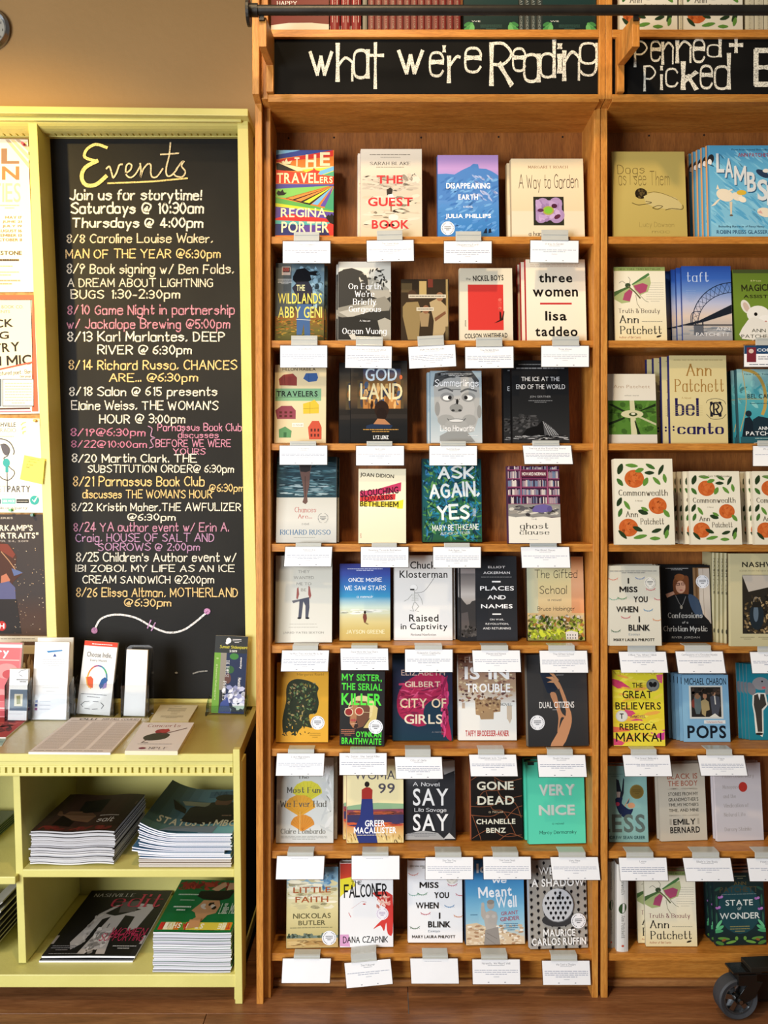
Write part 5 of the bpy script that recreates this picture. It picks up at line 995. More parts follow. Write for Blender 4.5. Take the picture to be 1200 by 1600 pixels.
# ---- books standing spine out
def spine_book(name, cx, wpx, Yf, z, h, depth, col, label, group, art=None, hard=True, page='#e6dfcf'):
    t = wpx*Yf/F; x = X(cx, Yf)
    root = empty(name, (x, Yf, z+.0003), label, 'book', group)
    k = 5; b = .004 if hard else .0008; poly = [(-t/2+t*i/k, b-b*math.sin(math.pi*i/k)) for i in range(k+1)]+[(t/2, .006), (-t/2, .006)]
    mb = MB(); mb.prism([(p[0], p[1], 0) for p in poly], (0, 0, h)); mb.box(-t/2, -t/2+.002, .004, depth, 0, h); mb.box(t/2-.002, t/2, .004, depth, 0, h)
    mb.obj('cover', cmat(col), root); MB().box(-t/2+.002, t/2-.002, .006, depth-.003, .003, h-.003).obj('page_block', cmat(page, .8), root)
    if art:
        a = Art((0, 0, 100, 1000*h/.24), lambda u, v, d: ((u-.5)*t*.96, b-b*math.sin(math.pi*min(max(.02+.96*u, 0), 1))-d-.0001, (1-v)*h)); art(a); a.obj('spine_print', root)
    return root
Z0 = shelf_z(0)
ORD = ['first','second','third','fourth','fifth','sixth','seventh','eighth','ninth','tenth','eleventh','twelfth','thirteenth','fourteenth']
def vtext(a, s, x0, y0, x1, y1, c, f='B'):       # lettering running down a spine
    V, Fc = layout(s, f); ax, bx = min(v[0] for v in V), max(v[0] for v in V); ay, by = min(v[1] for v in V), max(v[1] for v in V)
    a._em([(x0+(v[1]-ay)/(by-ay)*(x1-x0), y0+(v[0]-ax)/(bx-ax)*(y1-y0)) for v in V], Fc, lin(c))
def art(a):
    a.bg('#7a1d1c','#8a2422','#7c1f1e'); a.t('HAPPY',90,165,200,186,'#e8ddd0','R'); a.p([0,1050,0,858,200,842,400,846,470,860,470,1050],'#c9c0ae'); a.t('ann patchett',130,985,330,1050,'#54504a','S')
def art0(a):
    a.bg('#7a1d1c','#8a2422'); a.clip=True
# face-out red book, then spines
def red(a):
    W,Hh=a.x1-a.x0,a.y1-a.y0
    a.bg('#5e1412','#681816'); a.line('HAPPY',a.x0+W*.1,a.y0+Hh*.66,a.x0+W*.45,a.y0+Hh*.70,'#e8ddd0','R').line('MARRIAGE',a.x0+W*.1,a.y0+Hh*.2,a.x0+W*.8,a.y0+Hh*.26,'#e8ddd0','R')
    a.p([a.x0,a.y1,a.x0,a.y0+Hh*.915,a.x0+W*.3,a.y0+Hh*.89,a.x0+W*.7,a.y0+Hh*.888,a.x1,a.y0+Hh*.905,a.x1,a.y1],'#cfc6b4').line('ann patchett',a.x0+W*.22,a.y0+Hh*.965,a.x0+W*.6,a.y0+Hh*.99,'#54504a','R')
book(0,(A1,0),(60,-420,462,205),'dark red hardcover with a cream foot lying flat to the wall','#6a1a18',red,t=.026,lean=.02)
def sp(a):
    Hh=a.y1; a.bg('#5e1412'); a.r(22,Hh*.1,78,Hh*.87,'#e0d8c6'); a.r(0,Hh*.905,100,Hh,'#d8d0bc'); vtext(a,'HAPPY MARRIAGE PATCHETT',38,Hh*.14,62,Hh*.84,'#8a2a24','B')
for i, c in enumerate((523, 540, 556.5)): spine_book('book', c, 15.2, YH+.02, Z0, .232, .15, '#7a1f1c', ORD[i]+' dark red spine with cream foot band, right of the red cover', 'red hardcover spines on the top shelf', sp)
spine_book('book', 570, 7, YH+.03, Z0, .21, .13, '#6e6a5c', 'grey spine between the wide and the narrow red books', None, None, False)
def sp(a):
    Hh=a.y1; a.bg('#d6cfbc'); a.r(0,0,22,Hh,'#581412'); a.r(86,0,100,Hh,'#581412'); vtext(a,'ANN PATCHETT THIS IS THE STORY',42,Hh*.1,66,Hh*.96,'#9a8a78','B')
proto = None
for i in range(13):
    c = 580.5+i*11.15
    if proto is None: proto = spine_book('book', c, 10.6, YH+.025, Z0, .205, .13, '#6e1f1c', 'first narrow red and cream spine from the left on top shelf', 'narrow red and cream paperback spines on the top shelf', sp, False)
    else:
        q = proto.copy(); COL.objects.link(q); q['label'] = ORD[i]+' narrow red and cream spine from the left on top shelf'; q.location = (X(c, YH+.025), YH+.025, Z0+.0003)
        for ch in proto.children: d = ch.copy(); COL.objects.link(d); d.parent = q
def grn(a):
    W,Hh=a.x1-a.x0,a.y1-a.y0; a.bg('#18302e','#1c3836','#182826'); a.m(a.x0+W*.3,a.y0+Hh*.9,a.x0+W*.7,a.y0+Hh*.96,3,'#3a5a50').t('STATE OF WONDER',a.x0+W*.15,a.y0+Hh*.4,a.x0+W*.85,a.y0+Hh*.5,'#dfe4de','B').line('of',a.x0+W*.33,a.y0+Hh*.735,a.x0+W*.4,a.y0+Hh*.755,'#cfd4ce','H').t('WE',a.x0+W*.14,a.y0+Hh*.86,a.x0+W*.3,a.y0+Hh*.875,'#dfe4de','B')
    for s in (1,-1):
        for (u,v,l,w_,an,c) in ((.40,.93,.10,.03,.9,'#5aa05a'),(.42,.95,.11,.025,.3,'#4a9050'),(.36,.96,.10,.03,1.3,'#6ab068'),(.44,.90,.07,.02,.5,'#3f8048'),(.40,.985,.12,.02,.1,'#5c8a3c'),(.42,.77,.08,.02,.4,'#7a7a8a')): a.e(a.x0+W*(.5+s*u),a.y0+Hh*v,W*l,W*w_*1.6,c,s*an)
book(0,(A2,0),(244,-400,622,200),'dark green book with leafy corners, left of two on top shelf','#142422',grn,t=.018,lean=.02)
book(0,(A2,0),(791,-400,1160,200),'dark green book with leafy corners beside the bookcase post','#142422',grn,t=.018,lean=.02)
def sp(a):
    Hh=a.y1; a.bg('#3a4644'); a.r(0,0,10,Hh,'#101816'); vtext(a,'ANN PATCHETT   STATE OF WONDER',30,Hh*.06,72,Hh*.97,'#8a928c','B')
for i, c in enumerate((814.5, 824, 833.5, 843)[:4]): spine_book('book', c, 9, YH+.025, Z0, .205, .13, '#2a3432', ORD[i]+' grey-green spine from the left between two leafy green books', 'grey-green spines on the top shelf', sp, False)
book(0,(A3,0),(169,-430,569,190),'white book with oranges behind the rail bracket on top shelf','#cfc8b2',common,t=.028,lean=.02)
book(0,(A3,0),(618,-430,1022,190),'white book with oranges right of the rail bracket','#cfc8b2',common,t=.028,lean=.02)
def sp(a):
    Hh=a.y1; a.bg('#d8cfb4'); vtext(a,'Commonwealth Ann Patchett',36,Hh*.2,66,Hh*.96,'#a89c80','R'); a.e(50,Hh*.72,20,34,'#4a6a34'); a.e(50,Hh*.1,20,30,'#4a6a34')
for c in (1063.5,): spine_book('book', c, 6, YH+.025, Z0, .21, .13, '#cfc6a8', 'thin cream spine between the two orange-print books', 'thin cream spines on the top shelf', sp, False)
for i, c in enumerate((1171.5, 1186, 1200.5)): spine_book('book', c, 13, YH+.025, Z0, .21, .13, '#cfc6a8', ORD[i]+' cream spine in the row at the right of the top shelf', 'cream spines at the right of the top shelf', sp, False)
# row five: the khaki photography books seen by their spines, row eight: two white spines
def sp(a):
    Hh=a.y1; a.bg('#c0b890'); vtext(a,'NASHVILLE',30,Hh*.06,74,Hh*.46,'#22201a','X'); a.e(50,Hh*.87,20,26,'#3a3a30')
zb = shelf_z(5)
for i, c in enumerate((1135, 1128.6, 1122.2, 1115.8)):
    spine_book('book', c, 5.8, 2.262+i*.008, zb, .247, .072, '#b0a880', ('first', 'second', 'third', 'fourth')[i]+' khaki spine leftward from the big photography book', 'khaki photography book spines', sp)
def sp(a):
    Hh=a.y1; a.bg('#cfcdc6'); vtext(a,'Commonwealth',36,Hh*.08,70,Hh*.34,'#6a6860','R'); a.e(50,Hh*.50,34,60,'#2f4a28',.2); vtext(a,'Ann Patchett',36,Hh*.58,70,Hh*.84,'#6a6860','R'); a.e(50,Hh*.93,12,12,'#c0503a')
zb = shelf_z(8)
spine_book('book', 973, 18, 2.243, zb, .236, .1, '#d8d6d0', 'white spine with a leaf, right one of the pair on bottom shelf', None, sp)
spine_book('book', 955.2, 10, 2.262, zb, .236, .09, '#a8a498', 'grey-white spine with a leaf, against the bookcase post', None, sp)

# ---------------------------------------------------------------- clip-on note cards under the books
def card(row, x0, y0, x1, y1, c0, c1, cy, title, n=4, rot=0, skew=0, blank=0, seed=1, deco=None):
    Y = 2.223; s = SH[row-1][0]
    cxp = (x0+x1)/2; o = P(cxp, y0, Y)
    near = min(BOOKS[row], key=lambda b: abs(b[0]-(c0+c1)/2)) if row in BOOKS else None
    d = ' '.join(near[1].split()[:10]); d = d.rsplit(',', 1)[0] if len(d.split(',')[-1].split()) < 3 else d
    while d.split()[-1] in ('of', 'a', 'the', 'with', 'and', 'over', 'above', 'at', 'in', 'to', 'on', 'from', 'an', 'by', 'cross', 'behind'): d = ' '.join(d.split()[:-1])
    root = empty('card_holder', o, 'note card clipped below the '+d, 'card holder', 'note cards clipped to the shelf edges', (0, math.radians(rot), 0))
    w = X(x1, Y)-X(x0, Y); h = (y1-y0)*Y/F; sk = skew*Y/F
    def quad(a, b, zt, zb, ya, t, sk0=0):
        return MB().prism([(a+sk*(-zt/h if h else 0), ya, zt), (b+sk*(-zt/h), ya, zt), (b+sk*(-zb/h), ya, zb), (a+sk*(-zb/h), ya, zb)], (0, t, 0))
    quad(-w/2-.0022, w/2+.0028, .003, -h-.0018, .0012, .0012).obj('sleeve', M['sleeve'], root)
    cd_ = quad(-w/2, w/2, 0, -h, .0004, .0008).obj('note_card', M['white'], root)
    a = Art((0, 0, 100, 46), lambda u, v, dd: ((u-.5)*w+sk*v, .0003-dd, -v*h))
    R = random.Random(int(x0*7+y0))
    if not blank:
        L_ = min(76, max(14, len(title)*2.6)); a.line(title, 50-L_/2, 5, 50+L_/2, 8.6, '#6d7078', 'H', wt=.75); a.m(50-L_*.3, 10, 50+L_*.3, 12, 1, '#a4a7ae', seed)
        yy = 18; a.m(4, yy, 96, yy+n*3.7, n, '#9298ac', int(x0), 1.0); a.m(44, yy+n*3.7+2, 56, yy+n*3.7+4, 1, '#a9adb8'); a.e(33, 42.4, 2, .8, '#7a7d84', 0, 6).e(68, 42.4, 2, .8, '#7a7d84', 0, 6)
    elif blank == 2: a.m(30, 4, 66, 6, 1, '#c4c6cc')
    if deco: deco(a)
    if a.V: a.obj('card_print', cd_)
    k0, k1 = X(c0, Y)-o.x, X(c1, Y)-o.x; zt = H-(s-HY)*2.236/F-o.z+.0004+(abs(math.sin(math.radians(rot)))*(k1-k0)*.9)
    up = max(0, (s-cy))*Y/F if row <= 4 else 0
    pb = .013+(.024 if row > 4 else .012)
    for bk in BOOKS.get(row, []):
        if bk[2]-.004 < o.x+k1 and bk[3]+.004 > o.x+k0: pb = min(pb, bk[4]-Y-.0022)
    mb = MB()
    mb.box(k0, k1, 0, .0035, .0005, zt+up+.0018); mb.box(k0, k1, .0035, max(pb, .006), zt+.0002, zt+.0022)
    if up > .002: mb.box(k0+.003, k1-.003, -.0012, 0, zt-.001, zt+.001)
    mb.box(k0, k1, -.003, 0, .0005, .004)
    mb.obj('clip', M['clip'], root, bevel=.0006)
    return root
CARDS = [(1,442,377,516,411,459,499,366,'The Travelers',2),(1,573,375.5,646,408,589,629,364,'The Guest Book',2,-1),(1,694,377,768,411,712,752,365,'Disappearing Earth',3),(1,829,376,904,410,846,888,363,'A Way to Garden',2,.6),
(2,438,540,511,574,455,496,527,'The Wildlands',3),(2,540,541,612,575,556,598,529,"On Earth We're Briefly Gorgeous",4,.8),(2,638,540.5,711,574,653,694,529,'Walk the Wild Nevada',4,-3),(2,727,542,802,575,744,785,530,'The Nickel Boys',4,-.6),(2,846,540.5,920,573,863,905,528,'Three Women',3),
(3,437,696.5,511,726,453,494,691,'Travelers',3),(3,556.5,697,631,727,573,613,691,'God Land',2),(3,671,697,745,727,688,728,691,'Summerlings',2),(3,817,696.5,892,725,832,874,690,'The Ice at the End of the World',4,0,3),
(4,446,854.5,519,885,462,502,849,'Chances Are',3,0,-2),(4,564,855,638,886,581,620,849,'Slouching Towards Bethlehem',4),(4,677,855,751,887,694,734,849,'Ask Again, Yes',4),(4,814,855,889,887,828,870,849,'The Ghost Clause',2,0,2),
(5,441,1016.5,514,1049,457,497,1009,'The Man They Wanted Me to Be',4,0,-2),(5,532,1013.5,606,1047,549,590,1009,'Once More We Saw Stars',4,0,1),(5,633,1015,707,1050,648,691,1008,'Raised in Captivity',3),(5,738,1016.5,812,1050,752,794,1009,'Places and Names',3,0,2),(5,843,1017,917,1051,857,898,1009,'The Gifted School',4,0,2),
(6,433,1177.5,507,1212,450,491,1171,'Late Migrations',3,0,-2),(6,530.5,1177,604,1211,547,587,1171,'My Sister, the Serial Killer',3),(6,617,1183,690,1217,633,673,1171,'City of Girls',4,0,2),(6,733,1179.5,806,1213,747,788,1171,'Fleishman is in Trouble',3,0,3),(6,839.5,1180,914,1214,855,895,1171,'Dual Citizens',3,0,3),
(7,433,1338,507,1374,449,490,1331,'The Most Fun We Ever Had',2,0,-2,2),(7,549.5,1337.5,624,1374,566,607,1331,'Woman 99',3,0,0,2),(7,665,1339.5,739,1374,680,721,1331,'Say Say Say',4),(7,755,1339,829,1374,770,810,1331,'The Gone Dead',4,0,1),(7,860,1339.5,934,1375,873,915,1331,'Very Nice',3,0,4),
(8,442,1498,517,1536,459,500,1491,'Little Faith',2,0,-2,1),(8,538,1502,610,1541,549,589,1489,'The Falconer',2,-5.5),(8,641,1498,715,1537,660,700,1491,'I Miss You',2,0,2,2),(8,738,1499.5,812,1538,752,793,1491,'Honestly, We Meant Well',3,0,1),(8,847,1501.5,921,1539,861,902,1491,'We Cast a Shadow',4,0,2)]
for c in CARDS:
    kw = dict(zip(('rot', 'skew', 'blank'), c[10:])); card(*c[:10], **kw)
def coming(a): a.r(0, 0, 200, 18, '#24466a').t('COMING SOON', 26, 6, 120, 13, '#e8ecf2', 'X').r(5, 4, 24, 36, '#7a2a34').e(14, 12, 5, 5, '#d8c0b0').m(28, 22, 130, 36, 3, '#8a8d94').m(10, 39, 130, 43, 1, '#6a6d74')
card(2, 1163, 540, 1240, 573, 1181, 1225, 530, '', blank=1, deco=coming)
card(3, 1177, 697, 1250, 728, 1184, 1226, 690, '25 ct Ann Patchett set', 1)
card(5, 967, 1018.5, 1040, 1051, 981, 1024, 1009, 'I Miss You When I Blink', 2, 0, 4); card(5, 1055.5, 1018, 1129, 1052, 1070, 1111, 1009, 'Confessions of a Christian Mystic', 2, 0, 5); card(5, 1172, 1019, 1246, 1052, 1184, 1225, 1009, 'Nashville Scenes', 3, 0, 4)
card(6, 973, 1180, 1046, 1213, 986, 1026, 1171, 'The Great Believers', 2, 0, 4); card(6, 1090, 1180.5, 1162, 1212, 1104, 1144, 1171, 'Pops', 4, 0, 6)
card(7, 967, 1340.5, 1041, 1376, 979, 1021, 1331, 'Less', 4, 0, 3); card(7, 1067, 1341, 1141, 1377, 1082, 1124, 1331, 'Black is the Body', 2, 0, 6); card(7, 1167, 1341.5, 1241, 1377, 1180, 1222, 1331, 'Flash Count Diary', 2, 0, 5)

# ---------------------------------------------------------------- posters on the pinboard
def sheet(name, poly, Y, col, label, cat, t=.0008, group=None):
    c = P(sum(p[0] for p in poly)/len(poly), max(p[1] for p in poly), Y)
    root = empty(name, c, label, cat, group)
    MB(c).front(poly, Y, t).obj('paper', cmat(col, .7), root)
    xs = [p[0] for p in poly]; ys = [p[1] for p in poly]
    a = plane_art((min(xs), min(ys), max(xs), max(ys)), Y-.0002)
    return root, c, a
# cream gig poster
r, c, a = sheet('poster', [(-70,216),(43.5,218),(53,456),(-70,457)], 2.744, '#f4efdc', 'white poster with brown block letters and a list of months, topmost on pinboard', 'poster')
for i, cl in enumerate(('#c8b098', '#ecd8a0', '#c8b098')): a.p([8+i*8,218,14+i*8,218,46,256-i*13,46,264-i*13], cl)
a.t('L', 2, 232, 30, 256, '#8a6a58', 'X').t('N', 3, 260, 30, 281, '#a8704a', 'X').t('AL', -40, 232, -1, 256, '#8a6a58', 'X').t('SO', -40, 260, -1, 281, '#a8704a', 'X').t('TIES', -14, 286, 32, 316, '#ece0a0', 'S')
a.m(0, 319, 30, 327, 2, '#d8c89a', 3)
for i, s in enumerate(('MAY 17', 'JUNE 21', 'JULY 19', 'AUGUST 16', 'SEPTEMBER 13', 'OCTOBER 11')): a.t(s, 34-len(s)*4.3, 337.5+i*7, 34, 342+i*7, '#8a7050', 'X')
a.t('BRIDGESTONE', -34, 392, 34, 398.5, '#5a4630', 'X').m(-5, 404, 30, 409, 1, '#4a3a2a', 2, 3).m(-20, 414, 20, 418, 1, '#b8a888').m(-20, 423, 30, 432, 2, '#c8b898').m(-20, 436, 32, 446, 2, '#a89878'); a.obj('poster_print', r, c, 'mprint')
r, c, a = sheet('poster', [(-70,460),(55,462),(62.5,646),(-70,648)], 2.744, '#f6f0e4', 'poster for a poetry open mic with a coral red border', 'poster')
a.p([-70,461,53,461,60,643,50,643,50,469,-70,469], '#e0604c').p([50,469,53,461,60,643,53,635], '#e0604c')
a.p([-70,468,49,468,49.5,569,-70,594], '#f4e6cc').l([-70,468.5,48.5,468.5,53,636], .9, '#2a201c').t('BOOK CO.', 2.5, 477, 36.5, 482, '#5a5048', 'S').t('PRESENTS', -18, 485, 15.5, 489, '#5a5048', 'S')
a.t('BLACK', -50, 500, 21, 513, '#1c1614', 'X', rot=-.06).t('DOG', -40, 519, 14, 531, '#1c1614', 'X', rot=-.06).t('POETRY', -50, 537, 31, 552, '#1c1614', 'X', rot=-.08).t('OPEN MIC', -55, 556, 49, 572, '#1c1614', 'X', rot=-.05)
a.l([-70,592,0,577,51,566], 2.6, '#d0544c').t('June 11 Featured poet : Ben', -30, 579, 49, 588, '#3a3028', 'H', rot=-.06).t('Gerymar II', 31, 586, 52, 591, '#3a3028', 'H')
a.r(4, 592, 53, 635, '#3a3438').r(5, 593, 52.3, 634, '#f0e4de').m(8, 597, 50, 632, 8, '#a89c98', 5, 1.3).r(-70, 592, 2, 635, '#5a6878').l([-70,640,46,638], 2.4, '#4a2a2a').l([-70,644,48,643], 1.5, '#c04a7a'); a.obj('poster_print', r, c, 'mprint')
r, c, a = sheet('poster', [(-70,652),(61.5,654),(68.5,801),(-70,800)], 2.744, '#f0f0ec', 'white poster with a line-drawn ear and teal earbud', 'poster')
a.t('NASHVILLE', -14, 660, 24.5, 667, '#3a3a40', 'X').t('PUBLIC RADIO', -28, 669, 25, 675.5, '#8a8a90', 'S').m(-5, 680, 22, 684, 1, '#b0b0b4')
a.l([-16,700,-8,688,4,686,16,692,22,704,21,710], 1.6, '#3a3a44', True).l([-2,696,8,694,15,702,12,712,6,716,10,724,17,732,22,736,22,742,14,750,4,748,-4,740], 1.4, '#3a3a44', True).p([2,694,12,697,15,704,10,712,4,706], '#5a5a68', True)
a.e(10, 723, 5.6, 6.6, '#3aa0a8').r(8.4, 728, 13, 738, '#3aa0a8').l([11,738,11.5,768], 1.1, '#2a2a34').t('FIRST', -18, 759, 10, 769, '#b0b4bc', 'S').t('PARTY', 11.5, 759, 47.5, 769, '#4a4a54', 'B').m(-6, 771, 47, 773, 1, '#c0c0c4')
for i in range(3): a.l([33+i*1.5,664+i*7,36,661+i*7,40,660+i*7], 1.6, '#e0c878')
a.r(-20, 780, 1, 787, '#2a4a5a').r(3, 779, 24, 787, '#6cc0c0').t('SERVICE', 4, 781, 23, 785, '#fff', 'X').r(26, 780, 45, 786, '#2a2a2c').m(27, 782, 44, 784.5, 1, '#ccc').e(54, 781.5, 7, 7.2, '#3aa8ac').l([51,781,53.5,784,58,777], 1.4, '#fff').t('at wpln.org/party', -20, 791, 43, 797, '#a8a8ac', 'S'); a.obj('poster_print', r, c, 'mprint')
r, c, a = sheet('poster', [(-70,803.5),(68.8,803.5),(75.5,993),(-70,991)], 2.744, '#3c3638', 'dark poster of a painted figure among stars, lowest on the pinboard', 'poster')
a.g(-70, 930, 75.5, 993, ['#3c3638', '#4a3630', '#4d382e']).t('GALLERIES', -20, 808, 20, 811, '#c8c0b8', 'S').t('MONKERKAMP\'S', -46, 820, 51, 829.5, '#ece4d4', 'X').t('PORTRAITS"', -16, 832, 60, 841.5, '#ece4d4', 'X').t('SEPTEMBER 24, 2019', -40, 844, 44.5, 847.5, '#a8a09c', 'B')
a.p([-70,850,0,846,16,852,26,870,24,890,36,895,20,910,14,940,-70,940], '#4a2e28').p([0,850,12,850,24,866,20,872,0,860], '#7a3a30').l([2,862,14,876,24,890], 1.4, '#b08868').p([2,900,10,896,16,906,6,930,0,932], '#b8745c').p([18,888,30,892,36,895,22,900], '#5a6a9a').p([-70,928,14,908,24,918,25,940,-70,938], '#5a5c86').p([-70,936,26,936,34,990,-70,990], '#2a2628')
a.n(20, 850, 73, 990, ['#c8a888', '#8a6a54', '#e0d0b8'], 60, .8, .8, 4, ns=5).e(3, 978, 7, 7.6, '#c03430').t('H', -1, 974, 7, 982, '#fff', 'X'); a.obj('poster_print', r, c, 'mprint')
r, c, a = sheet('poster', [(-70,993.5),(76,994.5),(77,1060),(-70,1060)], 2.7445, '#e0d8c8', 'cream notice mostly hidden behind the leaflets at the pinboard foot', 'notice')
a.m(-20, 996, 55, 1000, 1, '#a8a094').m(34, 1001, 62, 1003, 1, '#8a8478'); a.obj('poster_print', r, c, 'mprint')
r, c, a = sheet('sticky_note', [(38,711),(70,717.5),(66.5,757),(31,749)], 2.640, '#e8dd6c', 'pale yellow sticky note over the ear poster edge', 'sticky note')
a.clip = False
for i in range(4): a.t(('Tickets on', 'sale Friday', 'at noon', 'x')[i], 44-i*1.3, 716+i*4.2, 62-i*5, 719+i*4.2, '#8a8448', 'H', rot=.14)
a.obj('note_writing', r, c, 'mprint')
for px, py, Y, cl, lb in ((37.5,226,2.742,'#b03a5c','pink push pin in the topmost poster'),(56,657.5,2.742,'#c89a2a','brass push pin at the ear poster corner'),(52,804.5,2.742,'#1f5a3a','dark green push pin between two posters'),(18,797,2.742,'#4aa85a','light green push pin under the ear poster')):
    q = P(px, py, Y); rt = empty('push_pin', q, lb, 'push pin', 'push pins on the pinboard')
    MB().cyl((0, 0, 0), (0, -.004, 0), .0052, 14).cyl((0, -.004, 0), (0, -.010, 0), .003, 12).obj('pin_collar', cmat(cl, .25), rt)
    MB().cyl((0, -.010, 0), (0, -.013, 0), .0048, 14).obj('pin_head', cmat(cl, .25), rt)

# ---------------------------------------------------------------- leaflets on the counter
def leaflet(name, rect, col, label, t=.004, lean=.12, roll=0, art=None, cat='leaflet', Yf=None, z=None, edge='#e8e4da', mat='mprint'):
    x0, y0, x1, y1 = rect; z = zc+.0008 if z is None else z
    Yf = Yf or (H-z)*F/(y1-HY); h = .2
    for _ in range(4): h = (H-(y0-HY)*(Yf+h*math.sin(lean))/F-z)/math.cos(lean)
    Ym = Yf+h*math.sin(lean)/2; wd = (x1-x0)*Ym/F
    root = empty(name, (X((x0+x1)/2, Ym), Yf, z+t*math.sin(lean)+abs(math.sin(roll))*wd/2), label, cat, None, (-lean, roll, 0))
    MB().box(-wd/2, wd/2, 0, t, 0, h).obj('sheets', cmat(edge, .7), root)
    a = Art(rect, lambda u, v, d: ((u-.5)*wd, -d-.0001, (1-v)*h)); a.bg(col)
    if art: art(a)
    a.obj('front_print', root, mat=mat); return root, Yf
def art(a): 
    a.r(-60,1014,27,1112,'#d87478').r(-60,1008,30,1013,'#f4f0ec').r(-60,1032,27,1033.5,'#f0c8c0').t('Poetry', -50, 1014, 10, 1030, '#fff', 'X').m(17,1010,26,1012,1,'#fff').e(8,1050,18,12,'#e09a98').e(12,1055,10,7,'#c8565a').e(2,1088,14,10,'#e09a98').e(4,1092,8,5,'#c8565a').r(-60,1107,27,1108.5,'#f4e0dc').r(-60,1112,27,1120,'#b84a50')
leaflet('magazine', (-60,1005,30,1122), '#dc8488', 'coral red magazine standing at the left end of counter', .012, .12, .02, art, 'magazine')
def art(a): a.n(33,1010,54,1033,['#6a4a34','#a88a6c','#4a3424','#c8b8a0'],14,5,2,3).r(33,1005,54,1010,'#d8c8b0')
leaflet('leaflet', (30,1003,56,1040), '#5a4030', 'small brown picture leaflet behind the white leaflets', .003, .1, 0, art, Yf=2.70)
def art(a): a.l([27,1052,31,1048,38,1047],.9,'#8a8d92').l([42,1048,45,1052,43,1055],.9,'#8a8d92').l([28,1055,33,1057],.9,'#8a8d92').m(24,1061,45,1067,2,'#4a4a4c').r(15,1078,44,1111,'#5c7284').r(22,1085,35,1104,'#ddd4b8').p([25,1088,31,1087,32,1100,26,1101],'#8a8a54').m(14,1115,36,1117,1,'#c8c8cc')
_, YA = leaflet('leaflet', (13,1046,42,1126), '#eeeeec', 'narrow white leaflets with a blue-grey photo panel', .012, .05, .02, art, z=zc+.0052)
def art(a): a.m(60,999,112,1001,1,'#e0e0de')
leaflet('leaflet', (57,996.5,113,1118), '#e4e4e2', 'rear white sheets sticking up behind the scales leaflet', .006, .08, 0, art, Yf=2.62)
def art(a):
    a.g(50,1004,111,1125,['#f0f0f0','#f6f6f6','#f4f4f6']).p([70,1018,94,1016,95,1018,72,1021],'#4a8ac0').p([80,1027,86,1027,83,1022],'#2a4a8a').m(64,1030,100,1042,4,'#b8bcc4',3,.8).m(66,1062,92,1084,4,'#d8dce0',4,1)
    for i, cl in enumerate(('#3a5a9a','#3a5a9a','#a05a8a')): a.r(56,1095+i*6,60,1099+i*6,cl).m(63,1096+i*6,80,1098+i*6,1,'#b8bcc8')
_, YB = leaflet('leaflet', (51,1004,105,1125), '#f2f2f2', 'white leaflets headed by a small blue scales drawing', .010, .10, .012, art)
def art(a):
    a.r(122,1005,175,1012.5,'#d8442e').m(134,1008,166,1010.5,1,'#fff',2).t('Choose Indie,', 128, 1022, 167, 1031, '#5a5a5c', 'B').t('Every Month', 134, 1033, 160, 1037.5, '#77777a', 'B')
    C_=['#e8a83a','#d88a3a','#c86a4a','#a04a7a','#5a5a9a','#3a9aa0','#4aa86a','#3a7a9a']
    for i in range(8):
        t0=math.pi*(1-i/8); t1=math.pi*(1-(i+1)/8); a.l([148+15*math.cos(t0),1063-20*math.sin(t0),148+15*math.cos((t0+t1)/2),1063-20*math.sin((t0+t1)/2),148+15*math.cos(t1),1063-20*math.sin(t1)],2.2,C_[i])
    a.p([132,1062,138,1060,142,1064,143,1078,136,1078],'#d85a34').l([131,1062,134,1074,140,1079],1.6,'#e8a83a').p([155,1064,160,1060,165,1064,161,1074,155,1079,152,1074],'#2a5a94').p([160,1070,164,1068,164,1076,158,1079],'#8a7ab8')
    a.m(126,1086,166,1094,2,'#77777a',3,1.1).l([131,1108,128,1105,133,1100,140,1099],.9,'#55585e').l([146,1099,154,1099],.9,'#55585e').l([158,1100,163,1104,160,1109],.9,'#55585e').l([134,1110,142,1111],.9,'#55585e').l([146,1111,154,1110],.9,'#55585e')
_, YI = leaflet('leaflet', (122,1005,174,1119), '#eae8e4', 'leaflets with rainbow headphones drawing and a red top band', .012, .14, .07, art)
leaflet('leaflet', (194,1016,227,1112), '#f4f3f1', 'blank white bookmark strips in the rounded clear holder', .010, .06, .03, lambda a: a.m(202,1030,216,1036,2,'#e0e0e0'), Yf=YI-.004)
def art(a):
    a.bg('#2a2c2a'); a.r(330,1022,342,1119,'#6a9a34').t('s', 334, 1030, 338, 1032, '#cfe0a0', 'H').r(341,1022,352,1080,'#8a8478').r(350,1022,386,1119,'#1f2a4a').e(362,1027,7,5,'#3a7a34').e(357,1048,6,6,'#2f5a30').e(354,1062,5,8,'#5a3a34').n(345,1070,383,1115,['#b8bcd8','#d8dce8','#8a90b8'],30,6,5,3).p([345,1100,355,1090,362,1119,342,1119],'#3a4a8a')
    a.e(352,1002.5,4,4.5,'#e8e8e8').e(350,1006,2.6,2.4,'#e8e8e8').m(358,999,372,1006,3,'#e0e0e0').line('Summer Shakespeare', 339, 1010, 382, 1014.5, '#e8e04a', 'H').t('2019', 354, 1017, 366, 1020.5, '#e8e8e8', 'B')
    vtext(a,'THE TEMPEST',350,1033,355.5,1060,'#f0f0f0','R'); vtext(a,'PERICLES',347,1066,352,1096,'#e8e8e8','R'); vtext(a,'onecity',371,1028,375,1046,'#f0f0f0','B'); vtext(a,'Humanities',370,1060,375,1078,'#e8e8e8','B'); vtext(a,'#SummerShakespeare',334,1040,337.5,1096,'#cfe0a0','S')
_, YS_ = leaflet('leaflet', (331,995,382,1116), '#2a2c2a', 'dark glossy Summer festival leaflets in the green-tinted holder', .008, .10, .04, art, mat='print')
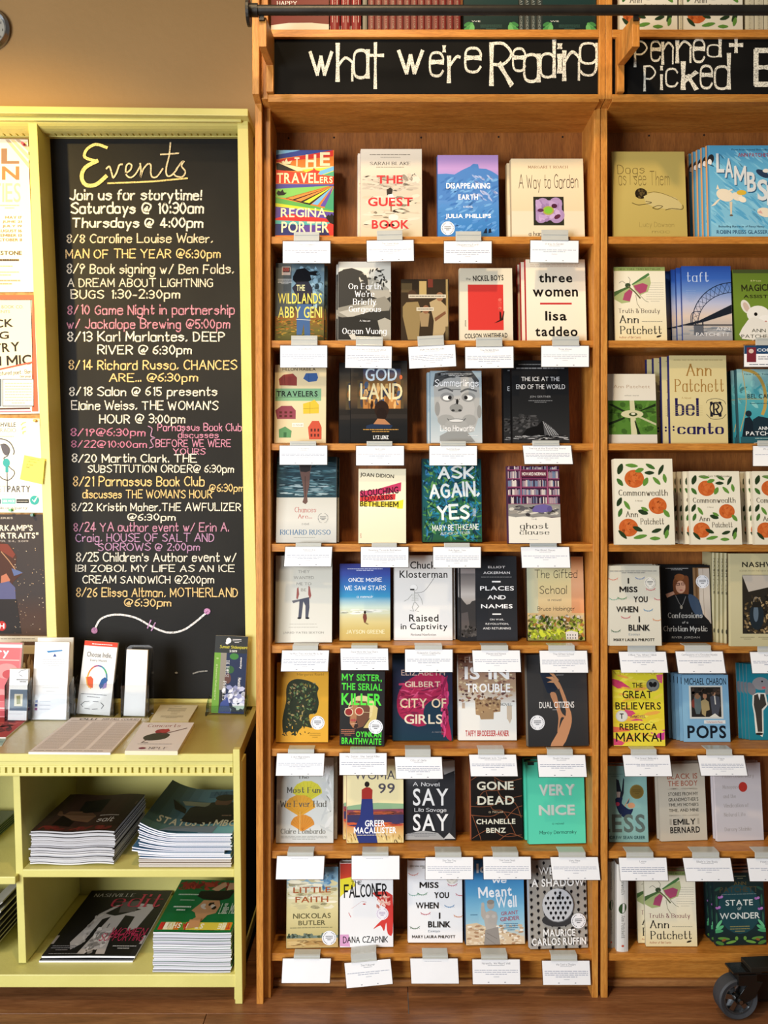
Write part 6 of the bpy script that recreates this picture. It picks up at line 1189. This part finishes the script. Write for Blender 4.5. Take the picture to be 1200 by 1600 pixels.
# clear acrylic holders
def holder(px0, px1, ytop, Yf, label, mat='clear', dep=.05, back=None, round_=False, legs=False, base=0):
    x0, x1 = X(px0, Yf), X(px1, Yf); zt = H-(ytop-HY)*Yf/F; o = ((x0+x1)/2, Yf, zc)
    r = empty('leaflet_holder', o, label, 'leaflet holder'); b = zc+base+(.012 if legs else .0004); zb = H-(back-HY)*(Yf+dep)/F if back else zt+.02
    MB(o).box(x0, x1, Yf-.002, Yf, b, zt).obj('front_panel', M[mat], r, bevel=.0008)
    if round_:
        rr = (x1-x0)*.22; pts = [(x0, b), (x1, b)]+[(x1-rr+rr*math.cos(t), zb-rr+rr*math.sin(t)) for t in [math.pi/2*i/5 for i in range(6)]]+[(x0+rr-rr*math.sin(t), zb-rr+rr*math.cos(t)) for t in [math.pi/2*i/5 for i in range(6)]]
        MB(o).prism([(x, Yf+dep, z) for x, z in pts], (0, .003, 0)).obj('back_panel', M['sleeve'], r)
    else: MB(o).box(x0, x1, Yf+dep, Yf+dep+.002, b, zb).obj('back_panel', M[mat], r, bevel=.0008)
    for x in (x0, x1-.002):
        MB(o).prism([(x, Yf, b), (x, Yf+dep, b), (x, Yf+dep, zb), (x, Yf+dep*.5, zt+(zb-zt)*.5), (x, Yf, zt)], (.002, 0, 0)).obj('side_panel', M[mat], r)
        if legs: MB(o).box(x-.0005, x+.0025, Yf-.01, Yf+dep, zc+.0003, zc+.012).obj('foot', M[mat], r)
    return r
holder(7.5, 44, 1071, YA-.006, 'clear acrylic holder around the narrow photo leaflets', dep=.028, base=.005)
holder(45.5, 109, 1071, YB-.006, 'clear acrylic holder around the scales leaflets', dep=.034)
holder(113, 178, 1069, YI-.006, 'clear acrylic holder around the headphones leaflets', dep=.045)
holder(189, 233, 1071, YI-.012, 'tall rounded clear holder for bookmark strips', dep=.05, back=1008, round_=True)
holder(322, 385, 1103, YS_-.012, 'green-tinted low acrylic holder at the right end of counter', 'green_clear', dep=.04, back=1086, legs=True)

# flat papers on the counter
def flat(name, quad, t, label, artf, cat='leaflet', edge='#e9e4dc', rect=(0, 0, 100, 100), Zb=None, mat='mprint', root=None, n=1):
    zb = (zc if Zb is None else Zb)+.0004; Zt = zb+t
    c = [G(x, y, Zt) for x, y in quad]                     # corners: back-left, back-right, front-right, front-left of the top face
    o = Vector(((c[3].x+c[2].x)/2, c[3].y, zb)); r = root or empty(name, o, label, cat)
    MB(o).prism([(p.x, p.y, zb) for p in c], (0, 0, t)).obj('sheets', cmat(edge, .7), r)
    def fn(u, v, d):
        p = (c[0]*(1-u)+c[1]*u)*(1-v)+(c[3]*(1-u)+c[2]*u)*v; return (p.x-o.x, p.y-o.y, Zt-o.z+d+.0001)
    a = Art(rect, fn); artf(a); a.obj('top_print', r, mat=mat); return r
def art(a):
    a.bg('#ded6d2'); a.t('OLLI', 14, 2, 38, 8, '#2a2624', 'X').t('2019 FALL COURSES', 46, 2, 98, 8, '#5a5250', 'B').r(4, 9.5, 100, 11, '#a89890')
    for i in range(3): a.m(4+i*33, 14, 32+i*33, 92, 26, '#b8aeaa', i, 1.5, False)
    a.m(4, 95, 90, 97.5, 1, '#8a807c')
flat('course_flyer', [(112,1121),(221.5,1122),(172.5,1176),(44.5,1175)], .006, 'newsprint course listing lying flat on the counter', art, 'flyer')
def art(a):
    a.bg('#ddd9da'); a.t('Concerts', 14, 6, 78, 18, '#8a4a44', 'R').e(48, 34, 13, 9, '#8a2a2a').p([20, 52, 40, 40, 66, 44, 62, 60, 40, 66, 24, 64], '#3a3c26', True).l([50, 46, 92, 22], 2.5, '#5a3a34').l([30, 62, 22, 74, 34, 74], 2, '#4a3c34').p([40, 30, 58, 24, 64, 34, 50, 40], '#a83a34').m(16, 76, 82, 80, 1, '#a8a4a8').e(30, 92, 7, 3, '#7a2a3a').t('NPLF', 42, 88, 78, 95, '#77727a', 'R')
flat('concert_booklet', [(223,1129),(303.5,1129),(277.5,1173.5),(195,1173)], .011, 'white booklets with a red and green figure, lying flat on the counter', art, 'booklet', '#e0d8b8')
def art(a): a.bg('#d6cfb4'); a.m(40, 10, 60, 14, 1, '#77725c').m(28, 20, 76, 50, 5, '#8a846c').m(42, 56, 60, 62, 1, '#8a846c').m(20, 70, 80, 86, 3, '#8a846c').r(0, 0, 100, 3, '#a8a080')
flat('booklet', [(251,1101),(309.5,1101.5),(294.5,1126),(235,1126)], .008, 'cream booklet behind the white concert booklets', art, 'booklet', '#c8b888')
def art(a): a.bg('#b0403c', '#a8383a'); a.n(40, 10, 100, 90, ['#8a2c30', '#c05850', '#5a2428'], 30, 14, 5, 4).l([60, 50, 80, 44, 88, 56, 74, 62], 3, '#2a1a1a', True)
flat('coral_magazine', [(-60,1120),(45,1122),(9,1152),(-60,1152)], .004, 'dark coral magazine lying flat at the left end of counter', art, 'magazine')
flat('card', [(-40,1156),(10,1154),(3,1165),(-40,1170)], .0015, 'small teal card at the left edge of the counter', lambda a: (a.bg('#9ab8b4'), a.m(60, 30, 96, 70, 3, '#4a6a74')), 'card')

# ---------------------------------------------------------------- magazines in the cubbyholes
def magazine(x, y, z, w, d, t, wave, cover, label, group, yaw=0, artf=None, page='#dedcdc', shear=0, band=None):
    root = empty('magazine', (x, y, z), label, 'magazine', group, (0, 0, yaw)); nx = 10
    def slab(z0, z1, dx=0):
        mb = MB(); vs = []
        for j in (0, 1):
            for i in range(nx+1):
                u = i/nx; vs += [(u*w+shear*j+dx, j*d, z0+wave(u, j)), (u*w+shear*j+dx, j*d, z1+wave(u, j))]
        k = 2*(nx+1); fs = []
        for i in range(nx):
            a0, b0, a1, b1 = 2*i, 2*i+1, 2*i+2, 2*i+3
            fs += [(a0, a1, b1, b0), (a0+k, b0+k, b1+k, a1+k), (b0, b1, b1+k, b0+k), (a0, a0+k, a1+k, a1)]
        fs += [(0, 1, 1+k, k), (2*nx, 2*nx+k, 2*nx+1+k, 2*nx+1)]
        return mb.add(vs, fs)
    slab(.0004, t-.0006).obj('pages', cmat(page, .6), root)
    slab(t-.0006, t-.0002, .0006).obj('cover', cmat(cover, .25), root)
    if artf:
        a = Art((0, 0, 100, 100), lambda u, v, dd: (u*w+shear*(1-v), (1-v)*d, t+wave(u, 1-v)+dd+.0006)); artf(a); a.obj('cover_print', root, mat='print')
    return root
R = random.Random(11)
def ordn(i): return ['first','second','third','fourth','fifth','sixth','seventh','eighth','ninth','tenth','eleventh','twelfth','thirteenth','fourteenth','fifteenth','sixteenth','seventeenth','eighteenth','nineteenth','twentieth'][i]
Zu = H-(1358.5-HY)*2.215/F; Zl = H-(1523-HY)*2.205/F
# stack A: dark covers
wv = lambda u, j: .0022*math.sin(u*9+.6)+.0016*u
def art(a):
    a.g(0, 0, 100, 100, ['#33271d', '#3a2a20', '#402c22', '#3a261e', '#3c2620', '#38241c', '#3a2a20', '#36261c', '#3a281e', '#30241a', '#2c2018'], True); a.p([30, 20, 60, 12, 62, 50, 34, 55], '#14140f').p([10, 50, 50, 48, 62, 62, 58, 78, 34, 72, 12, 60], '#6a4c34').p([56, 36, 98, 20, 98, 28, 58, 46], '#7a6248').p([20, 60, 40, 70, 40, 88, 18, 86], '#1a1410').n(2, 88, 98, 98, ['#5a2420', '#6a2a24'], 12, 8, 3, 3); a.m(66, 58, 90, 64, 1, '#a89a88').line('salt', 68, 66, 88, 78, '#c8bcac', 'H')
nA = 18; tA = .089/nA; xA = X(47, 2.235)
for i in range(nA):
    top = i == nA-1; e = R.uniform(-.004, .004)
    magazine(xA+e+(.003 if i > 9 else 0), 2.235+R.uniform(-.002, .003), Zu+i*tA+.0034, .226, .272, tA, wv, '#2a241e' if i % 5 else '#1a1614',
             'top magazine of the left stack, dark cover with a brown hand' if top else ordn(nA-1-i)+' magazine from the top of the dark-covered left stack', 'dark magazines in the upper cubbyhole', 0, art if top else None, R.choice(['#b8b6b8', '#c8c6c8', '#a4a2a6', '#d2d0d0']), .004)
# stack B: teal covers, left edge curling up
def art(a):
    a.g(0, 0, 100, 100, ['#3c5450', '#446058', '#4a6a68', '#4f7278', '#527880', '#568088', '#5a8a94', '#6094a0', '#669ca8', '#6aa0ae', '#70a4b2'], True); a.p([50, 6, 100, 2, 100, 20, 52, 22], '#41697a').t('NATIVE', 56, 5, 98, 17, '#2a5468', 'X')
    a.p([36, 46, 52, 36, 60, 32, 88, 32, 100, 40, 100, 78, 60, 82, 34, 76], '#1c1a1a').e(72, 30, 10, 12, '#6a4432').e(72, 21, 12, 8, '#1e1a18').p([24, 34, 58, 34, 56, 44, 30, 42], '#8a8a6a').p([90, 30, 100, 28, 100, 38, 88, 40], '#c8ccc4').p([14, 36, 34, 50, 36, 60, 22, 54], '#24221c').m(50, 60, 90, 66, 1, '#8a6a50')
    a.t('STATUS SYMBOLS', 12, 72, 112, 86, '#cfc6a4', 'X').p([30, 88, 80, 86, 78, 100, 20, 100], '#6a7a8a').p([70, 88, 78, 100, 62, 100], '#a8c4cc')
nB = 20; zB = Zu+.0006
for i in range(nB):
    f = max(0, (i-4)/nB); top = i == nB-1; t_ = .0042
    cw = (lambda f: lambda u, j: (.040*f*max(0, 1-u/.42)**2))(f)
    ex = -.02 if i in (8, 9) else (-.004 if i == 13 else R.uniform(-.004, .001))
    magazine(X(218, 2.225)+ex, 2.225+-.0012*(i%3), zB+i*(t_+.0004)+.0006, .248, .33, t_, cw, '#3f6f96' if i > 4 else '#8a7a68',
             'top magazine of the curling stack, teal cover of a man in black' if top else ordn(nB-1-i)+' magazine from the top of the curling teal stack', 'teal magazines in the upper cubbyhole', 0, art if top else None, R.choice(['#e8e6ea', '#dedde4', '#d4d2da', '#ecebee']) if i > 4 else R.choice(['#d8cfc4', '#c8beb4']), .004)
# stack C: two fashion magazines
def art(a):
    a.g(0, 0, 100, 100, ['#1b1a1a']*11, True); a.r(0, 72, 100, 84, '#b8acA8').r(0, 84, 100, 100, '#232224'); a.p([30, 40, 44, 26, 64, 22, 86, 24, 90, 30, 84, 62, 74, 66, 74, 44, 62, 42, 60, 70, 66, 98, 36, 98, 42, 66, 46, 44, 38, 48, 34, 84, 26, 92, 20, 82, 26, 60], '#b8b0ac').p([48, 20, 72, 18, 70, 36, 52, 38], '#5a5450').n(40, 60, 62, 98, ['#d8d0cc', '#8a8480', '#c4bcb8'], 40, 5, 3, 4).n(26, 40, 36, 90, ['#a8a09c', '#c8c0bc'], 12, 4, 2, 4)
    a.t('NASHVILLE', 8, 6, 58, 12, '#c8c4c0', 'R').line('edit', 36, 8, 96, 28, '#b8304a', 'R', wt=.9).line('WOMEN', 58, 62, 98, 72, '#c8305a', 'H').line('SUPPORTING', 50, 70, 98, 80, '#c8305a', 'H').m(70, 86, 96, 92, 2, '#c8c4c0').m(4, 86, 30, 94, 3, '#8a8688').m(6, 97, 40, 98.5, 1, '#aaa')
fl0 = lambda u, j: 0
zC = Zl+.0002
magazine(X(61, 2.262), 2.262, zC, .256, .375, .006, lambda u, j: 0, '#1b1a1a', 'lower of two black and white fashion magazines in the bottom cubbyhole', 'fashion magazines in the bottom cubbyhole', 0, None, '#e8e6e6', .006)
magazine(X(65, 2.272), 2.272, zC+.0065, .256, .375, .006, lambda u, j: .001*(1-abs(2*u-1)), '#1b1a1a', 'upper fashion magazine of a woman in white, pink lettering', 'fashion magazines in the bottom cubbyhole', .0, art, '#e8e6e6', .006)
# stack D: green covers printed upside down
def art(a):
    def f(p): return [100-q for q in p]
    a.g(0, 0, 100, 100, ['#17703a', '#187440', '#167038']*3+['#187440', '#17703a'], True); a.n(2, 2, 98, 22, ['#7a1c1c', '#8f2a24', '#2a5a2c', '#a83a2c'], 60, 9, 4, 5); a.p([50, 20, 60, 8, 66, 4, 70, 12, 60, 24], '#c89a74').p([72, 6, 82, 6, 84, 18, 72, 22], '#c89a74').p([36, 24, 84, 22, 80, 38, 68, 42, 44, 40, 34, 34], '#1c1c16').p([46, 42, 68, 42, 72, 52, 70, 66, 60, 70, 54, 84, 42, 92, 38, 84, 46, 74, 42, 66, 36, 62, 44, 48], '#c89468').p([46, 50, 64, 46, 66, 54, 50, 58], '#2a201c').n(44, 46, 68, 60, ['#1c1c16', '#d8c8b8'], 8, 4, 3, 3)
    a.r(4, 84, 98, 97, '#d8c84a')
    cs = ['#c8342c', '#e8dfb0', '#5a9a3c', '#f0e8c8', '#d87a2c']
    for i in range(14): a.r(4+i*6.7, 84, 10.2+i*6.7, 97, cs[(i*3) % 5])
    for i, ch in enumerate('THE EAST NASHVIL'): 
        if ch != ' ': a.t(ch, 92-i*5.8, 86, 96.5-i*5.8, 95, '#f4f0e0' if cs[(i*3+1) % 5] != '#e8dfb0' else '#c8342c', 'X', rot=math.pi)
    a.p([40, 80, 54, 78, 56, 92, 42, 96], '#c89468').line('Lillie Mae', 74, 50, 98, 68, '#e8ecd8', 'R').m(8, 30, 36, 36, 1, '#b8d0b8').m(14, 42, 34, 46, 1, '#a8c4a8').m(10, 54, 34, 66, 2, '#dfe8d8')
wd = lambda u, j: .0012*math.sin(u*5+1)
nD = 19; tD = .108/nD
for i in range(nD):
    top = i == nD-1
    magazine(X(239, 2.21)+R.uniform(-.002, .002), 2.214+R.uniform(-.002, .002), Zl+i*tD+.0012, .208, .30, tD, wd, '#1c6a3c' if i % 3 else '#2a2a2c',
             'top magazine of the right stack, green cover printed upside down' if top else ordn(nD-1-i)+' magazine from the top of the green-covered stack', 'green magazines in the bottom cubbyhole', 0, art if top else None, R.choice(['#c8c8ce', '#d8d8dc', '#e2e2e6', '#bcbcc4']), .003)
# left cubbyholes: magazines leaning at the frame edge
Zm = H-(1370-HY)*2.23/F
for i in range(7):
    magazine(X(-150, 2.26), 2.27+i*.002, Zl+.0006+i*.006, .235+i*.004, .30, .0055, (lambda i: lambda u, j: max(0, .13*(u-.45))*(1+.12*i)*(.35+.1*i))(i), '#3a2c26' if i > 4 else '#4a4640', ordn(6-i)+' magazine from the top of the sagging pile at the left edge' if i < 6 else 'top magazine of the sagging pile at the bottom left edge', 'sagging magazines at the left edge', 0, None, R.choice(['#c8c4b4', '#a8a498', '#8a867a']))
for i in range(5):
    magazine(X(-150, 2.40), 2.40, Zm+.0006+i*.006, .232-i*.001, .22, .0055, lambda u, j: 0, '#2c4038', ordn(4-i)+' magazine from the top of the small dark green pile', 'dark green magazines at the left edge', 0, None, '#5a6a5c')

# ---------------------------------------------------------------- black caster at the lower right
K = .86; wc = Vector((X(1149, 2.15), 2.15, .0615*K+.0005))
ct = empty('caster', (wc.x, wc.y, 0), 'large black swivel caster with a grey spoked hub on the floor at lower right', 'caster')
yaw = math.radians(4); ax = Vector((math.sin(yaw), -math.cos(yaw), 0)); o = (wc.x, wc.y, 0)
def sc(pr): return [(r*K, h*K*1.15) for r, h in pr]
MB(o).lathe(sc([(.046, -.018), (.056, -.021), (.0605, -.017), (.0612, 0), (.0605, .017), (.056, .021), (.046, .018)]), wc, ax, 48).obj('tyre', M['rubber'], ct, smooth=True)
hb = MB(o).lathe(sc([(.047, -.012), (.047, .016), (.041, .017), (.040, .006), (.016, .004), (.016, -.004), (.040, -.006)]), wc, ax, 40).obj('rim', M['hub'], ct, smooth=True)
u_ = Vector((math.cos(yaw), math.sin(yaw), 0)); k_ = Vector((0, 0, 1))
for i in range(5):
    t = 2*math.pi*i/5+.4; dv = u_*math.cos(t)+k_*math.sin(t); pv = -u_*math.sin(t)+k_*math.cos(t)
    p0, p1 = wc+dv*.012*K, wc+dv*.043*K
    MB(o).prism([p0-pv*.005+ax*.004, p0+pv*.005+ax*.004, p1+pv*.007+ax*.004, p1-pv*.007+ax*.004], ax*.009).obj('spoke', M['chrome'], hb)
MB(o).cyl(wc-ax*.022*K, wc+ax*.024*K, .013*K, 24).obj('hub', M['gloss'], ct, smooth=True)
MB(o).cyl(wc+ax*.026, wc+ax*.031, .0055, 6).obj('axle_nut', M['chrome'], ct)
for s in (1, -1):
    b0 = wc+ax*(.0235*s)
    MB(o).prism([b0-(u_*.010+k_*.006)*K, b0+(u_*.004-k_*.012)*K, b0+(u_*.045+k_*.010)*K, b0+(u_*.070+k_*.055)*K, b0+(u_*.030+k_*.058)*K, b0+(u_*.012+k_*.035)*K, b0+(-u_*.008+k_*.008)*K], ax*.003*s).obj('fork', M['gloss'], ct, bevel=.0008)
def obx(a, b, h0, h1, name, mat='gloss', bev=.0015, s=.022):
    pts = [wc+u_*a*K-ax*s, wc+u_*b*K-ax*s, wc+u_*b*K+ax*s, wc+u_*a*K+ax*s]
    return MB(o).prism([p+k_*h0*K for p in pts], k_*((h1-h0)*K)).obj(name, M[mat], ct, bevel=bev)
obx(-.006, .052, .046, .078, 'bracket_box', s=.027); obx(-.020, .068, .0782, .085, 'swivel_plate', s=.024)
obx(.032, .13, .0852, .099, 'mounting_plate', 'black', s=.026)
MB(o).box(wc.x+.058, wc.x+.30, 2.19, 2.225, .012, .088).obj('mounting_arm', M['gloss'], ct, bevel=.003)
MB(o).cyl((wc.x+.068, 2.187, .055), (wc.x+.068, 2.191, .055), .004, 10).obj('bolt', M['chrome'], ct)
